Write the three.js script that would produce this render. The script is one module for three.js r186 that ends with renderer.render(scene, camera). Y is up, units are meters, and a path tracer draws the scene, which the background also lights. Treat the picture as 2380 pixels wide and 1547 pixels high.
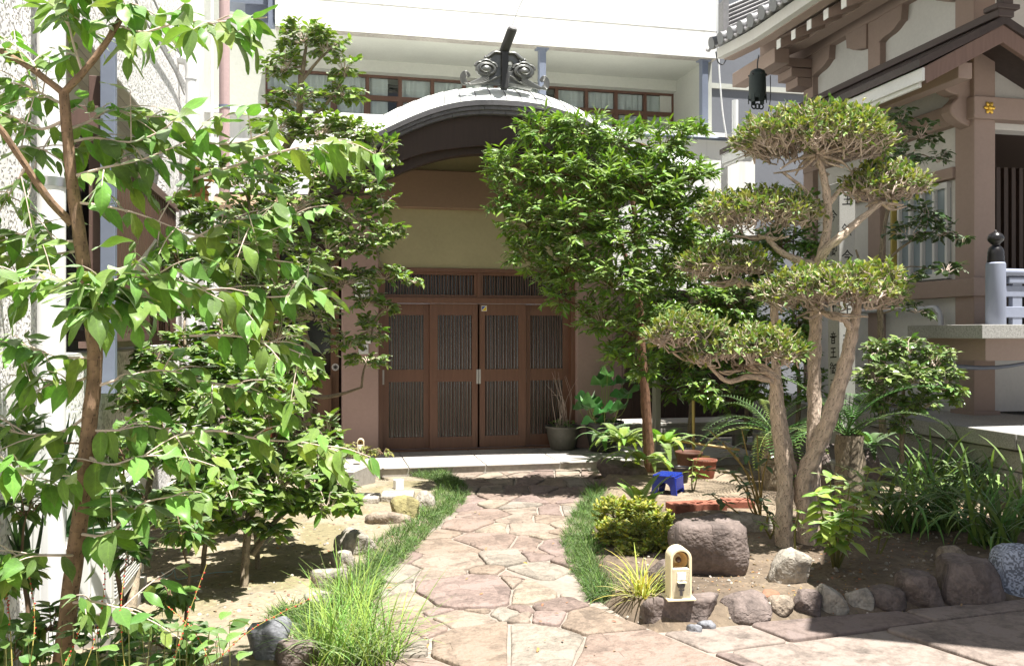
import * as THREE from 'three';
import { RoundedBoxGeometry } from 'three/addons/geometries/RoundedBoxGeometry.js';
import { mergeGeometries, mergeVertices, toCreasedNormals } from 'three/addons/utils/BufferGeometryUtils.js';

// ---------------------------------------------------------------- camera, sky, sun, exposure
const YAW = 0.2185, C = Math.cos(YAW), S = Math.sin(YAW), F = 2023, EYE = 1.55;
const scene = new THREE.Scene();
const camera = new THREE.PerspectiveCamera(2 * Math.atan(773.5 / F) * 180 / Math.PI, 1024 / 665, 0.05, 400);
camera.position.set(0, EYE, 0);
camera.rotation.y = -YAW;
scene.add(camera);
const SUN = new THREE.Vector3(0.18, 1, 0.24).normalize();
// a pale summer sky: whitish low down, soft blue overhead
const skyTex = (() => {
  const w = 64, h = 32, d = new Float32Array(w * h * 4);
  for (let j = 0; j < h; j++) for (let i = 0; i < w; i++) { const el = ((j + 0.5) / h - 0.5) * Math.PI, t = Math.pow(Math.max(0, Math.sin(el)), 0.5), k = (j * w + i) * 4, q = el < 0 ? 0.5 : 1; d[k] = q * (0.2 + (0.1 - 0.2) * t); d[k + 1] = q * (0.21 + (0.13 - 0.21) * t); d[k + 2] = q * (0.22 + (0.185 - 0.22) * t); d[k + 3] = 1; }
  const t = new THREE.DataTexture(d, w, h, THREE.RGBAFormat, THREE.FloatType); t.mapping = THREE.EquirectangularReflectionMapping; t.magFilter = THREE.LinearFilter; t.minFilter = THREE.LinearFilter; t.needsUpdate = true; return t;
})();
scene.background = skyTex; scene.environment = skyTex;
const sun = new THREE.DirectionalLight(new THREE.Color(1, 0.965, 0.91), 5);
sun.position.copy(SUN).multiplyScalar(40).add(new THREE.Vector3(2, 0, -7));
sun.target.position.set(2, 0, -7);
sun.castShadow = true;
Object.assign(sun.shadow.camera, { left: -16, right: 16, top: 16, bottom: -16, near: 1, far: 90 });
sun.shadow.mapSize.set(4096, 4096);
scene.add(sun, sun.target);
const renderer = new THREE.WebGLRenderer({ antialias: true });
renderer.shadowMap.enabled = true;
renderer.toneMapping = THREE.LinearToneMapping;
renderer.toneMappingExposure = 2.65;

// ---------------------------------------------------------------- helpers
let seed = 12345;
const rnd = () => { seed = (seed + 0x6D2B79F5) | 0; let t = Math.imul(seed ^ (seed >>> 15), 1 | seed); t = (t + Math.imul(t ^ (t >>> 7), 61 | t)) ^ t; return ((t ^ (t >>> 14)) >>> 0) / 4294967296; };
const rr = (a, b) => a + (b - a) * rnd();
const V = (x, y, z) => new THREE.Vector3(x, y, z);
const RIGHT = V(C, 0, S), FWD = V(S, 0, -C), UP = V(0, 1, 0);
const lerp = (a, b, t) => a + (b - a) * t, clamp = (x, a, b) => Math.min(b, Math.max(a, x));
const sst = (a, b, x) => { const t = clamp((x - a) / (b - a), 0, 1); return t * t * (3 - 2 * t); };
// a sight line of the survey picture (2380 wide) at a distance, on the ground, or on a wall plane, in world metres
const P = (px, py, D) => { const xc = (px - 1190) / F * D; return V(xc * C + D * S, EYE + (773.5 - py) / F * D, xc * S - D * C); };
const G = (px, py, h = 0) => { const p = P(px, py, (EYE - h) * F / (py - 773.5)); p.y = h; return p; };
const onZ = (px, d) => { const a = (px - 1190) / F; return d / (C - a * S) * (a * C + S); };   // world x of a column px on plane z = -d
const onX = (px, X) => { const a = (px - 1190) / F; return X / (a * C + S) * (C - a * S); };   // distance d of a column px on plane x = X
const names = {};
const numbered = (n) => { const k = names[n] = (names[n] ?? -1) + 1; return k ? n + '_' + String(k).padStart(3, '0') : n; };
function tag(o, label, category, group, kind) { if (label) o.userData.label = label; if (category) o.userData.category = category; if (group) o.userData.group = group; if (kind) o.userData.kind = kind; return o; }
function thing(name, label, category, pos, group) {
  const o = new THREE.Group(); o.name = numbered(name); if (pos) o.position.copy(pos); scene.add(o);
  return tag(o, label, category, group);
}
// geometry given in world axes; the mesh hangs under its thing
function part(parent, name, geo, mat, label) {
  const m = new THREE.Mesh(geo, mat); m.name = name; m.castShadow = m.receiveShadow = true;
  if (parent.isGroup) m.position.copy(parent.position).negate();
  if (label) m.userData.label = label;
  parent.add(m); return m;
}
function solo(name, geo, mat, label, category, group, kind) {
  const m = new THREE.Mesh(geo, mat); m.name = numbered(name); m.castShadow = m.receiveShadow = true; scene.add(m);
  return tag(m, label, category, group, kind);
}
const struct = (name, geo, mat) => solo(name, geo, mat, null, null, null, 'structure');
function uvm(g) {                                             // uv in metres, by the main direction of each normal
  const p = g.attributes.position, n = g.attributes.normal, a = new Float32Array(p.count * 2);
  for (let i = 0; i < p.count; i++) {
    const x = Math.abs(n.getX(i)), y = Math.abs(n.getY(i)), z = Math.abs(n.getZ(i));
    if (y >= x && y >= z) { a[2 * i] = p.getX(i); a[2 * i + 1] = p.getZ(i); } else if (x >= z) { a[2 * i] = p.getZ(i); a[2 * i + 1] = p.getY(i); } else { a[2 * i] = p.getX(i); a[2 * i + 1] = p.getY(i); }
  }
  g.setAttribute('uv', new THREE.BufferAttribute(a, 2)); return g;
}
function box(x0, x1, y0, y1, z0, z1, r = 0) {
  const w = Math.abs(x1 - x0), h = Math.abs(y1 - y0), d = Math.abs(z1 - z0);
  const g = r ? new RoundedBoxGeometry(w, h, d, 1, Math.min(r, w / 2.1, h / 2.1, d / 2.1)) : new THREE.BoxGeometry(w, h, d);
  g.translate((x0 + x1) / 2, (y0 + y1) / 2, (z0 + z1) / 2); return uvm(g);
}
const clean = (g) => { const o = g.index ? g.toNonIndexed() : g; for (const k of Object.keys(o.attributes)) if (!['position', 'normal', 'uv'].includes(k)) o.deleteAttribute(k); return o; };
const merge = (list) => mergeGeometries(list.map(clean));
function surface(fn, nu, nv, wrap) {
  const pos = [], uv = [], idx = [];
  for (let j = 0; j <= nv; j++) for (let i = 0; i <= nu; i++) { const p = fn(i / nu, j / nv); pos.push(p[0], p[1], p[2]); uv.push(p[3] ?? i / nu, p[4] ?? j / nv); }
  for (let j = 0; j < nv; j++) for (let i = 0; i < nu; i++) { const a = j * (nu + 1) + i, b = a + 1, c = a + nu + 1, d = c + 1; idx.push(a, b, d, a, d, c); }
  const g = new THREE.BufferGeometry(); g.setAttribute('position', new THREE.Float32BufferAttribute(pos, 3)); g.setAttribute('uv', new THREE.Float32BufferAttribute(uv, 2)); g.setIndex(idx); g.computeVertexNormals(); return g;
}
// tapered tube through points [Vector3, radius]
function tube(pts, seg = 7, steps = 0, rough = 0) {
  const cv = new THREE.CatmullRomCurve3(pts.map((p) => p[0]), false, 'centripetal');
  const n = steps || Math.max(2, (pts.length - 1) * 3), pos = [], uv = [], idx = [];
  let nrm = null, L = 0, prev = null;
  for (let i = 0; i <= n; i++) {
    const t = i / n, c = cv.getPoint(t), tan = cv.getTangent(t);
    if (prev) L += c.distanceTo(prev); prev = c;
    if (!nrm) nrm = (Math.abs(tan.y) < 0.9 ? UP.clone() : V(1, 0, 0)).cross(tan).normalize(); else nrm.sub(tan.clone().multiplyScalar(nrm.dot(tan))).normalize();
    const b = tan.clone().cross(nrm), f = t * (pts.length - 1), k = Math.min(pts.length - 2, Math.floor(f)), r = lerp(pts[k][1], pts[k + 1][1], f - k);
    for (let j = 0; j <= seg; j++) {
      const a = j / seg * Math.PI * 2, q = r * (1 + rough * Math.sin(a * 2 + i * 1.3) * 0.6 + rough * Math.sin(a * 3 - i * 2.1));
      pos.push(c.x + (nrm.x * Math.cos(a) + b.x * Math.sin(a)) * q, c.y + (nrm.y * Math.cos(a) + b.y * Math.sin(a)) * q, c.z + (nrm.z * Math.cos(a) + b.z * Math.sin(a)) * q);
      uv.push(j / seg * 6.28 * pts[0][1], L);
    }
  }
  for (let i = 0; i < n; i++) for (let j = 0; j < seg; j++) { const a = i * (seg + 1) + j, c = a + seg + 1; idx.push(a, a + 1, c + 1, a, c + 1, c); }
  const g = new THREE.BufferGeometry(); g.setAttribute('position', new THREE.Float32BufferAttribute(pos, 3)); g.setAttribute('uv', new THREE.Float32BufferAttribute(uv, 2)); g.setIndex(idx); g.computeVertexNormals(); return g;
}
const rod = (a, b, r, seg = 8) => { const g = tube([[a, r], [b, r]], seg, 1); return merge([g, cap(a, b, r, seg), cap(b, a, r, seg)]); };
function cap(c, other, r, seg) { const g = new THREE.CircleGeometry(r, seg); g.applyQuaternion(new THREE.Quaternion().setFromUnitVectors(V(0, 0, 1), c.clone().sub(other).normalize())); g.translate(c.x, c.y, c.z); return g; }
function lathe(pts, seg, x, y, z) { const g = new THREE.LatheGeometry(pts.map((p) => new THREE.Vector2(p[0], p[1])), seg); g.translate(x, y, z); return g; }
function extrude(shape, depth, bevel = 0.006, at = [0, 0, 0], rotY = 0) {
  const g = new THREE.ExtrudeGeometry(shape, { depth, bevelEnabled: bevel > 0, bevelThickness: bevel, bevelSize: bevel, bevelSegments: 1, curveSegments: 10 });
  if (rotY) g.rotateY(rotY); g.translate(...at); return uvm(g);
}
const shapeOf = (pts) => new THREE.Shape(pts.map((p) => new THREE.Vector2(p[0], p[1])));
// periodic value noise
const hash = (x, y, s) => { let h = Math.imul(x, 374761393) + Math.imul(y, 668265263) + Math.imul(s, 1442695041); h = Math.imul(h ^ (h >>> 13), 1274126177); return ((h ^ (h >>> 16)) >>> 0) / 4294967296; };
function vn(x, y, per, s) {
  const xi = Math.floor(x), yi = Math.floor(y), fx = x - xi, fy = y - yi, u = fx * fx * (3 - 2 * fx), v = fy * fy * (3 - 2 * fy), m = (k) => ((k % per) + per) % per;
  return lerp(lerp(hash(m(xi), m(yi), s), hash(m(xi + 1), m(yi), s), u), lerp(hash(m(xi), m(yi + 1), s), hash(m(xi + 1), m(yi + 1), s), u), v);
}
const fbm = (x, y, per, s, o = 4) => { let a = 0, w = 0.5, t = 0; for (let i = 0; i < o; i++) { a += w * vn(x, y, per, s + i); t += w; w *= 0.5; x *= 2; y *= 2; per *= 2; } return a / t; };
function tex(n, fn, srgb, metres, m = n) {                          // fn(u, v) -> grey or [r, g, b] in 0..1
  const d = new Uint8Array(n * m * 4);
  for (let j = 0; j < m; j++) for (let i = 0; i < n; i++) { const c = fn(i / n, j / m), k = (j * n + i) * 4; d[k] = 255 * clamp(c[0] ?? c, 0, 1); d[k + 1] = 255 * clamp(c[1] ?? c, 0, 1); d[k + 2] = 255 * clamp(c[2] ?? c, 0, 1); d[k + 3] = 255; }
  const t = new THREE.DataTexture(d, n, m); t.wrapS = t.wrapT = THREE.RepeatWrapping; t.magFilter = THREE.LinearFilter; t.minFilter = THREE.LinearMipmapLinearFilter; t.generateMipmaps = true;
  if (srgb) t.colorSpace = THREE.SRGBColorSpace;
  if (metres) t.repeat.set(1 / metres, 1 / metres);
  t.needsUpdate = true; return t;
}
const again = (t, metres) => { const c = t.clone(); c.repeat.set(1 / metres, 1 / metres); c.needsUpdate = true; return c; };
// ---------------------------------------------------------------- textures: multipliers (near white) and heights
const T = {};
T.grain = tex(256, (u, v) => 0.72 + 0.28 * fbm(u * 32, v * 32, 32, 3, 3), false, 0.35);
T.blotch = tex(512, (u, v) => { const a = fbm(u * 5, v * 5, 5, 11, 5), b = fbm(u * 64, v * 64, 64, 17, 2); const k = 0.62 + 0.5 * (a - 0.35) + 0.24 * (b - 0.5); return [k * 1.03, k, k * 0.97]; }, false, 1.7);
T.blotchB = tex(512, (u, v) => fbm(u * 12, v * 12, 12, 31, 5), false, 0.5);
T.plaster = tex(512, (u, v) => { const a = fbm(u * 4, v * 4, 4, 41, 5), b = fbm(u * 90, v * 90, 90, 47, 2); return 0.88 + 0.14 * (a - 0.5) + 0.08 * (b - 0.5); }, false, 2.2);
T.stain = tex(512, (u, v) => { const s = fbm(u * 26, v * 2, 26, 51, 4), a = fbm(u * 5, v * 5, 5, 57, 4), k = 0.93 - 0.34 * sst(0.55, 0.85, s) * a + 0.05 * (a - 0.5); return [k, k * 0.995, k * 0.975]; }, false, 2.6);
const dash = (u, v) => { const a = vn(u * 74, v * 74, 74, 61), b = vn(u * 110 + 0.3, v * 110, 110, 63); return sst(0.34, 0.6, Math.max(a, b * 0.86)); };
T.dash = tex(1024, (u, v) => { const k = dash(u, v); const q = 0.64 + 0.36 * k + 0.05 * (fbm(u * 6, v * 6, 6, 65) - 0.5); return [q, q * 0.985, q * 0.97]; }, false, 1.25);
T.dashB = tex(1024, dash, false, 1.25);
T.wood = tex(512, (u, v) => { const w = fbm(u * 40, v * 3, 40, 71, 3), r = Math.sin((u * 9 + 1.4 * fbm(u * 3, v * 2, 3, 73, 3)) * 6.28 * 2) * 0.5 + 0.5; const k = 0.76 + 0.24 * w + 0.05 * r; return [k, k * 0.98, k * 0.94]; }, false, 0.8);
T.bark = tex(256, (u, v) => { const w = fbm(u * 9, v * 5, 9, 81, 4), s = fbm(u * 34, v * 20, 34, 83, 2); const k = 0.38 + 0.85 * w - 0.4 * sst(0.62, 0.76, s); return [k, k * 0.97, k * 0.93]; }, false, 0.22);
T.barkB = tex(256, (u, v) => fbm(u * 9, v * 5, 9, 81, 4), false, 0.22);
T.leaf = tex(128, (u, v) => { const x = Math.abs(u - 0.5) * 2, rib = 1 - sst(0.0, 0.07, x), s = Math.abs(((v * 8 - x * 1.5) % 1 + 1) % 1 - 0.5) * 2, vein = (1 - sst(0.0, 0.16, s)) * (1 - x) * 0.7, m = fbm(u * 6, v * 10, 6, 91, 3); const k = 0.62 + 0.34 * m + 0.36 * rib + 0.26 * vein; return [k + 0.1 * rib, k, k + 0.15 * rib + 0.05 * vein]; }, false, 0, 256);
T.leafB = tex(128, (u, v) => { const x = Math.abs(u - 0.5) * 2, s = Math.abs(((v * 8 - x * 1.5) % 1 + 1) % 1 - 0.5) * 2; return 0.2 + 0.6 * sst(0, 0.3, s) - 0.2 * (1 - sst(0, 0.1, x)); }, false, 0, 256);
T.rock = tex(512, (u, v) => { const a = fbm(u * 4, v * 6, 4 * 3, 301, 5), b = fbm(u * 36, v * 36, 36, 307, 3), l = fbm(u * 7, v * 7, 7, 311, 4), c = vn(u * 120, v * 120, 120, 315); const k = 0.42 + 0.85 * a * 0.9 + 0.5 * (b - 0.5) + 0.32 * sst(0.52, 0.68, l) + 0.2 * (c - 0.5); return [k * 1.02, k, k * 0.97]; }, false, 0.9);
T.rockB = tex(512, (u, v) => 0.6 * fbm(u * 8, v * 12, 24, 321, 5) + 0.4 * fbm(u * 40, v * 40, 40, 325, 3), false, 0.7);
T.granite = tex(256, (u, v) => { const a = vn(u * 100, v * 100, 100, 95), b = vn(u * 60, v * 60, 60, 96); return 0.62 + 0.45 * (a - 0.5) + 0.35 * (b - 0.5) + 0.15; }, false, 0.4);
// ---------------------------------------------------------------- materials
const lin = (r, g, b) => new THREE.Color().setRGB(r, g, b);
const mat = (c, rough = 0.8, map, bump, bs = 0.002, extra = {}) => new THREE.MeshStandardMaterial({ color: lin(...c), roughness: rough, map: map ?? null, bumpMap: bump ?? null, bumpScale: bs, side: THREE.DoubleSide, ...extra });
const glassy = (c, r, m, b, bs) => new THREE.MeshPhysicalMaterial({ color: lin(...c), roughness: r, ior: 1.9, bumpMap: b, bumpScale: bs, side: THREE.DoubleSide });
const M = {
  dash: mat([0.88, 0.87, 0.86], 0.95, T.dash, T.dashB, 0.006),
  white: mat([0.92, 0.92, 0.9], 0.7, T.stain), whitePlain: mat([0.82, 0.82, 0.8], 0.45, T.plaster), pvc: mat([0.84, 0.84, 0.84], 0.35),
  plasterGrey: mat([0.55, 0.56, 0.5], 0.9, T.plaster, T.blotchB, 0.002), plasterYellow: mat([0.46, 0.41, 0.24], 0.92, T.plaster, T.grain, 0.002), plasterTemple: mat([0.66, 0.65, 0.62], 0.9, T.plaster),
  pillar: mat([0.42, 0.29, 0.25], 0.85, T.plaster, T.grain, 0.001), beam: mat([0.3, 0.195, 0.125], 0.75, T.plaster, T.grain, 0.001), templeWood: mat([0.35, 0.262, 0.22], 0.8, T.plaster, T.wood, 0.001),
  door: mat([0.18, 0.088, 0.055], 0.5, T.wood, T.wood, 0.001), slat: mat([0.12, 0.07, 0.05], 0.5, T.wood), darkWood: mat([0.045, 0.026, 0.018], 0.6, T.wood, T.wood, 0.002), gate: mat([0.2, 0.11, 0.065], 0.6, T.wood),
  frame: mat([0.12, 0.06, 0.04], 0.5, T.wood), glass: mat([0.02, 0.022, 0.022], 0.12), shade: mat([0.02, 0.018, 0.016], 0.9),
  glassRib: glassy([0.035, 0.032, 0.03], 0.16, null, tex(256, (u, v) => 0.5 + 0.5 * Math.sin(u * 6.28 * 20) * 0.7 + 0.3 * vn(u * 30, v * 30, 30, 7), false, 0.4), 0.002),
  roofMetal: mat([0.8, 0.83, 0.79], 0.55, T.stain), roofEdge: mat([0.13, 0.13, 0.14], 0.5, T.blotch), slate: mat([0.2, 0.2, 0.22], 0.45, T.blotch), bronze: mat([0.22, 0.23, 0.225], 0.36, T.blotch, null, 0.002, { metalness: 0.55 }),
  steelBlue: mat([0.2, 0.23, 0.3], 0.5, T.plaster), tile: mat([0.27, 0.27, 0.28], 0.4, T.blotch), stone: mat([0.42, 0.41, 0.38], 0.85, T.granite, T.grain, 0.002), concrete: mat([0.5, 0.48, 0.44], 0.9, T.blotch, T.grain, 0.002), slabPale: mat([0.56, 0.54, 0.51], 0.9, T.blotch, T.grain, 0.002),
  pink: mat([0.5, 0.36, 0.35], 0.5, T.plaster), chrome: mat([0.6, 0.6, 0.6], 0.3, null, null, 0, { metalness: 0.9 }), black: mat([0.015, 0.014, 0.015], 0.3), gold: mat([0.75, 0.48, 0.08], 0.35, null, null, 0, { metalness: 0.7 }), railBlue: mat([0.3, 0.33, 0.42], 0.6, T.plaster),
  lantern: mat([0.03, 0.045, 0.042], 0.6, T.blotch), cream: mat([0.8, 0.7, 0.47], 0.5), acWhite: mat([0.72, 0.69, 0.62], 0.5), cable: mat([0.3, 0.3, 0.3], 0.6), curtain: mat([0.55, 0.57, 0.57], 0.95), blue: mat([0.012, 0.03, 0.27], 0.25), brick: mat([0.3, 0.11, 0.07], 0.9, T.rock, T.grain, 0.003),
  ac: mat([0.8, 0.8, 0.77], 0.4), wire: mat([0.25, 0.4, 0.42], 0.5), pot: mat([0.15, 0.145, 0.12], 0.55, T.blotch), potDark: mat([0.045, 0.045, 0.04], 0.5, T.blotch), soil: mat([0.1, 0.075, 0.05], 0.98, T.blotch, T.blotchB, 0.02),
  bamboo: mat([0.5, 0.36, 0.14], 0.5, T.wood), timber: mat([0.42, 0.4, 0.37], 0.9, T.wood), yellow: mat([0.75, 0.42, 0.02], 0.5), red: mat([0.5, 0.03, 0.02], 0.5),
  barkRed: mat([0.2, 0.105, 0.06], 0.85, T.bark, T.barkB, 0.004), barkGrey: mat([0.3, 0.25, 0.18], 0.9, T.bark, T.barkB, 0.006), barkPale: mat([0.7, 0.57, 0.46], 0.9, T.bark, T.barkB, 0.01), barkTan: mat([0.27, 0.175, 0.11], 0.9, T.bark, T.barkB, 0.005), twig: mat([0.56, 0.45, 0.38], 0.9), twigDark: mat([0.2, 0.13, 0.08], 0.9), twigGreen: mat([0.17, 0.17, 0.05], 0.8), dryLeaf: mat([0.42, 0.2, 0.08], 0.8),
};
// ================================================================ THE SETTING: ground, path, paving
const xz = (px, py) => { const p = G(px, py); return [p.x, -p.z]; };          // [x, distance]
const leftEdge = [[985, 1096], [1055, 1118], [1066, 1150], [1050, 1178], [995, 1235], [900, 1335], [872, 1450], [880, 1547], [840, 1800], [700, 2600]].map((p) => xz(...p));
const kerbLine = [[3200, 1372], [2380, 1392], [2200, 1412], [2030, 1428], [1830, 1446], [1680, 1460], [1530, 1470]].map((p) => xz(...p));
const rightEdge = [[1455, 1440], [1385, 1392], [1350, 1315], [1355, 1240], [1385, 1190], [1388, 1140], [1395, 1092]].map((p) => xz(...p));
const hard = [...leftEdge, xz(3200, 2600), ...kerbLine, ...rightEdge];
function inside(x, y, poly) { let c = false; for (let i = 0, j = poly.length - 1; i < poly.length; j = i++) { const [a, b] = poly[i], [e, f] = poly[j]; if ((b > y) !== (f > y) && x < (e - a) * (y - b) / (f - b) + a) c = !c; } return c; }
function edgeDist(x, y, poly) { let m = 9; for (let i = 0, j = poly.length - 1; i < poly.length; j = i++) { const [a, b] = poly[i], [e, f] = poly[j], t = clamp(((x - a) * (e - a) + (y - b) * (f - b)) / ((e - a) ** 2 + (f - b) ** 2), 0, 1); m = Math.min(m, Math.hypot(x - a - t * (e - a), y - b - t * (f - b))); } return m; }
const pathMid = (d) => 0.06 + 0.218 * d;
function groundH(x, d) {
  if (inside(x, d, hard)) return -0.03;
  const e = edgeDist(x, d, hard), right = x > pathMid(d), k = sst(0, 0.12, e);
  const n = fbm(x * 2.2 + 40, d * 2.2 + 40, 512, 5, 4) - 0.5, f = fbm(x * 14 + 40, d * 14 + 40, 4096, 9, 2) - 0.5;
  const flat = 1 - sst(8.6, 9.3, d);
  return lerp(-0.01, (right ? 0.07 : 0.03) * flat + 0.06 * n * flat + 0.014 * f, k);
}
const soilTex = tex(2048, (u, v) => {
  const x = -2.6 + u * 9.6, d = 1.5 + v * 9.6, right = x > pathMid(d);
  const a = fbm(u * 14, v * 14, 2048, 101, 5), b = fbm(u * 160, v * 160, 2048, 105, 3), m = fbm(u * 22, v * 22, 2048, 111, 4);
  let c = [0.3, 0.25, 0.175]; c = c.map((q) => q * (0.72 + 0.4 * a + 0.35 * (b - 0.5)));
  const moss = sst(0.5, 0.66, m) * (right ? 0.25 : 0.6); c = [lerp(c[0], 0.17, moss), lerp(c[1], 0.15, moss), lerp(c[2], 0.06, moss)];
  if (right) { const k = 0.75 + 0.5 * (b - 0.5) + 0.4 * (a - 0.5), w = sst(0.45, 0.7, fbm(u * 9, v * 9, 2048, 131, 4)); c = [lerp(0.19, 0.33, w) * k, lerp(0.14, 0.26, w) * k, lerp(0.095, 0.18, w) * k]; }
  const peb = vn(u * 420, v * 420, 4096, 121); if (peb > 0.82) c = c.map((q) => q * 1.35); if (peb < 0.12) c = c.map((q) => q * 0.6);
  return c.map((q) => Math.pow(q, 1 / 2.2));
}, true);
soilTex.wrapS = soilTex.wrapT = THREE.ClampToEdgeWrapping;
struct('ground', surface((u, v) => { const x = -2.6 + u * 9.6, d = 1.5 + v * 9.6; return [x, groundH(x, d), -d, u, v]; }, 190, 190), new THREE.MeshStandardMaterial({ map: soilTex, roughness: 1, bumpMap: (() => { const c = T.blotchB.clone(); c.repeat.set(19, 19); c.needsUpdate = true; return c; })(), bumpScale: 0.02, side: THREE.DoubleSide }));
{ const g = uvm(new THREE.PlaneGeometry(160, 160).rotateX(-Math.PI / 2)); g.translate(0, -0.07, 0); const m = struct('ground', g, M.concrete); m.name = 'ground_beyond'; }
const mortar = mat([0.4, 0.345, 0.295], 0.95, T.blotch, T.grain, 0.004);
const flagMats = [[0.25, 0.175, 0.145], [0.215, 0.15, 0.13], [0.28, 0.21, 0.17], [0.3, 0.23, 0.18], [0.25, 0.175, 0.155], [0.27, 0.22, 0.185], [0.25, 0.18, 0.14]].map((c) => mat([c[0] * 1.0, c[1] * 1.08, c[2] * 1.08], 0.92, T.rock, T.rockB, 0.02));
const pathBed = (() => {
  const g = new THREE.ShapeGeometry(shapeOf(hard.map(([x, d]) => [x, d]))); const p = g.attributes.position;
  for (let i = 0; i < p.count; i++) p.setXYZ(i, p.getX(i), 0, -p.getY(i));
  g.computeVertexNormals(); return uvm(g);
})();
const path = struct('path', pathBed, mortar);
function clip(poly, a, b, c) {                                  // keep a x + b y <= c
  const out = []; for (let i = 0; i < poly.length; i++) { const p = poly[i], q = poly[(i + 1) % poly.length], s = a * p[0] + b * p[1] - c, t = a * q[0] + b * q[1] - c; if (s <= 0) out.push(p); if ((s < 0) !== (t < 0)) { const k = s / (s - t); out.push([p[0] + (q[0] - p[0]) * k, p[1] + (q[1] - p[1]) * k]); } } return out;
}
const areaOf = (p) => p.reduce((s, a, i) => { const b = p[(i + 1) % p.length]; return s + a[0] * b[1] - b[0] * a[1]; }, 0) / 2;
function inset(poly, w) { let out = poly; const n = poly.length, sg = Math.sign(areaOf(poly)); for (let i = 0; i < n; i++) { const p = poly[i], q = poly[(i + 1) % n], l = Math.hypot(q[0] - p[0], q[1] - p[1]); if (l < 1e-5) continue; const nx = (q[1] - p[1]) / l * sg, ny = -(q[0] - p[0]) / l * sg; out = clip(out, nx, ny, nx * p[0] + ny * p[1] - w); if (out.length < 3) return []; } return out; }
function soften(poly, k) { const o = []; poly.forEach((p, i) => { const q = poly[(i + 1) % poly.length], l = Math.hypot(q[0] - p[0], q[1] - p[1]), t = Math.min(0.3, k / l); o.push([lerp(p[0], q[0], t), lerp(p[1], q[1], t)], [lerp(p[0], q[0], 1 - t), lerp(p[1], q[1], 1 - t)]); }); return o; }
function ragged(poly) { const o = []; poly.forEach((p, i) => { const q = poly[(i + 1) % poly.length], l = Math.hypot(q[0] - p[0], q[1] - p[1]); o.push(p); if (l > 0.09) { const k = rr(-0.014, 0.003); o.push([(p[0] + q[0]) / 2 - (q[1] - p[1]) / l * k * Math.sign(areaOf(poly)) * -1, (p[1] + q[1]) / 2 + (q[0] - p[0]) / l * k * Math.sign(areaOf(poly)) * -1]); } }); return o; }
function slab(poly, y0, y1, bev, wob = 0.006) {
  if (poly.length < 3) return null;
  const cx = poly.reduce((s, p) => s + p[0], 0) / poly.length, cy = poly.reduce((s, p) => s + p[1], 0) / poly.length, n = poly.length, pos = [], idx = [], tx = rr(-0.012, 0.012), ty = rr(-0.012, 0.012), uo = rr(0, 9), vo = rr(0, 9), uv = [];
  const put = (x, y, h) => { pos.push(x, h + (h > y0 ? (x - cx) * tx + (y - cy) * ty : 0), -y); uv.push(x + uo, y + vo); };
  put(cx, cy, y1 + wob * 0.4);
  poly.forEach((p) => { const l = Math.hypot(p[0] - cx, p[1] - cy) || 1, s = Math.max(0.2, (l - bev * 3) / l); put(cx + (p[0] - cx) * s, cy + (p[1] - cy) * s, y1 + rr(-wob, wob) * 0.5); });
  poly.forEach((p) => { const l = Math.hypot(p[0] - cx, p[1] - cy) || 1, s = Math.max(0.3, (l - bev) / l); put(cx + (p[0] - cx) * s, cy + (p[1] - cy) * s, y1 - bev * 0.3); });
  poly.forEach((p) => put(p[0], p[1], y1 - bev * 1.2)); poly.forEach((p) => put(p[0], p[1], y0));
  const sg = areaOf(poly) > 0;
  const tri = (a, b, c) => sg ? idx.push(a, b, c) : idx.push(a, c, b);
  for (let i = 0; i < n; i++) { const j = (i + 1) % n; tri(0, 1 + i, 1 + j); for (let r = 0; r < 3; r++) { const a = 1 + r * n + i, b = 1 + r * n + j, c = a + n, d = b + n; tri(a, c, d); tri(a, d, b); } }
  const g = new THREE.BufferGeometry(); g.setAttribute('position', new THREE.Float32BufferAttribute(pos, 3)); g.setAttribute('uv', new THREE.Float32BufferAttribute(uv, 2)); g.setIndex(idx); g.computeVertexNormals(); return g;
}
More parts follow.
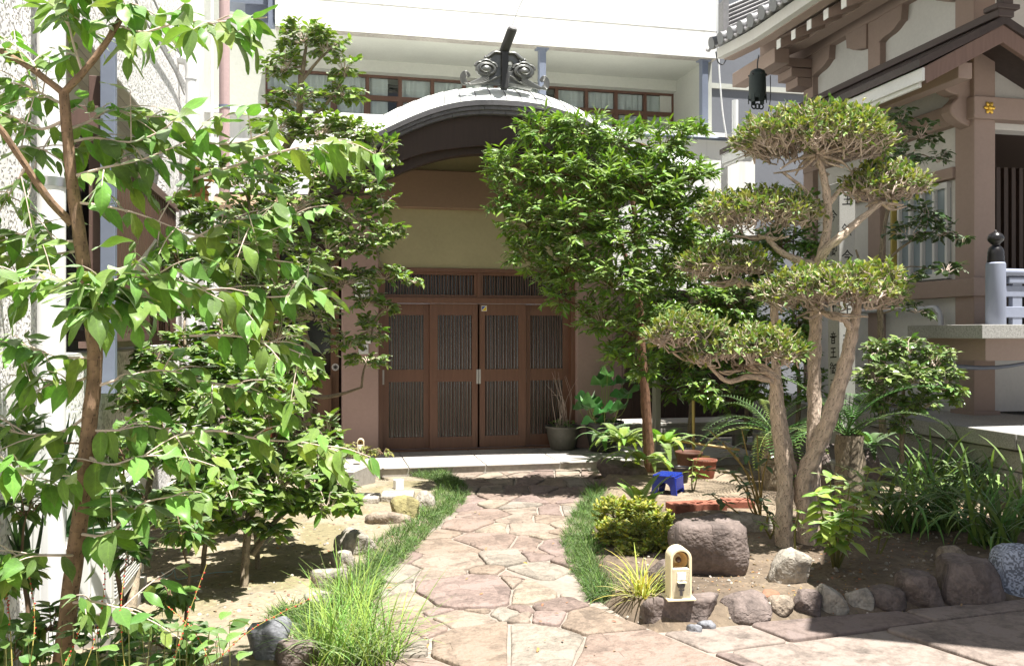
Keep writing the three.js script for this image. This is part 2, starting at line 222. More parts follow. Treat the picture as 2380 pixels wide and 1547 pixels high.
{ // flagstones: one cell per stone seen in the picture, sized by weight
  const A = [[1480, 410, 0], [1620, 430, 0], [1600, 500, 0], [1480, 575, 0], [1690, 600, 0], [1290, 650, -1], [1180, 665, -1], [1600, 690, 2], [1330, 735, 2], [1700, 800, 1], [1040, 800, 1], [1330, 825, 2], [1000, 900, 1], [1280, 905, 1], [1550, 895, 0], [1390, 925, -1], [1500, 1035, 3], [1680, 1020, 2], [980, 1050, 0], [1080, 1105, 1], [1255, 1180, 0], [1530, 1170, 0], [1420, 1245, 1], [1080, 1215, 0], [1190, 1300, 1], [1560, 1265, 0], [1350, 1330, -1], [1330, 1390, 0], [1170, 1430, 1], [1000, 1390, 1], [1620, 1420, 3], [1400, 1530, 0], [1200, 1560, 1], [1710, 1100, 0], [1730, 1190, 0]].map(([x, y, w]) => [595 + x * 0.3348, 1029.8 + y * 0.3348, w]);
  const B = [[90, 470, 0], [260, 470, 0], [430, 470, 0], [530, 490, 0], [80, 540, 0], [220, 540, 0], [440, 570, 1], [120, 600, 1], [350, 632, 0], [250, 658, 0], [70, 700, 1], [190, 745, 0], [410, 720, 2], [100, 790, 0], [410, 850, 0], [215, 890, 1], [60, 925, 0], [420, 925, 0], [100, 1040, 2], [300, 1040, 1], [470, 1010, 0], [480, 1100, 0], [90, 1150, 0], [330, 1130, 1], [120, 1225, 0], [600, 1250, 2], [340, 1230, 1], [120, 1420, 3], [370, 1350, -1], [490, 1430, 1], [620, 1360, 0], [330, 1530, 0], [830, 1480, 3], [60, 1290, -1], [560, 1540, 0]].map(([x, y, w]) => [1190.5 + x * 0.3348, 1029.8 + y * 0.3348, w]);
  const far = []; for (let r = 0; r < 5; r++) for (let c = 0; c < 6; c++) far.push([1085 + c * 58 + (r % 2) * 24 + rr(-9, 9), 1104 + r * 19 + rr(-3, 3), 0]);
  const near = []; for (let r = 0; r < 4; r++) for (let c = 0; c < 5; c++) near.push([820 + c * 190 + rr(-40, 40), 1640 + r * 210 + rr(-40, 40), 1]);
  const seeds = [...A, ...B, ...far, ...near].map(([x, y, w]) => { const [a, d] = xz(x, y); return { x: a, d, w: [-0.012, 0, 0.025, 0.06, 0.11][w + 1], real: true }; });
  const kept = []; for (const s of seeds) if (!kept.some((o) => Math.hypot(o.x - s.x, (o.d - s.d)) < 0.14)) kept.push(s);
  const ghosts = []; const edge = (line, sgn) => line.forEach(([x, d], i) => { if (i + 1 < line.length) for (let k = 0; k < 4; k++) ghosts.push({ x: lerp(x, line[i + 1][0], k / 4) + sgn * 0.17, d: lerp(d, line[i + 1][1], k / 4), w: 0 }); });
  edge(leftEdge, -1); edge(rightEdge, 1);
  const all = [...kept, ...ghosts];
  for (const s of kept) {
    let poly = [[s.x - 0.75, s.d - 0.75], [s.x + 0.75, s.d - 0.75], [s.x + 0.75, s.d + 0.75], [s.x - 0.75, s.d + 0.75]];
    for (const o of all) if (o !== s && poly.length > 2) { const dx = o.x - s.x, dd = o.d - s.d, l2 = dx * dx + dd * dd; if (l2 < 4 && l2 > 1e-6) poly = clip(poly, dx, dd, dx * (s.x + o.x) / 2 + dd * (s.d + o.d) / 2 + (s.w - o.w) / 2); }
    if (s.d < 5.4) { const e = [xz(1535, 1478), xz(1720, 1556)]; const nx = e[1][1] - e[0][1], nd = -(e[1][0] - e[0][0]), l = Math.hypot(nx, nd), sg = nx < 0 ? -1 : 1; poly = clip(poly, sg * nx / l, sg * nd / l, sg * (nx * e[0][0] + nd * e[0][1]) / l); }
    if (poly.length < 3) continue;
    const g = slab(ragged(soften(inset(poly, rr(0.003, 0.01)), 0.022)), -0.01, rr(0.012, 0.024), 0.008, 0.008);
    if (g) part(path, 'flagstone', g, flagMats[Math.floor(rnd() * flagMats.length)]);
  }
}
{ // the large cut slabs of the forecourt, lower right
  const pav = struct('paving', box(1, 1.001, -0.4, -0.39, -3, -2.999), mortar);
  const mats = [[0.27, 0.215, 0.19], [0.3, 0.245, 0.215], [0.25, 0.195, 0.175], [0.33, 0.275, 0.24]].map((c) => mat(c.map((q) => q * 0.8), 0.92, T.rock, T.rockB, 0.012));
  const o = xz(1690, 1516), du = [0.98, 0.3], dv = [0.2, -0.62], k0 = xz(1520, 1474), k1 = xz(2380, 1398), p0 = xz(1535, 1482), p1 = xz(1720, 1560);
  const nk = [-(k1[1] - k0[1]), k1[0] - k0[0]], np = [p1[1] - p0[1], -(p1[0] - p0[0])], sp = np[0] < 0 ? 1 : -1;
  for (let i = -3; i < 7; i++) for (let j = -2; j < 6; j++) {
    const sh = (j & 1) * 0.4, L = 0.94, W = 1, q = (a, b) => [o[0] + du[0] * (a + sh) * L + dv[0] * b * W, o[1] + du[1] * (a + sh) * L * 0.35 + dv[1] * b * W];
    let poly = [q(i, j), q(i + 1, j), q(i + 1, j + 1), q(i, j + 1)];
    poly = clip(poly, nk[0], nk[1], nk[0] * k0[0] + nk[1] * k0[1]); if (poly.length > 2) poly = clip(poly, sp * np[0], sp * np[1], sp * (np[0] * p0[0] + np[1] * p0[1]) - 0.02);
    if (poly.length < 3 || Math.abs(areaOf(poly)) < 0.02) continue;
    const g = slab(soften(inset(poly, 0.008), 0.02), -0.01, rr(0.014, 0.022), 0.008, 0.004); if (g) part(pav, 'paving_slab', g, mats[Math.floor(rnd() * 4)]);
  }
}
const ZF = 10.64, SLAB = 0.1;
{ // pale slab before the doors
  const st = struct('entrance_slab', box(-1.6, 5.2, -0.05, 0.082, -11.2, -9.42), M.concrete);
  let k = 0; for (let x = -1.6; x < 5.1; x += 0.85) for (const [a, b] of [[9.4, 10.02], [10.02, 10.7]]) part(st, 'paving_slab', box(x + 0.004, x + 0.846, 0.0835, SLAB + 0.002 * (k++ % 2), -b + 0.004, -a - 0.004, 0.006), M.slabPale);
}
// ================================================================ THE ENTRANCE with its cusped gable
const XC = 2.0;
const drop = (x) => { const t = Math.abs(x - XC) / 2.15; return 0.66 * (1 - Math.cos(Math.PI * Math.pow(Math.min(t, 1), 1.25))) / 2 - 0.05 * sst(0.86, 1.05, t); };
function band(top, bot, x0, x1, n, z0, z1) {                       // curved beam between two curves, z0 in front
  const f = (yy, zz) => (u) => { const x = lerp(x0, x1, u); return [x, yy(x), zz]; };
  const strip = (a, b) => surface((u, v) => { const p = a(u), q = b(u); return [lerp(p[0], q[0], v), lerp(p[1], q[1], v), lerp(p[2], q[2], v)]; }, n, 1);
  const ends = [x0, x1].map((x) => box(x - 0.0005, x + 0.0005, bot(x), top(x), z1, z0));
  return uvm(merge([strip(f(bot, z0), f(top, z0)), strip(f(top, z0), f(top, z1)), strip(f(bot, z1), f(bot, z0)), strip(f(top, z1), f(bot, z1)), ...ends]));
}
{
  const e = thing('entrance_porch', 'brown-pillared entrance porch with slatted sliding doors under a cusped curving gable', 'entrance porch', V(XC, SLAB, -ZF));
  const xL0 = onZ(795, ZF - 0.12), xL1 = onZ(880, ZF - 0.12), xR0 = onZ(1341, ZF - 0.12), xR1 = onZ(1426, ZF - 0.12), doorL = xL1, doorR = xR0;
  for (const [a, b] of [[xL0, xL1], [xR0, xR1]]) part(e, 'pillar', box(a, b, SLAB, 3.06, -ZF - 0.3, -ZF + 0.12, 0.015), M.pillar);
  part(e, 'lintel', box(xL0 - 0.06, xR1 + 0.06, 3.06, 3.52, -ZF - 0.3, -ZF + 0.16, 0.012), M.beam);
  part(e, 'wall', box(xL1, xR0, 2.345, 3.06, -ZF - 0.2, -ZF + 0.03), M.plasterYellow);
  part(e, 'gable_wall', box(XC - 1.75, XC + 1.75, 3.52, 4.02, -ZF - 0.15, -ZF), mat([0.6, 0.52, 0.28], 0.92, T.plaster));
  part(e, 'door_frame', merge([box(doorL, doorR, 2.3, 2.345, -ZF - 0.15, -ZF + 0.05, 0.004), box(doorL, doorR, 1.915, 1.985, -ZF - 0.15, -ZF + 0.04, 0.004), box(doorL, doorL + 0.05, SLAB, 2.3, -ZF - 0.15, -ZF + 0.045, 0.004), box(doorR - 0.05, doorR, SLAB, 2.3, -ZF - 0.15, -ZF + 0.045, 0.004), box(doorL, doorR, SLAB - 0.02, SLAB + 0.025, -ZF - 0.15, -ZF + 0.02, 0.004)]), M.door);
  const iL = doorL + 0.05, iR = doorR - 0.05, w = (iR - iL) / 4, mid = (iL + iR) / 2;
  for (const [a, b] of [[iL, mid - 0.02], [mid + 0.02, iR]]) {
    const t = part(e, 'transom_window', merge([box(a, b, 1.985, 2.02, -ZF - 0.09, -ZF + 0.01), box(a, b, 2.265, 2.3, -ZF - 0.09, -ZF + 0.01), box(a, a + 0.035, 2.02, 2.265, -ZF - 0.09, -ZF + 0.01), box(b - 0.035, b, 2.02, 2.265, -ZF - 0.09, -ZF + 0.01)]), M.door);
    part(t, 'pane', box(a, b, 2.0, 2.28, -ZF - 0.08, -ZF - 0.07), M.glassRib);
    for (let x = a + 0.06; x < b - 0.04; x += 0.033) part(t, 'slat', box(x - 0.006, x + 0.006, 2.02, 2.265, -ZF - 0.05, -ZF - 0.03), M.slat);
  }
  part(e, 'centre_post', box(mid - 0.02, mid + 0.02, 1.985, 2.3, -ZF - 0.12, -ZF + 0.03), M.door);
  for (let k = 0; k < 4; k++) {
    const a = iL + k * w - 0.015, b = iL + (k + 1) * w + 0.015, z = -ZF - (k === 0 || k === 3 ? 0.075 : 0.02), f = z + 0.02, s = 0.1;
    const d = part(e, 'door', merge([box(a, a + s, SLAB + 0.03, 1.91, z - 0.02, f, 0.004), box(b - s, b, SLAB + 0.03, 1.91, z - 0.02, f, 0.004), box(a + s, b - s, 1.77, 1.91, z - 0.02, f - 0.002), box(a + s, b - s, 0.95, 1.1, z - 0.02, f - 0.002), box(a + s, b - s, SLAB + 0.03, 0.27, z - 0.02, f - 0.002)]), M.door);
    part(d, 'pane', box(a + s, b - s, 0.27, 1.77, z - 0.016, z - 0.01), M.glassRib);
    for (const [y0, y1] of [[0.27, 0.95], [1.1, 1.77]]) for (let x = a + s + 0.022; x < b - s - 0.008; x += 0.0335) part(d, 'slat', box(x - 0.0065, x + 0.0065, y0, y1, z - 0.006, f - 0.008), M.slat);
    const hx = k === 0 ? a + 0.03 : k === 1 ? b - 0.03 : k === 2 ? a + 0.03 : a + 0.03;
    part(d, 'handle', box(hx - 0.013, hx + 0.013, 0.92, 1.1, f - 0.001, f + 0.006, 0.004), mat([0.45, 0.43, 0.4], 0.45));
  }
  const sx = iL + 2 * w + 0.07; { const c = document.createElement('canvas'); c.width = c.height = 64; const x = c.getContext('2d'); x.fillStyle = '#e8e4d8'; x.fillRect(0, 0, 64, 64); x.fillStyle = '#e8c81c'; x.beginPath(); x.moveTo(58, 6); x.lineTo(58, 58); x.lineTo(6, 58); x.fill(); x.fillStyle = '#2c4a9c'; x.beginPath(); x.moveTo(6, 52); x.lineTo(6, 6); x.lineTo(50, 6); x.fill(); const t = new THREE.CanvasTexture(c); t.colorSpace = THREE.SRGBColorSpace; const g = new THREE.PlaneGeometry(0.068, 0.068); g.translate(sx, 1.855, -ZF + 0.0035); part(e, 'sticker', g, new THREE.MeshStandardMaterial({ map: t, roughness: 0.5 }), 'small square blue and yellow sticker'); }
  // the gable
  const H0 = 3.94, zg = -9.42;
  const top = (k) => (x) => H0 + k - drop(x);
  part(e, 'bargeboard', band(top(0), (x) => H0 - 0.3 - drop(x) * 0.97 - 0.03 * Math.sin(Math.abs(x - XC) * 4), XC - 2.1, XC + 2.1, 60, zg + 0.02, zg - 0.09), M.darkWood);
  part(e, 'inner_bargeboard', band((x) => H0 - 0.27 - drop(x), (x) => H0 - 0.4 - drop(x) * 0.92, XC - 1.95, XC + 1.95, 50, zg - 0.06, zg - 0.2), M.darkWood);
  for (let i = 0; i < 30; i++) { const a = XC - 2.2 + i * 4.4 / 30, b = a + 4.4 / 30 - 0.004; part(e, 'eave_plate', band(top(0.04), top(0.004), a, b, 3, zg + 0.1 + (i % 2) * 0.003, zg - 0.5), M.slate); part(e, 'eave_plate', band(top(0.08), top(0.043), a + 0.05, b + 0.05, 3, zg + 0.14 + (i % 2) * 0.003, zg - 0.5), M.slate); }
  part(e, 'roof_edge', band(top(0.14), top(0.083), XC - 2.22, XC + 2.22, 60, zg + 0.17, zg - 0.5), M.roofEdge);
  part(e, 'soffit', band(top(0.02), top(-0.05), XC - 2.05, XC + 2.05, 60, zg - 0.1, -13), M.darkWood);
  const mino = (s) => 0.14 + 0.26 * (1 - (1 - Math.min(s / 0.6, 1)) ** 2);
  for (let i = 0; i < 26; i++) { const a = XC - 2.22 + i * 4.44 / 26, b = a + 4.44 / 26, skew = (x) => 0; part(e, 'roof_sheet', surface((u, v) => { const s = v < 0.6 ? v : 0.6 + (v - 0.6) * 8.4; const sh = (a + b) / 2 < XC ? 1 : -1; let x = lerp(a, b, u) + sh * 0.16 * Math.min(s, 0.6) * Math.min(1, Math.abs((a + b) / 2 - XC)); x = clamp(x, XC - 2.22, XC + 2.22); return [x, H0 + mino(s) - drop(x) + (sh > 0 ? u : 1 - u) * 0.009 * sst(0, 0.15, s), zg + 0.17 - s, x, s]; }, 3, 16), M.roofMetal); }
  for (let i = 1; i < 26; i += 1) { const a = XC - 2.22 + i * 4.44 / 26, sh = a < XC ? 1 : -1, seam = part(e, 'roof_seam', surface((u, v) => { const s = v * 0.75; let x = a + (u - 0.5) * 0.011 + sh * 0.16 * Math.min(s, 0.6) * Math.min(1, Math.abs(a - XC)); x = clamp(x, XC - 2.22, XC + 2.22); return [x, H0 + mino(s) - drop(x) + 0.0125, zg + 0.168 - s]; }, 1, 14), M.roofEdge); void seam; }
  // pendant under the peak
  const pend = (k) => { const s = new THREE.Shape(); s.moveTo(-0.2 * k, 0.1); s.bezierCurveTo(-0.26 * k, 0, -0.2 * k, -0.1, -0.1 * k, -0.08); s.bezierCurveTo(-0.13 * k, -0.2, -0.05 * k, -0.24, 0, -0.3 * k); s.bezierCurveTo(0.05 * k, -0.24, 0.13 * k, -0.2, 0.1 * k, -0.08); s.bezierCurveTo(0.2 * k, -0.1, 0.26 * k, 0, 0.2 * k, 0.1); return s; };
  part(e, 'gable_pendant', merge([extrude(pend(1), 0.05, 0.012, [XC - 0.02, H0 - 0.4, zg - 0.14]), extrude(pend(0.6), 0.03, 0.01, [XC - 0.02, H0 - 0.38, zg - 0.08])]), M.darkWood);
  // ridge ornament: curled wave tails, spiral clouds, arched crest and the leaning round tile
  const yb = H0 + 0.41, zo = zg + 0.02, o = part(e, 'ridge_ornament', extrude((() => { const s = new THREE.Shape(); s.moveTo(-0.34, -0.08); s.quadraticCurveTo(0, 0.02, 0.34, -0.08); s.quadraticCurveTo(0.26, 0.06, 0.2, 0.1); s.lineTo(0.17, 0.36); s.quadraticCurveTo(0, 0.47, -0.17, 0.36); s.lineTo(-0.2, 0.1); s.quadraticCurveTo(-0.26, 0.06, -0.34, -0.08); const h = new THREE.Path(); h.absellipse(0.07, 0.22, 0.055, 0.085, 0, Math.PI * 2); s.holes.push(h); return s; })(), 0.1, 0.012, [XC - 0.01, yb, zo - 0.05]), M.bronze);
  const lp = (x, y, z = 0) => V(XC - 0.01 + x, yb + y, zo + 0.08 + z);
  for (const sgn of [-1, 1]) {
    for (let k = 0; k < 5; k++) { const q = []; const r0 = 0.085 - k * 0.014; for (let t = 0; t <= 1; t += 0.1) q.push([lp(sgn * lerp(0.2, 0.44, t), lerp(0.12 - 0.035 * k, -0.085 - 0.006 * k, Math.pow(t, 0.6)), 0.03), 0.016]); for (let t = 0; t <= 1; t += 0.125) { const a = -1.2 + t * 4.0; q.push([lp(sgn * (0.47 + r0 * (0.3 + Math.cos(a) * 0.9) * 0.75), -0.015 + Math.sin(a) * r0 * 1.2, 0.03), 0.015 * (1 - t * 0.4)]); } part(o, 'wave_curl', tube(q, 6, 34), M.bronze); }
    const cl = lathe([[0, 0.05], [0.035, 0.045], [0.06, 0.03], [0.075, 0.02], [0.1, 0.032], [0.118, 0.015], [0.12, -0.02], [0, -0.03]], 20, 0, 0, 0); cl.rotateX(Math.PI / 2); cl.scale(1.1, 0.9, 1.2); cl.translate(XC - 0.01 + sgn * 0.235, yb + 0.14, zo + 0.09); const cm = part(o, 'cloud_spiral', cl, M.bronze);
    void cm; const sp = []; for (let t = 0; t <= 1; t += 0.04) { const a = t * 11 + (sgn > 0 ? 0 : 3.1), r = 0.02 + 0.085 * t; sp.push([lp(sgn * 0.235 + Math.cos(a * sgn) * r * 1.05, 0.14 + Math.sin(a * sgn) * r * 0.85, 0.05), 0.012]); } part(o, 'cloud_spiral', tube(sp, 6, 60), M.bronze);
    const lobes = []; for (let t = 0; t <= 1.001; t += 0.1) { const a = 0.2 + t * 2.7; lobes.push([lp(sgn * 0.235 + Math.cos(a) * (0.125 + 0.012 * Math.abs(Math.sin(a * 3))), 0.145 + Math.sin(a) * (0.11 + 0.02 * Math.abs(Math.sin(a * 3))), 0.02), 0.022]); } part(o, 'cloud_rim', tube(lobes, 7, 30), M.bronze);
    const cr = []; for (let t = 0; t <= 1.001; t += 0.125) cr.push([lp(sgn * lerp(0.01, 0.23, t), 0.42 - 0.1 * t * t - 0.012 * Math.sin(t * 9), 0), lerp(0.02, 0.034, t)]); for (let t = 0.15; t < 1; t += 0.2) { const a = 1.2 - t * 5; cr.push([lp(sgn * (0.2 + Math.cos(a) * 0.045 * (1.2 - t)), 0.3 + Math.sin(a) * 0.045 * (1.2 - t), 0.02), 0.018 * (1.1 - t * 0.5)]); } part(o, 'crest', tube(cr, 7, 40), M.bronze);
    const tip = []; for (let t = 0; t <= 1; t += 0.125) tip.push([lp(sgn * lerp(0.33, 0.06, t), t < 0.5 ? lerp(0.07, -0.03, t * 2) : lerp(-0.03, 0.06, t * 2 - 1), 0.03), 0.014]); part(o, 'lower_curl', tube(tip, 6, 18), M.bronze);
  }
  for (let k = 0; k < 5; k++) part(o, 'grille_bar', box(XC + 0.015, XC + 0.11, yb + 0.15 + k * 0.022, yb + 0.161 + k * 0.022, zo - 0.02, zo + 0.02), M.bronze);
  part(o, 'stem', box(XC - 0.055, XC + 0.03, yb - 0.13, yb + 0.42, zo + 0.02, zo + 0.12, 0.012), mat([0.03, 0.03, 0.03], 0.5));
  const q0 = V(XC - 0.03, yb + 0.36, zo - 0.05), q1 = V(XC + 0.04, yb + 0.68, zo + 0.3); part(o, 'round_tile', rod(q0, q1, 0.06, 18), mat([0.05, 0.052, 0.05], 0.5, T.blotch)); part(o, 'tile_disc', rod(q1, q1.clone().lerp(q0, -0.05), 0.048, 16), M.tile);
  o.scale.set(0.9, 0.74, 0.85); o.position.add(V(XC * 0.1, (yb - 0.12) * 0.26, zo * 0.15));
}
{ // fittings on and beside the left pillar
  const z = -ZF + 0.13, at = (px) => onZ(px, ZF - 0.13), hy = (py) => EYE + (773.5 - py) / F * 10.5;
  const np = thing('name_plate', 'white name plate of four strips in a black frame on the left pillar', 'name plate', V(at(840), hy(695), z)); part(np, 'frame', box(at(822), at(860), hy(697), hy(640), z - 0.012, z + 0.012, 0.003), M.black);
  for (let k = 0; k < 4; k++) part(np, 'strip', box(at(824.5), at(857.5), hy(694 - k * 13.2), hy(683.5 - k * 13.2), z + 0.013, z + 0.018), mat([0.78, 0.8, 0.76], 0.5));
  const c = document.createElement('canvas'); c.width = 256; c.height = 96; const x = c.getContext('2d'); x.fillStyle = '#ece9e6'; x.fillRect(0, 0, 256, 96); x.fillStyle = '#777'; for (const [a, b, l] of [[14, 16, 70], [90, 16, 60], [70, 40, 110], [60, 60, 150]]) for (let k = 0; k < l; k += 11) x.fillRect(a + k, b, 8, 7); x.fillStyle = '#b77'; for (let k = 0; k < 40; k += 11) x.fillRect(170 + k, 78, 8, 7);
  const t = new THREE.CanvasTexture(c); t.colorSpace = THREE.SRGBColorSpace; const w = at(862) - at(827), lb = thing('notice_label', 'small white notice label above the door camera on the left pillar', 'label', V(at(844), hy(797), z)); part(lb, 'plate', box(at(827), at(862), hy(798), hy(783), z - 0.012, z + 0.004), M.whitePlain); const g = new THREE.PlaneGeometry(w - 0.01, 0.072); g.translate(at(844.5), hy(790.5), z + 0.0065); part(lb, 'print', g, new THREE.MeshStandardMaterial({ map: t, roughness: 0.6 }));
  const ic = thing('door_intercom', 'silver door camera intercom with round lens on the left pillar', 'intercom', V(at(845), hy(815), z)); part(ic, 'housing', box(at(833), at(856), hy(822), hy(800), z - 0.012, z + 0.02, 0.006), mat([0.62, 0.62, 0.6], 0.4)); const l = rod(V(at(843), hy(810), z + 0.015), V(at(843), hy(810), z + 0.028), 0.028, 16); part(ic, 'lens', l, M.black);
}
// ================================================================ THE WHITE HOUSE behind
{
  const h = thing('white_house', 'white two-storey house with a deep blank balcony front and brown windows', 'house', V(2, 0, -14));
  const x0 = -4, x1 = 6.34;
  part(h, 'wall', merge([box(x0, 0.2, -0.05, 4.66, -15.2, -13.0), box(3.8, 6.95, -0.05, 4.66, -15.2, -13.0), box(0.2, 3.8, 3.0, 4.66, -15.2, -13.0)]), M.white);
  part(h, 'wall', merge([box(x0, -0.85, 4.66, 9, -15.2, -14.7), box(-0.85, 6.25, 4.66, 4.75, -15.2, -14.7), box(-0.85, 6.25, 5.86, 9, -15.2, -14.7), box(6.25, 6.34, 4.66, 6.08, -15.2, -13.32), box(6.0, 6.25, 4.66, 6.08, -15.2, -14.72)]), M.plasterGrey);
  part(h, 'coping', box(x0, 6.95, 4.66, 4.76, -13.25, -12.92, 0.01), M.white);
  part(h, 'balcony_front', merge([box(-0.62, x1, 6.03, 6.445, -13.32, -13.14), box(-0.62, x1, 6.47, 9, -13.32, -13.14), box(-0.62, x1, 6.445, 6.47, -13.32, -13.17)]), M.white);
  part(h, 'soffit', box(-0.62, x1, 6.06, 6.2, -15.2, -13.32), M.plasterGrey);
  part(h, 'fascia_edge', box(-0.62, x1, 6.015, 6.03, -13.3, -13.15), M.concrete);
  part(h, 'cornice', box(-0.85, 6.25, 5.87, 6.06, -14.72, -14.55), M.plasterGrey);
  for (const px of [1258, 1633.5]) { const x = onZ(px, 13.3); part(h, 'column', merge([box(x - 0.055, x + 0.055, 4.4, 6.04, -13.32, -13.2, 0.008), box(x - 0.1, x + 0.1, 6.0, 6.029, -13.34, -13.18)]), M.steelBlue); }
  const n = 13, bw = 7.1 / n;
  for (let k = 0; k < n; k++) {
    const a = -0.85 + k * bw, b = a + bw, z = -14.72;
    const w = part(h, 'window', merge([box(a, a + 0.03, 4.75, 5.86, z - 0.05, z + 0.03), box(b - 0.03, b, 4.75, 5.86, z - 0.05, z + 0.03), box(a + 0.03, b - 0.03, 5.82, 5.86, z - 0.05, z + 0.025), box(a + 0.03, b - 0.03, 5.44, 5.52, z - 0.05, z + 0.025), box(a + 0.03, b - 0.03, 4.75, 4.82, z - 0.05, z + 0.025), box(a + 0.03, a + 0.055, 4.82, 5.44, z - 0.04, z + 0.01), box(b - 0.055, b - 0.03, 4.82, 5.44, z - 0.04, z + 0.01)]), M.frame);
    for (const [y0, y1] of [[5.52, 5.82], [4.82, 5.44]]) part(w, 'pane', box(a + 0.03, b - 0.03, y0, y1, z - 0.012, z - 0.008), new THREE.MeshPhysicalMaterial({ color: lin(0.9, 0.93, 0.92), transmission: 1, thickness: 0, roughness: 0.02 }));
    const open = k % 5 === 3; part(w, 'curtain', surface((u, v) => { const x = lerp(a + 0.03, open ? b - 0.2 : b - 0.03, u); return [x, lerp(4.8, 5.84, v), z - 0.07 - 0.018 * Math.sin(x * 46 + Math.sin(x * 9) * 2), u, v]; }, 40, 1), M.curtain);
  }
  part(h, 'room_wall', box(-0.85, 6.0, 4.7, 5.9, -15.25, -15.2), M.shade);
  part(h, 'pipe', tube([[V(onZ(1709, 12.85), 4.3, -12.85), 0.05], [V(onZ(1709, 12.85), 5.28, -12.85), 0.05]], 10, 2), M.pvc, 'short white upright pipe');
  // joint in the balcony front and pieces at its left end
  part(h, 'gutter', merge([box(-1.4, -0.64, 6.35, 6.8, -13.6, -13.2), box(-1.05, -0.64, 6.1, 6.36, -13.5, -13.25), box(-0.72, -0.66, 6.0, 7.4, -13.16, -13.1)]), M.steelBlue);
}
{ const b = thing('shade_toned_building', 'plain wall of a neighbouring building with shade painted into its dark colour, beyond the hanging lantern', 'building', V(9, 0, -16)); part(b, 'wall', box(6.5, 16, -0.05, 9, -17, -16), mat([0.19, 0.2, 0.225], 0.9, T.plaster)); part(b, 'band', box(6.5, 16, 6.4, 6.5, -16, -15.96), M.plasterGrey); }  // shade on this wall is put into its darkened blue-grey colour
// ================================================================ THE LEFT BUILDING with pebble-dash wall
const XL = -1.35;
{
  const b = thing('plaster_building', 'white pebble-dashed building with a window bay behind slats along the left', 'building', V(XL - 2, 0, -6));
  const o0 = 4.75, o1 = 8.35, yb = 1.42, yt = 3.3, far = 10.75;
  part(b, 'wall', merge([box(XL - 0.3, XL, -0.1, yb, -far, 1.5), box(XL - 0.3, XL, yt, 8.5, -far, 1.5), box(XL - 0.3, XL, yb, yt, -o0, 1.5), box(XL - 0.3, XL, yb, yt, -far, -o1), box(XL - 4, XL - 0.3, -0.1, 8.5, -far, -far + 0.3)]), M.dash);
  part(b, 'recess', merge([box(XL - 0.34, XL - 0.301, yb - 0.05, yt + 0.05, -o1 - 0.1, -o0 + 0.1), box(XL - 0.3, XL - 0.004, yt - 0.012, yt - 0.002, -o1 + 0.002, -o0 - 0.002), box(XL - 0.3, XL - 0.004, yb + 0.001, yb + 0.012, -o1 + 0.002, -o0 - 0.002)]), M.plasterGrey);
  for (const k of [0.08, 0.16, 0.24]) part(b, 'soffit_groove', box(XL - k - 0.004, XL - k, yt - 0.016, yt - 0.0125, -o1 + 0.01, -o0 - 0.01), M.cable);
  part(b, 'corner_pier', box(XL - 0.02, XL + 0.035, -0.1, 8.5, -far - 0.02, -far + 0.5), M.whitePlain);
  part(b, 'plinth', box(XL - 0.01, XL + 0.03, -0.1, 0.16, -far + 0.52, 1.4), M.concrete);
  const w = part(b, 'window', merge([box(XL - 0.29, XL - 0.2, 1.5, 3.0, -5.45, -5.38), box(XL - 0.29, XL - 0.2, 1.5, 3.0, -8.1, -8.03), box(XL - 0.29, XL - 0.2, 2.93, 3.0, -8.03, -5.45), box(XL - 0.29, XL - 0.2, 1.5, 1.57, -8.03, -5.45), box(XL - 0.28, XL - 0.21, 1.57, 2.93, -6.78, -6.7)]), M.frame);
  part(w, 'pane', box(XL - 0.26, XL - 0.25, 1.57, 2.93, -8.03, -5.45), M.glass);
  const g = part(b, 'window_grille', merge([box(XL - 0.05, XL + 0.16, 2.6, 2.66, -8.02, -5.45), box(XL + 0.1, XL + 0.16, 1.5, 1.55, -7.98, -5.55), box(XL - 0.02, XL + 0.14, 1.46, 1.5, -8.0, -5.5), box(XL + 0.04, XL + 0.12, 1.46, 3.05, -5.55, -5.48, 0.004), box(XL - 0.05, XL + 0.12, 2.72, 2.86, -5.6, -5.42, 0.004)]), mat([0.16, 0.1, 0.085], 0.5, T.wood));
  for (let d = 5.62; d < 7.98; d += 0.075) part(g, 'slat', merge([box(XL + 0.1, XL + 0.145, 1.55, 2.6, -d - 0.018, -d + 0.018), box(XL + 0.06, XL + 0.145, 1.5, 1.56, -d - 0.012, -d + 0.012)]), M.slat);
  part(b, 'window_post', box(XL + 0.12, XL + 0.2, 1.2, 3.25, -5.46, -5.4, 0.004), M.steelBlue);
}
function drainpipe(label, x, d, r, y0, y1, m, bands, extra) {
  const t = thing('drainpipe', label, 'drainpipe', V(x, y0, -d));
  part(t, 'pipe', tube([[V(x, y0, -d), r], [V(x, (y0 + y1) / 2, -d), r], [V(x, y1, -d), r]], 20, 4), m);
  for (const y of bands) { part(t, 'bracket', tube([[V(x, y - 0.022, -d), r * 1.09], [V(x, y + 0.022, -d), r * 1.09]], 20, 1), M.chrome); part(t, 'bracket_arm', merge([box(XL - 0.01, x, y - 0.012, y + 0.012, -d - 0.012, -d + 0.012), box(XL - 0.005, XL + 0.012, y - 0.1, y + 0.04, -d + 0.07, -d + 0.1)]), M.chrome); }
  if (extra) extra(t); return t;
}
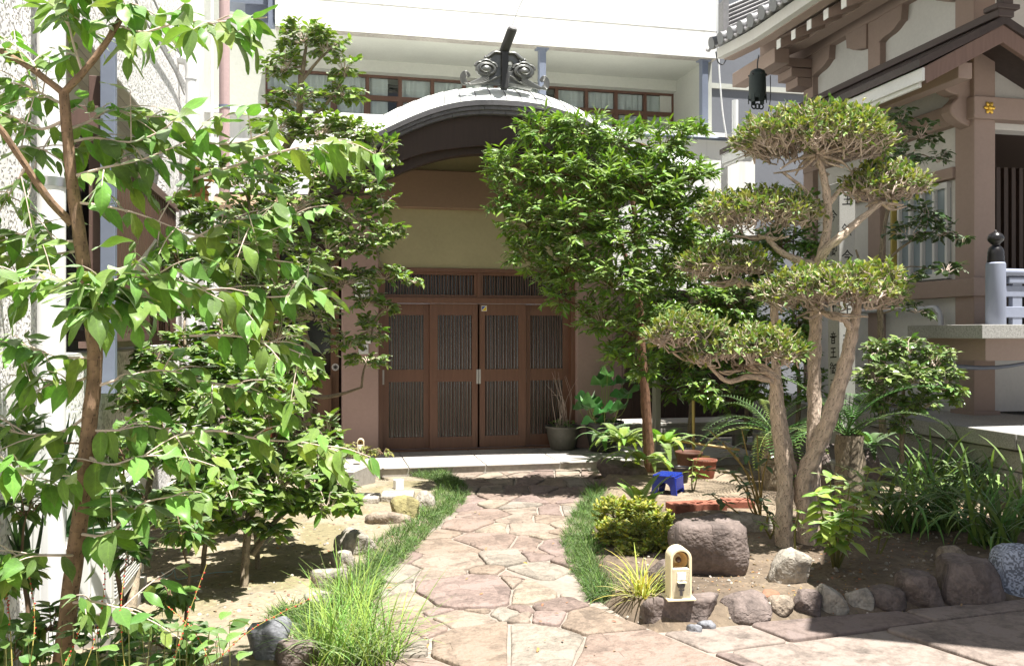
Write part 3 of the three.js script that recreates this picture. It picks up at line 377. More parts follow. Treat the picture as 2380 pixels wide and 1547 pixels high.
{
  const x = XL + 0.1, d = onX(119, x); drainpipe('thick white drainpipe nearest the camera on the pebble-dash wall', x, d, 0.062, -0.05, 6, M.pvc, [EYE + (773.5 - 425) / F * 4.17, 4.6]);
  const x2 = XL + 0.12, d2 = onX(443, x2); drainpipe('slim white drainpipe with an elbow at the far end of the pebble-dash wall', x2, d2, 0.048, 0, 4.05, M.pvc, [3.0, 1.9], (t) => part(t, 'elbow', tube([[V(x2, 4.04, -d2), 0.055], [V(x2, 4.15, -d2), 0.056], [V(x2 - 0.03, 4.22, -d2), 0.05], [V(XL - 0.02, 4.24, -d2), 0.05]], 14, 9), M.pvc));
  const x3 = onZ(521, 11.1); drainpipe('pink painted drainpipe between the two white buildings', x3, 11.1, 0.062, 0, 7.5, M.pink, [], (t) => { for (const y of [2.6, 4.3, 5.7]) part(t, 'bracket', tube([[V(x3, y - 0.018, -11.1), 0.069], [V(x3, y + 0.018, -11.1), 0.069]], 18, 1), M.steelBlue); });
  const x4 = onZ(470, 10.9); for (const [k, lab] of [[0, 'thin grey conduit just left of the pink drainpipe'], [1, 'thin white conduit next to the corner pier of the pebble-dash wall']]) { const t = thing('conduit', lab, 'conduit', V(x4 + k * 0.12, 0, -10.9)); part(t, 'pipe', tube([[V(x4 + k * 0.12, 0, -10.72 - k * 0.06), 0.018], [V(x4 + k * 0.12, 4, -10.72 - k * 0.06), 0.018], [V(x4 + k * 0.12, 7.5, -10.72 - k * 0.06), 0.018]], 8, 3), k ? M.pvc : M.steelBlue); }
  const cb = thing('wall_cable', 'grey cable sloping down across the upper pebble-dash wall', 'cable', V(XL + 0.02, 4, -8)); const cp = (px, py) => { const d = onX(px, XL + 0.03), a = (px - 1190) / F, D = (XL + 0.03) / (a * C + S); return V(XL + 0.03, EYE + (773.5 - py) / F * D, -d); };
  part(cb, 'cable', tube([[cp(355, -4), 0.009], [cp(375, 40), 0.009], [cp(402, 95), 0.009], [cp(440, 172), 0.009]], 6, 6), M.cable);
  const c2 = thing('wall_cable', 'thin second cable sloping down the pebble-dash wall beside the first', 'cable', V(XL + 0.02, 4, -7)); part(c2, 'cable', tube([[cp(312, -4), 0.008], [cp(352, 75), 0.008], [cp(405, 165), 0.008], [cp(428, 220), 0.008]], 6, 6), M.cable);
}
{ // timber entry left of the porch
  const z = -11.15, a = thing('side_entry', 'dark timber side entry with lattice behind the camellia, left of the porch', 'side entry', V(-0.2, 0.08, z));
  const xa = -1.15, xb = onZ(793, 10.8), at = (px) => onZ(px, 11.1), hy = (py) => EYE + (773.5 - py) / F * 11;
  part(a, 'wall', box(xa, xb + 0.1, -0.05, 3.3, z - 0.25, z - 0.15), M.darkWood);
  for (let x = xa + 0.06; x < at(640); x += 0.09) part(a, 'slat', box(x - 0.018, x + 0.018, 0.9, 2.7, z - 0.13, z - 0.09), M.darkWood);
  for (const y of [1.0, 1.75, 2.65]) part(a, 'rail', box(xa, at(795), y - 0.04, y + 0.04, z - 0.15, z - 0.12), M.darkWood);
  part(a, 'pane', box(at(645), at(770), 1.3, 2.6, z - 0.14, z - 0.13), M.glass);
  for (const px of [640, 778]) part(a, 'post', box(at(px) - 0.05, at(px) + 0.05, 0, 2.8, z - 0.1, z + 0.04, 0.006), M.gate);
  part(a, 'eave', merge([extrude(shapeOf([[0, 0], [0.75, -0.24], [0.75, -0.3], [0, -0.06]]), xb - xa + 0.1, 0, [0, 0, 0]).rotateY(-Math.PI / 2).translate(xb, 3.28, z - 0.2)]), M.beam);
  for (let x = xa + 0.05; x < xb; x += 0.16) part(a, 'rafter', extrude(shapeOf([[0, 0], [0.7, -0.225], [0.7, -0.27], [0, -0.05]]), 0.045, 0, [0, 0, 0]).rotateY(-Math.PI / 2).translate(x, 3.2, z - 0.2), M.gate);
  const g = thing('lattice_gate', 'low brown gate with fine vertical slats left of the porch pillar', 'gate', V(at(700), 0.08, z + 0.06)); const gl = at(640), gr = at(770), y1 = hy(870);
  part(g, 'frame', merge([box(gl, gl + 0.22, 0.1, y1, z + 0.06, z + 0.1, 0.004), box(gr - 0.17, gr, 0.1, y1, z + 0.06, z + 0.1, 0.004), box(gl + 0.22, gr - 0.17, y1 - 0.12, y1, z + 0.06, z + 0.098), box(gl + 0.22, gr - 0.17, 0.1, 0.25, z + 0.06, z + 0.098), box(gl + 0.21, gr - 0.16, 0.2, y1 - 0.1, z + 0.06, z + 0.064)]), M.gate);
  for (let x = gl + 0.235; x < gr - 0.175; x += 0.026) part(g, 'slat', box(x - 0.007, x + 0.007, 0.25, y1 - 0.12, z + 0.068, z + 0.092), M.slat);
  part(g, 'handle', box(at(690) - 0.012, at(690) + 0.012, y1 - 0.09, y1 + 0.05, z + 0.1, z + 0.115, 0.004), M.chrome);
  const pl = thing('door_badge', 'small round pale badge on the post beside the porch pillar', 'badge', V(at(779), hy(852), z + 0.05)); const bc = V(at(779), hy(852), z + 0.042); part(pl, 'disc', rod(bc, bc.clone().add(V(0, 0, 0.01)), 0.045, 18), M.whitePlain);
  part(pl, 'symbol', merge([0, 1, 2, 3].map((k) => { const q = new THREE.BoxGeometry(0.01, 0.062, 0.002); q.rotateZ(k * Math.PI / 4); q.translate(bc.x, bc.y, bc.z + 0.0118 + k * 0.0005); return q; })), M.black);
  const sh = thing('wooden_stand', 'orange-brown wooden stand holding a yellow bowl beside the lattice gate', 'stand', V(at(612), 0.1, z + 0.4)); const sx = at(612); part(sh, 'cabinet', box(sx - 0.13, sx + 0.12, 0.08, 1.2, z + 0.2, z + 0.45, 0.01), mat([0.34, 0.1, 0.04], 0.5, T.wood)); part(sh, 'top', box(sx - 0.16, sx + 0.15, 1.2, 1.24, z + 0.17, z + 0.48, 0.006), M.gate);
  const bw = thing('yellow_bowl', 'yellow bowl with red and violet trinkets on the wooden stand', 'bowl', V(sx - 0.02, 1.24, z + 0.33)); part(bw, 'bowl', lathe([[0.06, 0], [0.075, 0.02], [0.085, 0.14], [0.1, 0.2], [0.12, 0.22], [0.1, 0.225], [0.085, 0.2]], 20, sx - 0.02, 1.24, z + 0.33), M.yellow); for (const [x, y, zz, m] of [[0.03, 0.1, 0.12, M.red], [0.06, 0.05, 0.11, M.blue], [-0.05, 0.06, 0.11, mat([0.3, 0.25, 0.6], 0.5)]]) { const s = new THREE.IcosahedronGeometry(0.035, 2); s.scale(1, 0.8, 0.5); s.translate(sx - 0.02 + x, 1.24 + y, z + 0.33 + zz - 0.03); part(bw, 'trinket', s, m); }
}
// ================================================================ THE TEMPLE HALL on the right
const XT = 6.62;
{
  const t = thing('temple_hall', 'temple hall with brown timber frame, white plaster panels and grey tiled eaves', 'temple hall', V(9, 0, -8.5));
  const d0 = 7.75, d1 = 10.95, xr = 11, base = 0.7, W = M.templeWood;
  part(t, 'wall', merge([box(XT + 0.06, XT + 0.2, base, 5.6, -d1, -d0 - 0.2), box(XT + 0.06, xr, base, 5.6, -d1, -d1 + 0.1), box(XT + 0.2, xr, 3.7, 5.6, -d0 - 0.3, -d0 - 0.12), box(XT + 0.2, xr, base, 1.5, -d0 - 0.5, -d0 - 0.3)]), M.plasterTemple);
  part(t, 'room_wall', merge([box(XT + 0.2, xr, 1.6, 3.8, -d0 - 2.4, -d0 - 2.3), box(XT + 0.22, XT + 0.26, 1.5, 3.7, -d0 - 2.3, -d0 - 0.3), box(XT + 0.2, xr, 1.52, 1.6, -d0 - 2.3, -d0 - 0.3), box(XT + 0.2, xr, 3.72, 3.8, -d0 - 2.3, -d0 - 0.3)]), M.darkWood);
  for (let k = 0; k < 9; k++) part(t, 'slat', box(XT + 0.36 + k * 0.1, XT + 0.41 + k * 0.1, 1.6, 3.4, -d0 - 0.6, -d0 - 0.55), M.darkWood);
  const pd = [d0, 9.39, 10.85]; pd.forEach((d, i) => part(t, 'pillar', i ? box(XT - 0.02, XT + 0.14, base, 5.6, -d - 0.12, -d + 0.12, 0.01) : merge([box(XT, XT + 0.26, base, 5.6, -d - 0.28, -d, 0.012), box(XT - 0.03, XT + 0.29, base, base + 0.04, -d - 0.31, -d + 0.03)]), W));
  part(t, 'beam', box(XT - 0.04, XT + 0.1, 3.76, 3.99, -d1, -d0 + 0.05, 0.01), W);
  part(t, 'beam', box(XT - 0.039, xr, 3.761, 3.991, -d0 - 0.1, -d0 + 0.051, 0.01), W);
  part(t, 'sill_beam', box(XT - 0.04, XT + 0.1, 1.93, 2.12, -d1, -d0 + 0.04, 0.01), W); part(t, 'sill_beam', box(XT - 0.039, XT + 0.32, 1.931, 2.121, -d0 - 0.2, -d0 + 0.041, 0.01), W);
  part(t, 'beam', box(XT - 0.03, XT + 0.1, 3.2, 3.32, -d1 + 0.02, -d0 - 0.28, 0.008), W);
  part(t, 'top_beam', box(XT - 0.05, XT + 0.2, 5.35, 5.62, -11.4, -6.6, 0.01), W);
  // brackets at the head of the pillars
  for (const d of pd) { for (const s of [-1, 1]) { const q = new THREE.Shape(); q.moveTo(0, 0); q.lineTo(0, -0.3); q.quadraticCurveTo(0.05, -0.27, 0.14, -0.26); q.bezierCurveTo(0.3, -0.25, 0.33, -0.18, 0.4, -0.17); q.lineTo(0.42, 0); part(t, 'bracket', extrude(q, 0.09, 0.004, [0, 0, 0]).rotateY(s > 0 ? Math.PI / 2 : -Math.PI / 2).translate(s > 0 ? XT - 0.04 : XT + 0.06, 5.352, -d - s * 0.12), W); } }
  for (const [k, w] of [[0, 0.36], [1, 0.27], [2, 0.18]]) part(t, 'corner_block', box(XT - 0.06 - w, XT + 0.02, 5.18 - k * 0.13, 5.3 - k * 0.13, -d1 - w * 0.6, -d1 + 0.2, 0.008), W);
  // golden nail covers
  const flower = (x, y, z, turn) => { const gs = [lathe([[0, 0.03], [0.02, 0.028], [0.026, 0.015], [0.03, 0.0]], 12, 0, 0, 0)]; for (let k = 0; k < 6; k++) { const s = new THREE.SphereGeometry(0.026, 8, 6); s.scale(1.15, 0.5, 0.8); s.translate(0.04, 0.005, 0); s.rotateY(k * Math.PI / 3); gs.push(s); } const g = merge(gs); g.rotateX(Math.PI / 2); if (turn) g.rotateY(-Math.PI / 2); g.translate(x, y, z); return g; };
  part(t, 'nail_cover', flower(XT - 0.045, 3.885, -onX(2226, XT - 0.05), true), M.gold, 'gold flower-shaped nail cover'); part(t, 'nail_cover', flower(onZ(2301, d0 - 0.06), 3.87, -d0 + 0.056, false), M.gold, 'gold flower-shaped nail cover');
  // side window
  const wa = onX(2085, XT), wb = onX(2214, XT) + 0.08; const w = part(t, 'window', merge([box(XT - 0.0, XT + 0.1, 2.14, 2.2, -wa, -wb), box(XT, XT + 0.1, 3.12, 3.18, -wa, -wb), ...[0, 0.25, 0.5, 0.75, 1].map((k) => { const d = lerp(wb + 0.02, wa - 0.02, k); return box(XT + 0.002, XT + 0.098, 2.2, 3.12, -d - 0.018, -d + 0.018); }), box(XT + 0.01, XT + 0.09, 2.62, 2.65, -wa, -wb)]), mat([0.55, 0.55, 0.54], 0.5));
  part(w, 'pane', box(XT + 0.045, XT + 0.05, 2.2, 3.12, -wa, -wb), mat([0.22, 0.27, 0.3], 0.15)); part(t, 'window_board', box(XT - 0.02, XT + 0.05, 2.13, 3.2, -wa - 0.09, -wa - 0.06), mat([0.4, 0.32, 0.08], 0.6));
  part(t, 'pipe', tube([[V(XT - 0.06, 1.82, -9.6), 0.028], [V(XT - 0.06, 1.82, -8.4), 0.028], [V(XT - 0.06, 1.82, -8.25), 0.03], [V(XT - 0.06, 1.74, -8.18), 0.03], [V(XT - 0.06, 1.2, -8.18), 0.028], [V(XT - 0.06, 0.85, -8.18), 0.028], [V(XT - 0.06, 0.76, -8.3), 0.028], [V(XT - 0.06, 0.78, -8.7), 0.028]], 10, 40), mat([0.55, 0.56, 0.6], 0.4));
  // gabled lean-to roof over the side
  const gz0 = -7.2, gz1 = -11.4, ex = 5.55, ey = 4.14, ax = 6.5, ay = 4.63, rx = 7.5;
  part(t, 'porch_roof', merge([extrude(shapeOf([[ex, ey], [ax, ay], [rx, ey], [rx, ey - 0.07], [ax, ay - 0.08], [ex, ey - 0.07]]), gz0 - gz1, 0.003, [0, 0, gz1])]), mat([0.075, 0.055, 0.05], 0.6, T.blotch));
  part(t, 'porch_bargeboard', extrude(shapeOf([[ex + 0.05, ey - 0.075], [ax, ay - 0.085], [rx - 0.05, ey - 0.075], [rx - 0.1, ey - 0.21], [ax, ay - 0.25], [ex + 0.1, ey - 0.21]]), 0.05, 0.004, [0, 0, gz0 - 0.08]), mat([0.2, 0.13, 0.11], 0.7, T.wood));
  part(t, 'eave_board', box(ex + 0.03, ex + 0.06, ey - 0.2, ey - 0.075, gz1, gz0 - 0.001, 0.004), M.whitePlain); part(t, 'eave_board', box(ex + 0.061, ex + 0.09, ey - 0.24, ey - 0.09, gz1, gz0 - 0.085, 0.004), M.whitePlain);
  part(t, 'porch_soffit', extrude(shapeOf([[ex + 0.1, ey - 0.1], [ax, ay - 0.13], [ax, ay - 0.16], [ex + 0.1, ey - 0.13]]), gz0 - gz1 - 0.1, 0, [0, 0, gz1]), mat([0.5, 0.42, 0.2], 0.8, T.wood)); part(t, 'porch_beam', box(6.1, 6.26, 4.04, 4.2, gz1, gz0 - 0.15, 0.01), W);
  part(t, 'ridge_cap', merge([box(ax - 0.09, ax + 0.09, ay - 0.02, ay + 0.06, gz1, gz0 + 0.02, 0.01), box(ax - 0.13, ax + 0.13, ay + 0.05, ay + 0.1, gz0 - 0.14, gz0 + 0.05, 0.01), box(ax - 0.05, ax + 0.06, ay + 0.1, ay + 0.3, gz0 - 0.06, gz0 + 0.04, 0.008)]), mat([0.075, 0.055, 0.05], 0.6));
  { const q = new THREE.Shape(); q.moveTo(0, 0); q.lineTo(0, -0.62); q.bezierCurveTo(-0.1, -0.58, -0.2, -0.56, -0.24, -0.47); q.bezierCurveTo(-0.26, -0.36, -0.12, -0.38, -0.15, -0.28); q.bezierCurveTo(-0.25, -0.3, -0.38, -0.22, -0.4, -0.12); q.quadraticCurveTo(-0.38, -0.04, -0.5, 0); part(t, 'carved_bracket', extrude(q, 0.13, 0.012, [XT + 0.02, 4.57 - 0.25, -d0 - 0.2]), W); }
  // main roof: rafters, eave boards, tiles
  const xe = 5.4, far = 11.3, near = 6.35, yE = (d) => 5.34 + 0.16 * sst(8.4, 6.4, d) + 0.1 * sst(10, 11.8, d), fl = (d) => -0.2 * sst(8.4, 6.4, d) * 0.5;
  for (let d = near + 0.2; d < far - 0.9; d += 0.352) { part(t, 'rafter', extrude(shapeOf([[xe + 0.32 + fl(d), 5.03], [XT + 0.1, 5.42], [XT + 0.1, 5.55], [xe + 0.32 + fl(d), 5.14]]), 0.09, 0, [0, yE(d) - 5.2, -d - 0.045]), W); part(t, 'rafter_tip', box(xe + 0.31 + fl(d), xe + 0.318 + fl(d), 5.028 + yE(d) - 5.2, 5.142 + yE(d) - 5.2, -d - 0.047, -d + 0.047), M.whitePlain); }
  const along = (fx, fy, fx1, fy1) => uvm(merge([surface((u, v) => { const d = lerp(near, far, u); return [lerp(xe + fx, xe + fx1, v) + fl(d), lerp(yE(d) + fy, yE(d) + fy1, v), -d]; }, 30, 1)]));
  const beamAlong = (x0, x1, y0, y1) => merge([along(x0, y0, x0, y1), along(x0, y1, x1, y1), along(x1, y1, x1, y0), along(x1, y0, x0, y0)]);
  part(t, 'eave_board', beamAlong(0.06, 0.16, -0.02, 0.12), mat([0.62, 0.6, 0.56], 0.8, T.plaster)); part(t, 'eave_beam', beamAlong(0.16, 0.31, -0.03, 0.06), W); part(t, 'eave_purlin', beamAlong(0.72, 0.92, -0.02, 0.2), W);
  part(t, 'roof_boarding', uvm(surface((u, v) => { const d = lerp(near, far, u), x = lerp(xe + 0.1 + fl(d), 12, v); return [x, yE(d) + 0.02 + (x - xe) * 0.3, -d]; }, 30, 4)), mat([0.36, 0.27, 0.22], 0.85, T.wood));
  part(t, 'roof', uvm(surface((u, v) => { const d = lerp(near, far, u), x = lerp(xe + 0.02 + fl(d), 12, v); return [x, yE(d) + 0.13 + (x - xe) * 0.42, -d]; }, 30, 4)), M.tile);
  for (let d = near + 0.1; d < far; d += 0.28) { const a = V(xe - 0.06 + fl(d), yE(d) + 0.16, -d), b = V(12, yE(d) + 0.17 + 6.85 * 0.42, -d); part(t, 'cover_tile', rod(a, b, 0.078, 12), M.tile); part(t, 'tile_end', rod(a.clone().add(V(-0.014, 0, 0)), a.clone().add(V(0.03, 0.01, 0)), 0.086, 14), mat([0.17, 0.17, 0.175], 0.6)); part(t, 'pan_tile', tube([[V(a.x + 0.02, a.y - 0.02, -d - 0.07), 0.02], [V(a.x + 0.02, a.y - 0.055, -d - 0.14), 0.02], [V(a.x + 0.02, a.y - 0.02, -d - 0.21), 0.02]], 6, 6), M.tile); }
  for (let k = 0; k < 6; k++) part(t, 'ridge_tile', tube([[V(xe + 0.0, yE(far) + 0.28 + k * 0.055, -far + 0.28), 0.03], [V(8, yE(far) + 1.5 + k * 0.055, -far + 0.28), 0.03]], 7, 1), M.tile);
  part(t, 'ridge_end', box(xe - 0.02, xe + 0.06, yE(far) + 0.2, yE(far) + 0.66, -far + 0.2, -far + 0.36), M.tile);
  part(t, 'hip_beam', box(5.84, 6.06, 5.1, 5.3, -11.6, -10.4, 0.012), W);
  part(t, 'roof_front', merge([box(xe + 0.1, 12, 5.2, 5.45, -near - 0.1, -near + 0.02), extrude(shapeOf([[xe - 0.2, 5.4], [12, 8.2], [12, 5.3], [xe - 0.2, 5.3]]), 0.1, 0, [0, 0, -near - 0.02])]), W);
  { // unseen roof on a post out of view, shaped to cast the forecourt shadow corner
    const cx = 3.25, cd = 2.96, h = 4.5, q = (a, b, y) => [cx + 0.57 * a + 0.87 * b, y, -(cd + 0.82 * a - 0.49 * b)]; const sh = (y0, y1) => merge([surface((u, v) => q(u * 3.0, v * 4.5, y0 + y1 * Math.min(u * 3.0, v * 4.5)), 6, 6), surface((u, v) => q(u * 3.0, v * 4.5, y0 - 0.12), 2, 2)]);
    part(t, 'unseen_shade_roof', uvm(sh(h, 0.4)), M.tile); const p = q(1.2, 1.2, 0); part(t, 'unseen_roof_post', box(p[0] - 0.1, p[0] + 0.1, 0, h, p[2] - 0.1, p[2] + 0.1, 0.01), W);
  }
  // veranda
  part(t, 'veranda_slab', box(5.72, xr, 1.5, 1.625, -7.6, -6.6, 0.006), M.stone); part(t, 'veranda_beam', box(5.86, xr, 1.3, 1.5, -7.5, -6.72), W); part(t, 'conduit', tube([[V(6.35, 1.23, -8.1), 0.03], [V(6.1, 1.23, -7.7), 0.03], [V(6.6, 1.2, -7.5), 0.02], [V(7.4, 1.32, -7.4), 0.012]], 8, 16), M.steelBlue);
  const rl = thing('veranda_railing', 'grey-blue railing with a black onion-shaped post cap on the temple veranda', 'railing', V(6.02, 1.625, -6.76)), px = 6.02, pz = -6.78;
  part(rl, 'post', lathe([[0, 0], [0.085, 0], [0.083, 0.55], [0.075, 0.565], [0, 0.566]], 22, px, 1.626, pz), M.railBlue);
  part(rl, 'post_cap', lathe([[0.072, 0], [0.075, 0.01], [0.07, 0.03], [0.072, 0.05], [0.068, 0.07], [0.07, 0.09], [0.06, 0.13], [0.035, 0.155], [0.03, 0.165], [0.045, 0.175], [0.066, 0.2], [0.07, 0.225], [0.058, 0.255], [0.03, 0.275], [0.012, 0.285], [0, 0.3]], 24, px, 2.19, pz), M.black);
  part(rl, 'top_rail', tube([[V(px + 0.04, 2.1, pz + 0.03), 0.035], [V(px + 0.5, 2.1, pz + 0.03), 0.035], [V(xr, 2.1, pz + 0.03), 0.035]], 12, 3), M.railBlue);
  for (const y of [1.93, 1.74]) part(rl, 'rail', box(px + 0.05, xr, y - 0.05, y + 0.05, pz - 0.03, pz + 0.03, 0.006), M.railBlue);
  for (const k of [0, 1, 2]) part(rl, 'strut', merge([box(px + 0.16 + k * 0.55, px + 0.26 + k * 0.55, 1.626, 2.0, pz - 0.025, pz + 0.025), box(px + 0.1 + k * 0.55, px + 0.32 + k * 0.55, 2.0, 2.06, pz - 0.03, pz + 0.05, 0.01)]), M.railBlue);
  // stone platform with block facing
  const pf = thing('stone_platform', 'grey cut-stone platform and step under the temple hall', 'stone platform', V(8, 0, -6));
  part(pf, 'core', box(5.95, xr, -0.05, 0.66, -11.2, -2.2), M.stone);
  for (let k = 0; k < 9; k++) for (const [x0, x1] of [[5.74, 6.3], [6.31, 7.1]]) part(pf, 'stone_slab', box(x0, x1, 0.56, 0.7, -8.4 + k * 0.72 + 0.005, -8.4 + (k + 1) * 0.72 - 0.005, 0.01), M.stone);
  for (let r = 0; r < 3; r++) for (let k = 0; k < 11; k++) { const o = (r & 1) * 0.3; part(pf, 'stone_block', box(5.82 + rr(0, 0.02), 5.96, 0.005 + r * 0.18, 0.178 + r * 0.18, -8.4 + k * 0.6 + o + 0.005, -8.4 + (k + 1) * 0.6 + o - 0.005, 0.012), M.stone); }
}
{ // hanging lantern
  const p = P(1761, 200, 11.2), l = thing('hanging_lantern', 'dark green bronze bell-shaped lantern hanging from the temple eave', 'lantern', V(p.x, p.y + 0.3, p.z)), y = p.y - 0.2;
  part(l, 'bell', lathe([[0, 0.42], [0.05, 0.415], [0.09, 0.39], [0.104, 0.34], [0.108, 0.2], [0.11, 0.03], [0.1, 0.03], [0.09, 0.2], [0.02, 0.36]], 24, p.x, y, p.z), M.lantern);
  for (let k = 0; k < 6; k++) { const a = k * 1.047, b = box(-0.03, 0.03, -0.05, 0.05, -0.006, 0.006, 0.004); b.translate(0, 0.03, 0.11); b.rotateY(a); b.translate(p.x, y, p.z); part(l, 'skirt_plate', b, M.lantern); const s = new THREE.SphereGeometry(0.014, 8, 6); s.translate(0, 0.34, 0.105); s.rotateY(a); s.translate(p.x, y, p.z); part(l, 'boss', s, M.black); }
  for (const s of [-1, 0, 1]) { const r = new THREE.TorusGeometry(0.032, 0.01, 6, 14); r.translate(p.x + s * 0.05, y - 0.06, p.z); part(l, 'fringe_ring', r, M.lantern); }
  part(l, 'hook', tube([[V(p.x, y + 0.41, p.z), 0.008], [V(p.x, y + 0.5, p.z), 0.008], [V(p.x + 0.02, y + 0.6, p.z), 0.008]], 6, 4), M.black);
  const cord = (n, lab, pts, r, m) => { const c = thing(n, lab, 'cable', pts[0].clone()); part(c, 'cable', tube(pts.map((q) => [q, r]), 6, pts.length * 4), m); };
  cord('hanging_cable', 'dark cord hanging beside the bronze lantern', [P(1791, 175, 12.1), P(1791, 230, 12.1), P(1785, 265, 12.1), P(1778, 300, 12.1)], 0.006, M.black);
  cord('hanging_cable', 'white cable dropping down the right end of the balcony front', [P(1668, -5, 13.6), P(1671, 140, 13.6), P(1680, 260, 13.6), P(1690, 325, 13.6)], 0.012, M.pvc);
  cord('hanging_cable', 'dark looped cable under the corner of the balcony front', [P(1664, 120, 13.5), P(1670, 145, 13.5), P(1680, 150, 13.5), P(1690, 135, 13.5), P(1725, 130, 12.4)], 0.01, M.black);
  cord('hanging_cable', 'thin wire rising in front of the balcony behind the ridge ornament', [P(1172, 100, 12.8), P(1190, 60, 12.8), P(1205, 20, 12.8), P(1217, -6, 12.8)], 0.006, M.cable);
  cord('roof_pipe', 'dark grey pipe lying along the white coping beside the topiary', [P(1450, 312, 12.6), P(1560, 316, 12.6), P(1680, 323, 12.6), P(1745, 326, 12.6)], 0.03, M.steelBlue);
}
// ================================================================ ROCKS, KERBS, SMALL THINGS
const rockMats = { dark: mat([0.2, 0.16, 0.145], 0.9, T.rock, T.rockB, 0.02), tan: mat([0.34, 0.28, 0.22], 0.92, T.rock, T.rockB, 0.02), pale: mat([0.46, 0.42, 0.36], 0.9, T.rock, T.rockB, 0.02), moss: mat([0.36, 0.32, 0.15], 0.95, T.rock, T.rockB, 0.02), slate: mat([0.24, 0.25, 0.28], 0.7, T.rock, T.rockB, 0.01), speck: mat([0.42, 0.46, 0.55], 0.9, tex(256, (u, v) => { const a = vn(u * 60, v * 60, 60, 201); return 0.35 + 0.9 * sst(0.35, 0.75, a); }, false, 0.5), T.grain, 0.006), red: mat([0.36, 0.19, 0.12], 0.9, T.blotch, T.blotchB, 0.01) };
function rockGeo(w, h, d, sd, sharp = 0.35, flatTop = 0) {
  let g = new THREE.IcosahedronGeometry(1, 5); g.deleteAttribute('uv'); g.deleteAttribute('normal'); g = mergeVertices(g, 1e-4);
  const p = g.attributes.position, planes = []; seed = sd * 7919 + 13;
  for (let k = 0; k < 9; k++) { const n = V(rr(-1, 1), rr(-0.8, 1), rr(-1, 1)).normalize(); planes.push([n, rr(0.5, 0.85)]); }
  if (flatTop) planes.push([V(rr(-0.12, 0.12), 1, rr(-0.12, 0.12)).normalize(), flatTop]);
  for (let i = 0; i < p.count; i++) {
    const v = V(p.getX(i), p.getY(i), p.getZ(i)), bx = (q) => Math.sign(q) * Math.pow(Math.abs(q), 0.72); let r = 1;
    for (const [n, o] of planes) { const q = v.dot(n); if (q > 0.05) { const t = o / q; if (t < r) r = lerp(r, t, 0.6 + sharp); } }
    r *= 1 + 0.1 * (fbm(v.x * 2 + 9 + sd, v.y * 2 + v.z * 1.3 + 9, 64, sd, 4) - 0.5) * 2 + 0.05 * (fbm(v.x * 7 + 19, v.z * 7 + v.y * 5 + 29, 64, sd + 5, 3) - 0.5);
    p.setXYZ(i, bx(v.x) * r * w / 1.75, bx(v.y) * r * h / 1.6, bx(v.z) * r * d / 1.75);
  }
  g.computeVertexNormals(); return uvm(g);
}
function rock(name, label, category, pxa, pxb, top, bot, m, o = {}) {
  const hb = o.h ?? 0, b = G((pxa + pxb) / 2, bot, hb), D = (EYE - hb) * F / (bot - 773.5), w = (pxb - pxa) / F * D, h = Math.max(0.04, (bot - top) / F * D * (o.tall ?? 0.92)), dp = w * (o.deep ?? 0.75);
  const g = rockGeo(w, h * 1.35, dp, o.seed ?? Math.round(pxa + top), o.sharp, o.flat); g.rotateY(-YAW + (o.turn ?? 0));
  g.translate(b.x + FWD.x * dp * 0.4, b.y + h * 0.42, b.z + FWD.z * dp * 0.4);
  const t = thing(name, label, category, b, o.group); part(t, 'stone', g, m); return t;
}
const R = rockMats;
rock('boulder', 'dark pointed boulder with a cream garden lamp on top', 'boulder', 1508, 1690, 1394, 1458, R.dark, { flat: 0.75, seed: 3, deep: 0.6 });
rock('boulder', 'brown rounded kerb boulder just right of the lamp boulder', 'boulder', 1676, 1796, 1392, 1448, R.dark, { seed: 8 });
rock('kerb_stone', 'small tan kerb stone between two larger ones, third from the lamp', 'kerb stone', 1790, 1852, 1396, 1440, R.tan, { seed: 5 });
rock('kerb_stone', 'grey-brown kerb stone below the white rock', 'kerb stone', 1848, 1916, 1384, 1436, R.dark, { seed: 9 });
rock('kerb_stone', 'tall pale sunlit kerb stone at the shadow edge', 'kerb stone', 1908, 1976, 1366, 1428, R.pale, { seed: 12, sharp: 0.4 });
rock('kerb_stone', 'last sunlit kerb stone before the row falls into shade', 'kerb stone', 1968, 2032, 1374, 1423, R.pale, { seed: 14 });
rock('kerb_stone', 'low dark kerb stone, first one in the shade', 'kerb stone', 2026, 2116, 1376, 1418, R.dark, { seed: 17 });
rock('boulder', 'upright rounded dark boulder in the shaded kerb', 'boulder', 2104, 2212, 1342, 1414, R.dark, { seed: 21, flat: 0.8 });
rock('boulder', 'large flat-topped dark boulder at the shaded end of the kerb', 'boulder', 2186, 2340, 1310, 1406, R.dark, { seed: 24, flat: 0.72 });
rock('boulder', 'blue-grey speckled granite boulder at the right picture edge', 'boulder', 2326, 2420, 1285, 1385, R.speck, { seed: 29 });
rock('boulder', 'grey stone low under the strap leaves behind the shaded kerb', 'boulder', 2190, 2260, 1282, 1330, R.tan, { seed: 26, h: 0.05 });
rock('boulder', 'white angular rock standing on the soil below the topiary', 'boulder', 1798, 1894, 1286, 1358, R.pale, { seed: 33, sharp: 0.42, h: 0.06 });
rock('boulder', 'big square brown boulder between yellow shrub and topiary', 'boulder', 1562, 1742, 1206, 1338, R.dark, { seed: 41, flat: 0.62, h: 0.05, deep: 0.8, sharp: 0.42 });
rock('boulder', 'dark boulder hidden behind the cream garden lamp', 'boulder', 1505, 1610, 1308, 1395, R.dark, { seed: 44, h: 0.03 });
rock('boulder', 'reddish boulder behind the topiary trunks under palm shadows', 'boulder', 1900, 2045, 1032, 1165, R.dark, { seed: 47, h: 0.05, flat: 0.7 });
rock('boulder', 'mossy weathered rock at the corner of the stone platform', 'boulder', 2070, 2215, 950, 1075, R.moss, { seed: 49, h: 0.1 });
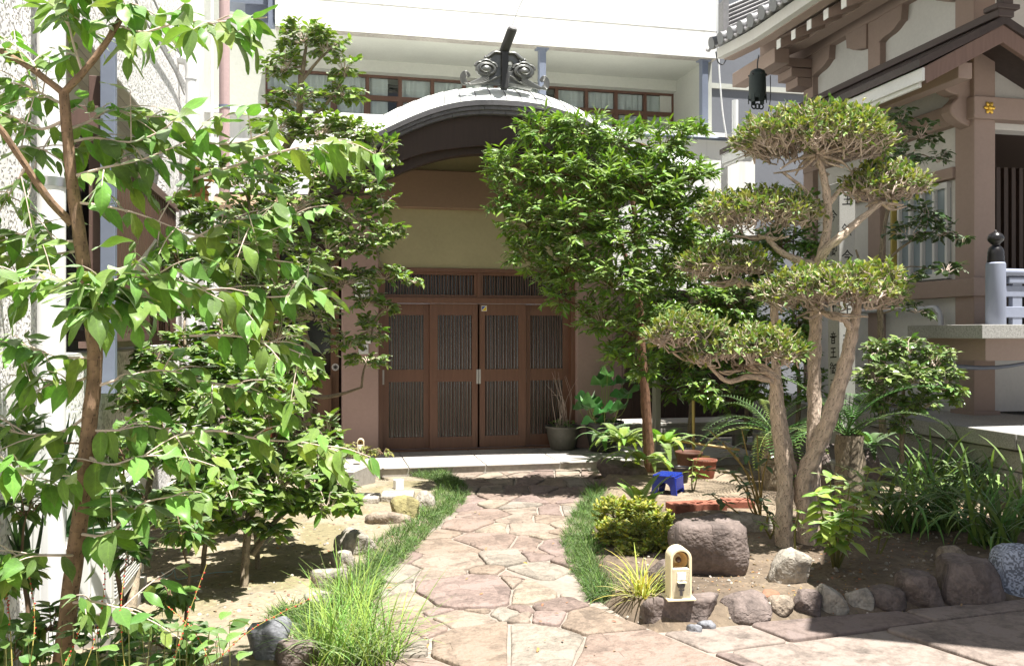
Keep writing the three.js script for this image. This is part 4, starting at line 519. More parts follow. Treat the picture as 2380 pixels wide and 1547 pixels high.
rock('boulder', 'low pale stone behind the topiary under the big-leaved sapling', 'boulder', 1700, 1800, 1195, 1240, R.pale, { seed: 53, h: 0.04 });
rock('boulder', 'grey rock at the far right corner of the flagstone path', 'boulder', 1395, 1500, 1070, 1120, R.dark, { seed: 55 });
rock('shard', 'flat red-brown stone shard leaning behind the kerb', 'shard', 1770, 1815, 1378, 1402, R.red, { seed: 57, h: 0.05, sharp: 0.44 });
rock('pebble', 'wet-looking grey pebble in front of the lamp boulder', 'pebble', 1625, 1668, 1446, 1466, R.slate, { seed: 58 });
rock('pebble', 'dark slate chip lying flat in front of the lamp boulder', 'pebble', 1600, 1634, 1462, 1475, R.slate, { seed: 59, tall: 0.6 });
rock('boulder', 'grey boulder with shadow stripes in the lower left among grass', 'boulder', 556, 664, 1452, 1548, R.slate, { seed: 61, h: 0 });
rock('boulder', 'cracked purple-grey stone at the bottom beside the tall grass', 'boulder', 638, 728, 1496, 1560, R.dark, { seed: 63, flat: 0.75 });
rock('boulder', 'bleached rock with a dark hollow on the sand left of the path', 'boulder', 776, 866, 1236, 1300, R.pale, { seed: 66, sharp: 0.3 });
rock('boulder', 'low bleached stone half sunk beside the grass border', 'boulder', 726, 812, 1318, 1372, R.pale, { seed: 68 });
rock('boulder', 'small white stone against the inner side of the grass border', 'boulder', 760, 826, 1292, 1332, R.pale, { seed: 69 });
rock('boulder', 'mossy yellow boulder at the bend of the grass border', 'boulder', 905, 985, 1164, 1212, R.moss, { seed: 71 });
rock('boulder', 'low purple-tinted stone before the mossy yellow boulder', 'boulder', 853, 950, 1192, 1226, R.tan, { seed: 73 });
rock('boulder', 'white cut stone edge at the top of the grass border', 'boulder', 960, 1008, 1150, 1186, R.pale, { seed: 75 });
rock('boulder', 'pale flat stone in the lower left among the fallen shade', 'boulder', 700, 770, 1385, 1425, R.pale, { seed: 76 });
for (const [a, b, y, lab] of [[815, 882, 1176, 'left one of two flat edging tiles on the sand'], [886, 962, 1170, 'right one of two flat edging tiles on the sand']]) { const p = G((a + b) / 2, y), D = EYE * F / (y - 773.5), w = (b - a) / F * D, t = thing('edging_tile', lab, 'edging tile', p); const g = new RoundedBoxGeometry(w, 0.1, 0.24, 1, 0.012); g.rotateX(0.06); g.rotateY(-YAW + 0.05); g.translate(p.x, 0.045, p.z); part(t, 'stone', uvm(g), R.pale); }
{ // concrete block with hollow cores, white marker
  const p = G(864, 1140), t = thing('concrete_block', 'grey hollow concrete block at the far end of the grass border', 'concrete block', p), w = 0.29, h = 0.19;
  const s = shapeOf([[-w, -0.06], [w, -0.06], [w, 0.06], [-w, 0.06]]); for (const k of [-0.17, 0, 0.17]) { const q = new THREE.Path(); q.absellipse(k, 0, 0.05, 0.03, 0, Math.PI * 2); s.holes.push(q); }
  const g = extrude(s, h, 0.006); g.rotateX(-Math.PI / 2); g.rotateY(1.15); g.translate(p.x - 0.12, 0.01, p.z - 0.2); part(t, 'block', uvm(g), M.concrete);
  const q = G(926, 1142), k = thing('marker_block', 'small white block between concrete block and grass border', 'marker', q); const m = new RoundedBoxGeometry(0.09, 0.13, 0.07, 1, 0.008); m.rotateY(0.3); m.translate(q.x, 0.055, q.z); part(k, 'block', m, M.whitePlain);
}
// cream garden lamps: arched hood over a lamp bowl, sensor box and base plate
function gardenLamp(label, p, turn, scale) {
  const t = new THREE.Group(); t.name = numbered('garden_lamp'); t.position.copy(p); t.rotation.y = turn; t.scale.setScalar(scale); scene.add(t); tag(t, label, 'garden lamp');
  const w = 0.054, h = 0.265, d = 0.085, arch = (r, y0) => { const s = new THREE.Shape(); s.moveTo(-r, y0); s.lineTo(-r, h - w); s.absarc(0, h - w, r, Math.PI, 0, true); s.lineTo(r, y0); s.closePath(); return s; };
  const add = (n, g, m) => { const q = new THREE.Mesh(g, m); q.name = n; q.castShadow = q.receiveShadow = true; t.add(q); return q; };
  const shell = arch(w, 0.01); const hole = new THREE.Path(); hole.moveTo(-w + 0.01, 0.16); hole.lineTo(-w + 0.01, h - w); hole.absarc(0, h - w, w - 0.01, Math.PI, 0, true); hole.lineTo(w - 0.01, 0.16); hole.closePath(); shell.holes.push(hole);
  add('hood', extrude(shell, d, 0.004, [0, 0, -d / 2]), M.cream); add('back', extrude(arch(w - 0.004, 0.02), 0.012, 0, [0, 0, -d / 2 + 0.004]), M.cream);
  add('lamp_bowl', lathe([[0.045, 0.045], [0.036, 0.02], [0.02, 0.0], [0, 0]], 20, 0, 0, 0).rotateX(Math.PI / 2).translate(0, h - w - 0.012, -0.03), mat([0.62, 0.4, 0.16], 0.5)); add('lamp', new THREE.SphereGeometry(0.016, 14, 10).translate(0, h - w - 0.012, 0), mat([0.08, 0.045, 0.03], 0.25));
  add('front_panel', extrude(shapeOf([[-w + 0.006, 0.012], [w - 0.006, 0.012], [w - 0.006, 0.155], [w - 0.02, 0.165], [-w + 0.006, 0.165]]), 0.008, 0.002, [0, 0, d / 2 - 0.006]), mat([0.82, 0.8, 0.72], 0.5));
  add('name_panel', box(-0.022, 0.026, 0.105, 0.145, d / 2 + 0.002, d / 2 + 0.007, 0.002), M.whitePlain); add('sensor_hood', box(-0.024, 0.024, 0.094, 0.1, d / 2 + 0.002, d / 2 + 0.03, 0.002), M.cream);
  add('sensor', lathe([[0, 0.024], [0.013, 0.021], [0.02, 0.012], [0.023, 0]], 16, 0, 0, 0).rotateX(Math.PI / 2).translate(0, 0.082, d / 2), mat([0.06, 0.065, 0.07], 0.2)); add('sensor_plate', box(-0.03, 0.03, 0.06, 0.088, d / 2 + 0.0015, d / 2 + 0.0035), mat([0.45, 0.47, 0.45], 0.4));
  add('tap', merge([box(-0.013, 0.017, 0.05, 0.058, d / 2, d / 2 + 0.006), box(-0.007, 0.008, 0.024, 0.05, d / 2, d / 2 + 0.005)]), mat([0.12, 0.12, 0.13], 0.3)); add('base_plate', box(-w - 0.022, w + 0.022, 0, 0.011, -d / 2 - 0.02, d / 2 + 0.02, 0.003), M.cream);
  return t;
}
{ const D = 4.62, p = P(1577, 1389, D); gardenLamp('cream arched garden lamp standing on the dark pointed boulder', p, -YAW + 0.12, 1.02); const q = P(838, 1056, 9.6); gardenLamp('small distant cream garden lamp before the porch pillar', q, -0.1, 0.66); }
{ // blue plastic stool, perforated red bricks
  const p = G(1548, 1152, 0.04), t = thing('plastic_stool', 'bright blue plastic step stool lying among the pots', 'stool', p), w = 0.125, h = 0.19; const sh = (x0, y0) => { const s = shapeOf([[-w, 0], [-w * 0.8, h], [w * 0.8, h], [w, 0], [w * 0.62, 0]]); s.lineTo(w * 0.5, h * 0.4); s.absarc(0, h * 0.42, w * 0.48, 0, Math.PI, false); s.lineTo(-w * 0.62, 0); s.closePath(); return s; };
  const rot = (g) => { g.rotateY(-YAW - 0.5); g.translate(p.x + 0.02, p.y, p.z); return uvm(g); };
  part(t, 'leg_panel', rot(extrude(sh(), 0.012, 0.004, [0, 0, 0.1])), M.blue); part(t, 'leg_panel', rot(extrude(sh(), 0.012, 0.004, [0, 0, -0.11])), M.blue); part(t, 'seat', rot(box(-w * 0.84, w * 0.84, h, h + 0.018, -0.13, 0.13, 0.01)), M.blue); for (const s of [-1, 1]) part(t, 'side_rib', rot(box(s * w * 0.82 - 0.012, s * w * 0.82 + 0.012, h * 0.35, h, -0.11, 0.11, 0.008)), M.blue);
  const bl = [[1598, 1192, 'left', 0.28], [1658, 1190, 'middle', -0.12], [1722, 1184, 'right', -0.05]]; for (const [px, py, n, turn] of bl) { const q = G(px, py, 0.05), b = thing('perforated_brick', n + ' one of three perforated red bricks behind the big square boulder', 'brick', q); const s = shapeOf([[-0.125, -0.09], [0.125, -0.09], [0.125, 0.09], [-0.125, 0.09]]); for (const k of [-0.08, 0, 0.08]) { const c = new THREE.Path(); c.absellipse(k, 0.0, 0.028, 0.04, 0, 6.283); s.holes.push(c); } const g = extrude(s, 0.07, 0.004); g.rotateX(-Math.PI / 2); g.rotateY(-YAW + turn); g.translate(q.x, q.y, q.z - 0.06); part(b, 'brick_body', uvm(g), M.brick); }
}
{ // outdoor unit of the air conditioner on the left wall
  const x0 = XL + 0.06, x1 = XL + 0.35, y0 = 0.16, y1 = 0.8, da = 4.62, db = 5.44, t = thing('air_conditioner_unit', 'cream outdoor air-conditioner unit with slanted louvres beside the wall', 'air conditioner', V((x0 + x1) / 2, 0, -5));
  part(t, 'casing', merge([box(x0, x1 - 0.03, y0, y1, -db, -da, 0.012), box(x0 + 0.01, x1 - 0.01, y1 - 0.03, y1 + 0.012, -db - 0.01, -da + 0.01, 0.01)]), M.ac);
  part(t, 'front_frame', merge([box(x1 - 0.03, x1, y0, y0 + 0.05, -db, -da, 0.006), box(x1 - 0.03, x1, y1 - 0.06, y1 - 0.035, -db, -da, 0.006), box(x1 - 0.03, x1, y0 + 0.05, y1 - 0.06, -da - 0.07, -da, 0.006), box(x1 - 0.03, x1, y0 + 0.05, y1 - 0.06, -db, -db + 0.12, 0.006)]), M.ac); part(t, 'fan_recess', box(x1 - 0.031, x1 - 0.026, y0 + 0.05, y1 - 0.06, -db + 0.1, -da - 0.06), mat([0.008, 0.008, 0.008], 0.9));
  for (let k = 0; k < 26; k++) { const y = y0 + 0.06 + k * 0.0192; part(t, 'louvre', box(x1 - 0.012, x1 + 0.008, y, y + 0.0085, -db + 0.12, -da - 0.07), M.ac); }
  part(t, 'valve_cover', box(x0 + 0.06, x0 + 0.2, y0 + 0.05, y0 + 0.35, -da - 0.005, -da + 0.035, 0.01), M.ac); for (const d of [da + 0.1, db - 0.12]) part(t, 'foot', box(x0 - 0.01, x1 + 0.03, 0.09, y0, -d - 0.05, -d + 0.05, 0.006), M.concrete);
  const bk = thing('plinth_block', 'weathered concrete plinth under the air-conditioner unit', 'plinth', V(x1, 0, -5)); part(bk, 'block', box(x0 - 0.04, x1 + 0.02, -0.05, 0.088, -db - 0.02, -da + 0.06, 0.012), M.concrete); const cv = thing('pipe_cover', 'white pipe cover running down the wall behind the outdoor unit', 'pipe cover', V(XL + 0.03, 0, -4.52)); part(cv, 'duct', box(XL + 0.002, XL + 0.07, 0.1, 1.15, -4.57, -4.49, 0.008), M.whitePlain); part(cv, 'elbow', box(XL + 0.002, XL + 0.08, 1.13, 1.2, -4.58, -4.48, 0.01), M.whitePlain);
}
// pots by the doors
function pot(label, p, r, h, m, prof) { const t = thing('flower_pot', label, 'pot', p); part(t, 'bowl', lathe((prof ?? [[0, 0], [0.62, 0], [0.72, 0.05], [0.92, 0.6], [0.95, 0.86], [1.04, 0.9], [1.05, 1], [0.96, 1.0], [0.9, 0.9], [0.86, 0.85]]).map(([a, b]) => [a * r, b * h]), 30, p.x, p.y, p.z), m); const s = new THREE.CircleGeometry(r * 0.9, 24); s.rotateX(-Math.PI / 2); s.translate(p.x, p.y + h * 0.88, p.z); part(t, 'soil', uvm(s), M.soil); return t; }
const pA = G(1311, 1050, SLAB).addScaledVector(FWD, 0.22), pB = G(1405, 1050, SLAB).addScaledVector(FWD, 0.05);
pot('wide grey-green glazed pot standing before the right door', pA, 0.215, 0.3, M.pot); pot('dark tall pot holding the lotus beside the right pillar', pB, 0.235, 0.37, M.potDark);
pot('dark empty pot standing right of the blue stool', G(1583, 1122, 0.05), 0.09, 0.16, M.black); pot('terracotta pot half hidden behind the big-leaved sapling', G(1660, 1128, 0.05).addScaledVector(FWD, 0.4), 0.12, 0.2, M.brick); pot('brown clay pot in the shade behind the blue stool', G(1625, 1120, 0.05).addScaledVector(FWD, 0.5), 0.14, 0.24, mat([0.16, 0.07, 0.045], 0.7, T.blotch));
{ // low bamboo frame, weathered stake, pale board behind
  const t = thing('bamboo_frame', 'low yellow bamboo frame among the ferns', 'bamboo frame', G(1612, 1080)); const q = (px, py, D) => P(px, py, D); part(t, 'upright', rod(q(1612, 1068, 9.9), q(1612, 930, 9.9), 0.018, 10), M.bamboo); part(t, 'crossbar', rod(q(1560, 1022, 9.85), q(1720, 1045, 9.7), 0.014, 10), M.bamboo); part(t, 'crossbar', rod(q(1590, 1055, 9.85), q(1650, 1062, 9.8), 0.012, 10), M.bamboo);
  const s = thing('timber_stake', 'weathered grey timber stake beside the slender tree trunk', 'stake', P(1525, 1000, 10.6)); part(s, 'stake', box(-0.04, 0.04, 0, 1.15, -0.04, 0.04, 0.008).rotateY(0.2).translate(P(1526, 1000, 10.6).x, 0, P(1526, 1000, 10.6).z), M.timber);
  const b = thing('garden_deck', 'low weathered deck of pale boards behind the ferns', 'deck', P(1570, 990, 11.2)); const a = P(1440, 985, 11.3), c = P(1760, 985, 11.3); for (let k = 0; k < 4; k++) part(b, 'board', box(a.x, c.x, 0.34, 0.38, a.z - 0.5 + k * 0.16, a.z - 0.352 + k * 0.16, 0.006), M.timber); part(b, 'edge_board', box(a.x, c.x, 0.2, 0.335, a.z + 0.09, a.z + 0.12, 0.006), M.timber); for (let k = 0; k < 4; k++) { const x = lerp(a.x + 0.1, c.x - 0.1, k / 3); part(b, 'leg', box(x - 0.05, x + 0.05, 0, 0.335, a.z - 0.02, a.z + 0.08, 0.006), M.timber); }
  const w = thing('garden_wall', 'dark board wall behind the hedge right of the porch', 'wall', V(4.6, 0, -12.3)); for (let k = 0; k < 16; k++) part(w, 'board', box(3.92 + k * 0.17, 4.084 + k * 0.17, -0.05, 2.2, -12.4 - (k & 1) * 0.008, -12.34, 0.003), M.darkWood);
}
{ // inscribed stone pillar
  const p = P(1957, 1050, 8.0), x = p.x, z = p.z, w = 0.085, y0 = 0.42, y1 = 2.92, t = thing('inscribed_stone_pillar', 'tall square stone pillar with carved black characters behind the topiary', 'stone pillar', V(x, 0, z));
  part(t, 'shaft', box(x - w, x + w, y0, y1, z - w, z + w, 0.008), M.stone); part(t, 'base', box(x - 0.24, x + 0.24, -0.05, y0, z - 0.24, z + 0.24, 0.02), M.stone);
  const L = (p) => p, glyph = { // strokes on a 100 x 100 field
    now: [[[52, 4], [30, 32], [4, 52]], [[50, 6], [70, 30], [98, 50]], [[36, 44], [62, 42]], [[28, 62], [70, 60], [58, 80], [46, 96]]], gold: [[[26, 2], [14, 22], [2, 34]], [[26, 4], [46, 26]], [[12, 40], [40, 38]], [[10, 58], [42, 56]], [[26, 40], [26, 88]], [[4, 90], [48, 86]], [[74, 4], [52, 36]], [[74, 6], [98, 34]], [[64, 44], [82, 42]], [[60, 58], [90, 56], [76, 78]], [[70, 70], [84, 94]]],
    ri: [[[8, 10], [40, 8]], [[8, 40], [38, 38]], [[4, 74], [44, 66]], [[24, 10], [24, 70]], [[52, 8], [92, 6], [92, 46], [52, 48], [52, 8]], [[52, 28], [92, 26]], [[72, 8], [72, 88]], [[54, 66], [90, 64]], [[46, 92], [98, 88]]], shi: [[[10, 42], [90, 38]], [[50, 6], [50, 86]], [[20, 88], [82, 84]]], king: [[[18, 14], [80, 10]], [[20, 48], [78, 44]], [[8, 90], [94, 84]], [[50, 14], [50, 86]]],
    sound: [[[50, 2], [50, 14]], [[20, 18], [80, 16]], [[34, 22], [38, 36]], [[66, 20], [60, 36]], [[6, 42], [94, 38]], [[28, 52], [70, 50], [70, 94], [28, 96], [28, 52]], [[28, 74], [70, 72]]], go: [[[24, 2], [6, 22]], [[26, 24], [4, 50]], [[18, 44], [18, 96]], [[44, 6], [36, 22]], [[38, 26], [66, 24]], [[34, 46], [68, 44]], [[52, 26], [52, 86]], [[38, 60], [38, 88], [68, 82]], [[74, 16], [96, 14], [96, 62], [88, 60]], [[75, 16], [75, 98]]], ko: [[[16, 12], [76, 10], [76, 44]], [[16, 46], [76, 44]], [[18, 46], [18, 84], [86, 88], [92, 72]]] };
  const face = (list, total) => { const c = document.createElement('canvas'); c.width = 128; c.height = 2048; const g = c.getContext('2d'); g.fillStyle = '#fff'; g.fillRect(0, 0, 128, 2048); for (let k = 0; k < 9000; k++) { const v = 190 + Math.floor(rnd() * 65); g.fillStyle = `rgb(${v},${v},${v - 4})`; g.fillRect(rnd() * 128, rnd() * 2048, 2, 2); } g.strokeStyle = '#1c1a18'; g.lineCap = 'round'; g.lineJoin = 'round'; for (const [name, y] of list) { const Y = (y1 - y) / (y1 - y0) * 2048; for (const st of glyph[name]) { g.lineWidth = 7 + rnd() * 4; g.beginPath(); st.forEach(([a, b], i) => { const X = 20 + a * 0.88, YY = Y + (b - 50) * 0.9; i ? g.lineTo(X, YY) : g.moveTo(X, YY); }); g.stroke(); } } const t = new THREE.CanvasTexture(c); t.colorSpace = THREE.SRGBColorSpace; return new THREE.MeshStandardMaterial({ map: t, color: lin(0.33, 0.325, 0.3), roughness: 0.85 }); };
  const hy = (py) => EYE + (773.5 - py) / F * 8, gf = new THREE.PlaneGeometry(w * 1.88, y1 - y0 - 0.02); gf.translate(x, (y0 + y1) / 2, z + w + 0.002); part(t, 'inscription', gf, face([['king', hy(465)], ['gold', hy(535)], ['now', hy(595)], ['gold', hy(650)], ['king', hy(720)], ['ko', hy(790)], ['go', hy(870)], ['shi', hy(957)]]));
  const gl = new THREE.PlaneGeometry(w * 1.88, y1 - y0 - 0.02); gl.rotateY(-Math.PI / 2); gl.translate(x - w - 0.002, (y0 + y1) / 2, z); part(t, 'inscription', gl, face([['now', hy(500)], ['go', hy(580)], ['king', hy(660)], ['shi', hy(715)], ['sound', hy(785)], ['king', hy(820)], ['go', hy(857)], ['ko', hy(895)], ['king', hy(940)]]));
}
{ // wire loops and small litter on the sand
  const t = thing('garden_wire', 'thin blue-green wire lying in loops on the sand', 'wire', G(700, 1330)); const q = (px, py, h) => [G(px, py, 0.03 + h), 0.003]; part(t, 'wire', tube([q(375, 1330, 0), q(382, 1338, 0.05), q(376, 1345, 0), q(395, 1335, 0.02), q(405, 1325, 0.08), q(410, 1345, 0.02), q(440, 1340, 0.02), q(500, 1330, 0.02), q(540, 1328, 0.01)], 5, 40), M.wire);
}
// ================================================================ PLANTS
function leafGeo(len, wid, o = {}) {                             // base at origin, along +y, upper face +z
  const n = o.n ?? 6, fold = o.fold ?? 0.25, droop = o.droop ?? 0.3, peak = o.peak ?? 0.4, tip = o.tip ?? 1.3, wave = o.wave ?? 0.06, pos = [], uv = [], idx = [];
  for (let i = 0; i <= n; i++) {
    const t = i / n, w = wid / 2 * Math.pow(Math.sin(Math.PI * Math.pow(t, Math.log(0.5) / Math.log(peak))), 0.8) * (t > 0.6 ? Math.pow(1 - (t - 0.6) / 0.4 * 0.999, (tip - 1) * 0.6) : 1), a = droop * t;
    const y = len * (droop ? Math.sin(a) / droop : t), z = -len * (droop ? (1 - Math.cos(a)) / droop : 0);
    for (const s of [-1, 0, 1]) { pos.push(s * w * Math.cos(fold), y, z + Math.abs(s) * w * Math.sin(fold) + s * wave * wid * Math.sin(t * 9)); uv.push(0.5 + s * 0.5, t); }
  }
  for (let i = 0; i < n; i++) for (const k of [0, 1]) { const a = i * 3 + k, b = a + 1, c = a + 3, d = c + 1; idx.push(a, b, d, a, d, c); }
  const g = new THREE.BufferGeometry(); g.setAttribute('position', new THREE.Float32BufferAttribute(pos, 3)); g.setAttribute('uv', new THREE.Float32BufferAttribute(uv, 2)); g.setIndex(idx); g.computeVertexNormals(); return g;
}
function bladeGeo(len, wid, bend, o = {}) {                        // grass blade: along +y, bending towards +z
  const n = o.n ?? 6, pos = [], uv = [], idx = []; let y = 0, z = 0;
  for (let i = 0; i <= n; i++) { const t = i / n, a = bend * Math.pow(t, o.pow ?? 1.2), w = wid / 2 * (o.base ? lerp(o.base, 1, Math.min(1, t * 4)) : 1) * Math.pow(1 - t, o.tip ?? 0.6) + 0.0004; if (i) { y += Math.cos(a) * len / n; z += Math.sin(a) * len / n; } pos.push(-w, y, z + w * 0.25, 0, y, z - w * 0.15, w, y, z + w * 0.25); uv.push(0, t, 0.5, t, 1, t); }
  for (let i = 0; i < n; i++) for (const k of [0, 1]) { const a = i * 3 + k, b = a + 1, c = a + 3, d = c + 1; idx.push(a, b, d, a, d, c); }
  const g = new THREE.BufferGeometry(); g.setAttribute('position', new THREE.Float32BufferAttribute(pos, 3)); g.setAttribute('uv', new THREE.Float32BufferAttribute(uv, 2)); g.setIndex(idx); g.computeVertexNormals(); return g;
}
const leafMat = (c, o = {}) => new THREE.MeshPhysicalMaterial({ color: lin(...c), map: o.map === null ? null : T.leaf, bumpMap: o.map === null ? null : T.leafB, bumpScale: 0.0006, roughness: o.rough ?? 0.92, transmission: o.trans ?? 0.4, thickness: 0, clearcoat: (o.coat ?? 0.45) * 0.6, clearcoatRoughness: o.coatRough ?? 0.33, side: THREE.DoubleSide });
const shades = (c, o, n = 4, spread = 0.25) => Array.from({ length: n }, (_, k) => { const f = 1 + spread * (k / (n - 1) * 2 - 1), y = 1 + 0.22 * Math.sin(k * 2.3); return leafMat([c[0] * f * y * 1.45, c[1] * f * 1.35, c[2] * f * 0.7], o); });
const camFrustum = new THREE.Frustum(); camera.updateMatrixWorld(); camera.updateProjectionMatrix();
camFrustum.setFromProjectionMatrix(new THREE.Matrix4().multiplyMatrices(camera.projectionMatrix, camera.matrixWorld.clone().invert()));
const MAXP = 290;
// leaves: the nearest MAXP in view as parts, the rest as one instanced part
function putLeaves(t, list, geos, mats, o = {}) {
  const cut = Math.min(o.max ?? MAXP, MAXP);
  for (const l of list) { const d = l.p.distanceTo(camera.position); l.k = (camFrustum.containsPoint(l.p) ? 1 : 0.01) * (l.s ?? 1) / d * (0.9 + 0.2 * rnd()); }
  list.sort((a, b) => b.k - a.k);
  const own = o.own ? t.position : t.position;
  list.forEach((l, i) => {
    l.y ??= V(0, 1, 0); const z = l.n.clone().sub(l.y.clone().multiplyScalar(l.n.dot(l.y))); if (z.lengthSq() < 1e-5) z.set(l.y.y, -l.y.x, 0.1); z.normalize(); const x = l.y.clone().cross(z);
    l.m = new THREE.Matrix4().makeBasis(x, l.y, z).scale(V(l.s ?? 1, l.s ?? 1, l.s ?? 1)).setPosition(l.p.clone().sub(own)); l.g = l.g ?? Math.floor(rnd() * geos.length); l.c = l.c ?? Math.floor(rnd() * mats.length);
    if (i < cut) { const m = new THREE.Mesh(geos[l.g], mats[l.c]); m.name = o.name ?? 'leaf'; m.castShadow = m.receiveShadow = true; m.applyMatrix4(l.m); t.add(m); }
  });
  const rest = list.slice(cut); if (!rest.length) return;
  // one instanced part; its colours come from the same materials
  const basec = mats[0].clone(); basec.color = lin(1, 1, 1);
  const g0 = geos[0], im = new THREE.InstancedMesh(g0, basec, rest.length); im.name = o.restName ?? 'foliage'; tag(im, null, null, null, 'stuff'); im.castShadow = im.receiveShadow = true;
  rest.forEach((l, i) => { im.setMatrixAt(i, l.m); const c = mats[l.c].color, f = rr(0.85, 1.15); im.setColorAt(i, lin(c.r * f, c.g * f, c.b * f)); }); t.add(im);
}
const dirv = (yaw, pitch) => V(Math.cos(pitch) * Math.cos(yaw), Math.sin(pitch), Math.cos(pitch) * Math.sin(yaw));
const jit = (k) => V(rr(-k, k), rr(-k, k), rr(-k, k));
// a spray of twigs with leaves filling an ellipsoid given by a picture column, row, distance and half sizes
function spray(acc, nodes, [px, py, D, rx, ry, twigs, zr], o) {
  const c = P(px, py, D), ax = rx * D / F, ay = ry * D / F, az = (zr ?? o.zr ?? 0.75) * (ax + ay) * 0.6;
  let near = nodes[0], best = 1e9; for (const q of nodes) { const d = q.distanceTo(c) + Math.max(0, q.y - c.y) * 0.8; if (d < best) { best = d; near = q; } }
  const hub = c.clone().add(V(0, -ay * 0.3, 0)), mid = near.clone().lerp(hub, 0.5).add(V(0, best * 0.07, 0)).add(jit(best * 0.06));
  if (best > 0.05) acc.limbs.push(tube([[near, o.limb ?? 0.014], [mid, (o.limb ?? 0.014) * 0.8], [hub, (o.limb ?? 0.014) * 0.5]], 6, 6, 0.08));
  twigs = Math.round(twigs * (o.dense ?? 1.8));
  for (let k = 0; k < twigs; k++) {
    const dir = V(rr(-1, 1), rr(-0.75, 1), rr(-1, 1)).normalize(), q = 0.5 + 0.5 * Math.sqrt(rnd());
    const off = RIGHT.clone().multiplyScalar(dir.x * ax * q).addScaledVector(UP, dir.y * ay * q).addScaledVector(FWD, dir.z * az * q), end = c.clone().add(off), st = hub.clone().lerp(end, rr(0, 0.35)).add(jit(ax * 0.06));
    const m = st.clone().lerp(end, 0.55).add(jit(ax * 0.08)).add(V(0, o.arch ?? 0.02, 0));
    acc.twigs.push(tube([[st, o.twig ?? 0.004], [m, (o.twig ?? 0.004) * 0.75], [end, 0.0015]], 4, 4));
    const tdir = end.clone().sub(m).normalize(), side = tdir.clone().cross(UP).normalize(), n = o.per ?? 7;
    for (let i = 0; i < n; i++) {
      const f0 = o.start ?? 0.3, f = f0 + (1 - f0) * (i + rnd() * 0.6) / n, p = f < 0.55 ? st.clone().lerp(m, f / 0.55) : m.clone().lerp(end, (f - 0.55) / 0.45), sg = i % 2 ? 1 : -1;
      const y = tdir.clone().multiplyScalar(o.forward ?? 0.6).addScaledVector(side, sg * (o.splay ?? 0.8)).add(jit(o.jitter ?? 0.4)).add(V(0, o.lift ?? -0.15, 0)).normalize();
      const nn = UP.clone().multiplyScalar(o.face ?? 0.9).add(jit(0.55)).addScaledVector(off, 0.5 / (ax + 0.01)).normalize();
      acc.leaves.push({ p, y, n: nn, s: rr(0.65, 1.15) });
    }
  }
}
const trunkPts = (list) => list.map(([px, py, D, r]) => [P(px, py, D), r]);
const nodesOf = (tr, n = 5) => { const o = []; for (let i = 0; i + 1 < tr.length; i++) for (let k = 0; k < n; k++) o.push(tr[i][0].clone().lerp(tr[i + 1][0], k / n)); o.push(tr[tr.length - 1][0].clone()); return o; };
function tree(name, label, category, trunks, blobs, o) {
  const base = trunks[0][0][0].clone(); base.y = Math.max(0, base.y); const t = thing(name, label, category, base, o.group), acc = { limbs: [], twigs: [], leaves: [] }; seed = o.seed ?? 77;
  let nodes = []; trunks.forEach((tr, i) => { part(t, i ? 'branch' : 'trunk', tube(tr, 10, tr.length * 5, o.rough ?? 0.07), o.bark); nodes.push(...nodesOf(tr)); });
  if (o.from) nodes = nodes.filter((q) => q.y > o.from);
  for (const b of blobs) { const before = acc.limbs.length; spray(acc, nodes, b, o); if (acc.limbs.length > before) nodes.push(P(b[0], b[1], b[2])); }
  for (const l of acc.limbs) part(t, 'branch', l, o.bark2 ?? o.bark);
  if (acc.twigs.length) tag(part(t, 'twigs', merge(acc.twigs), o.twigMat ?? M.twigDark), null, null, null, 'stuff');
  putLeaves(t, acc.leaves, o.geos, o.mats, o); if (o.extra) o.extra(t); return t;
}
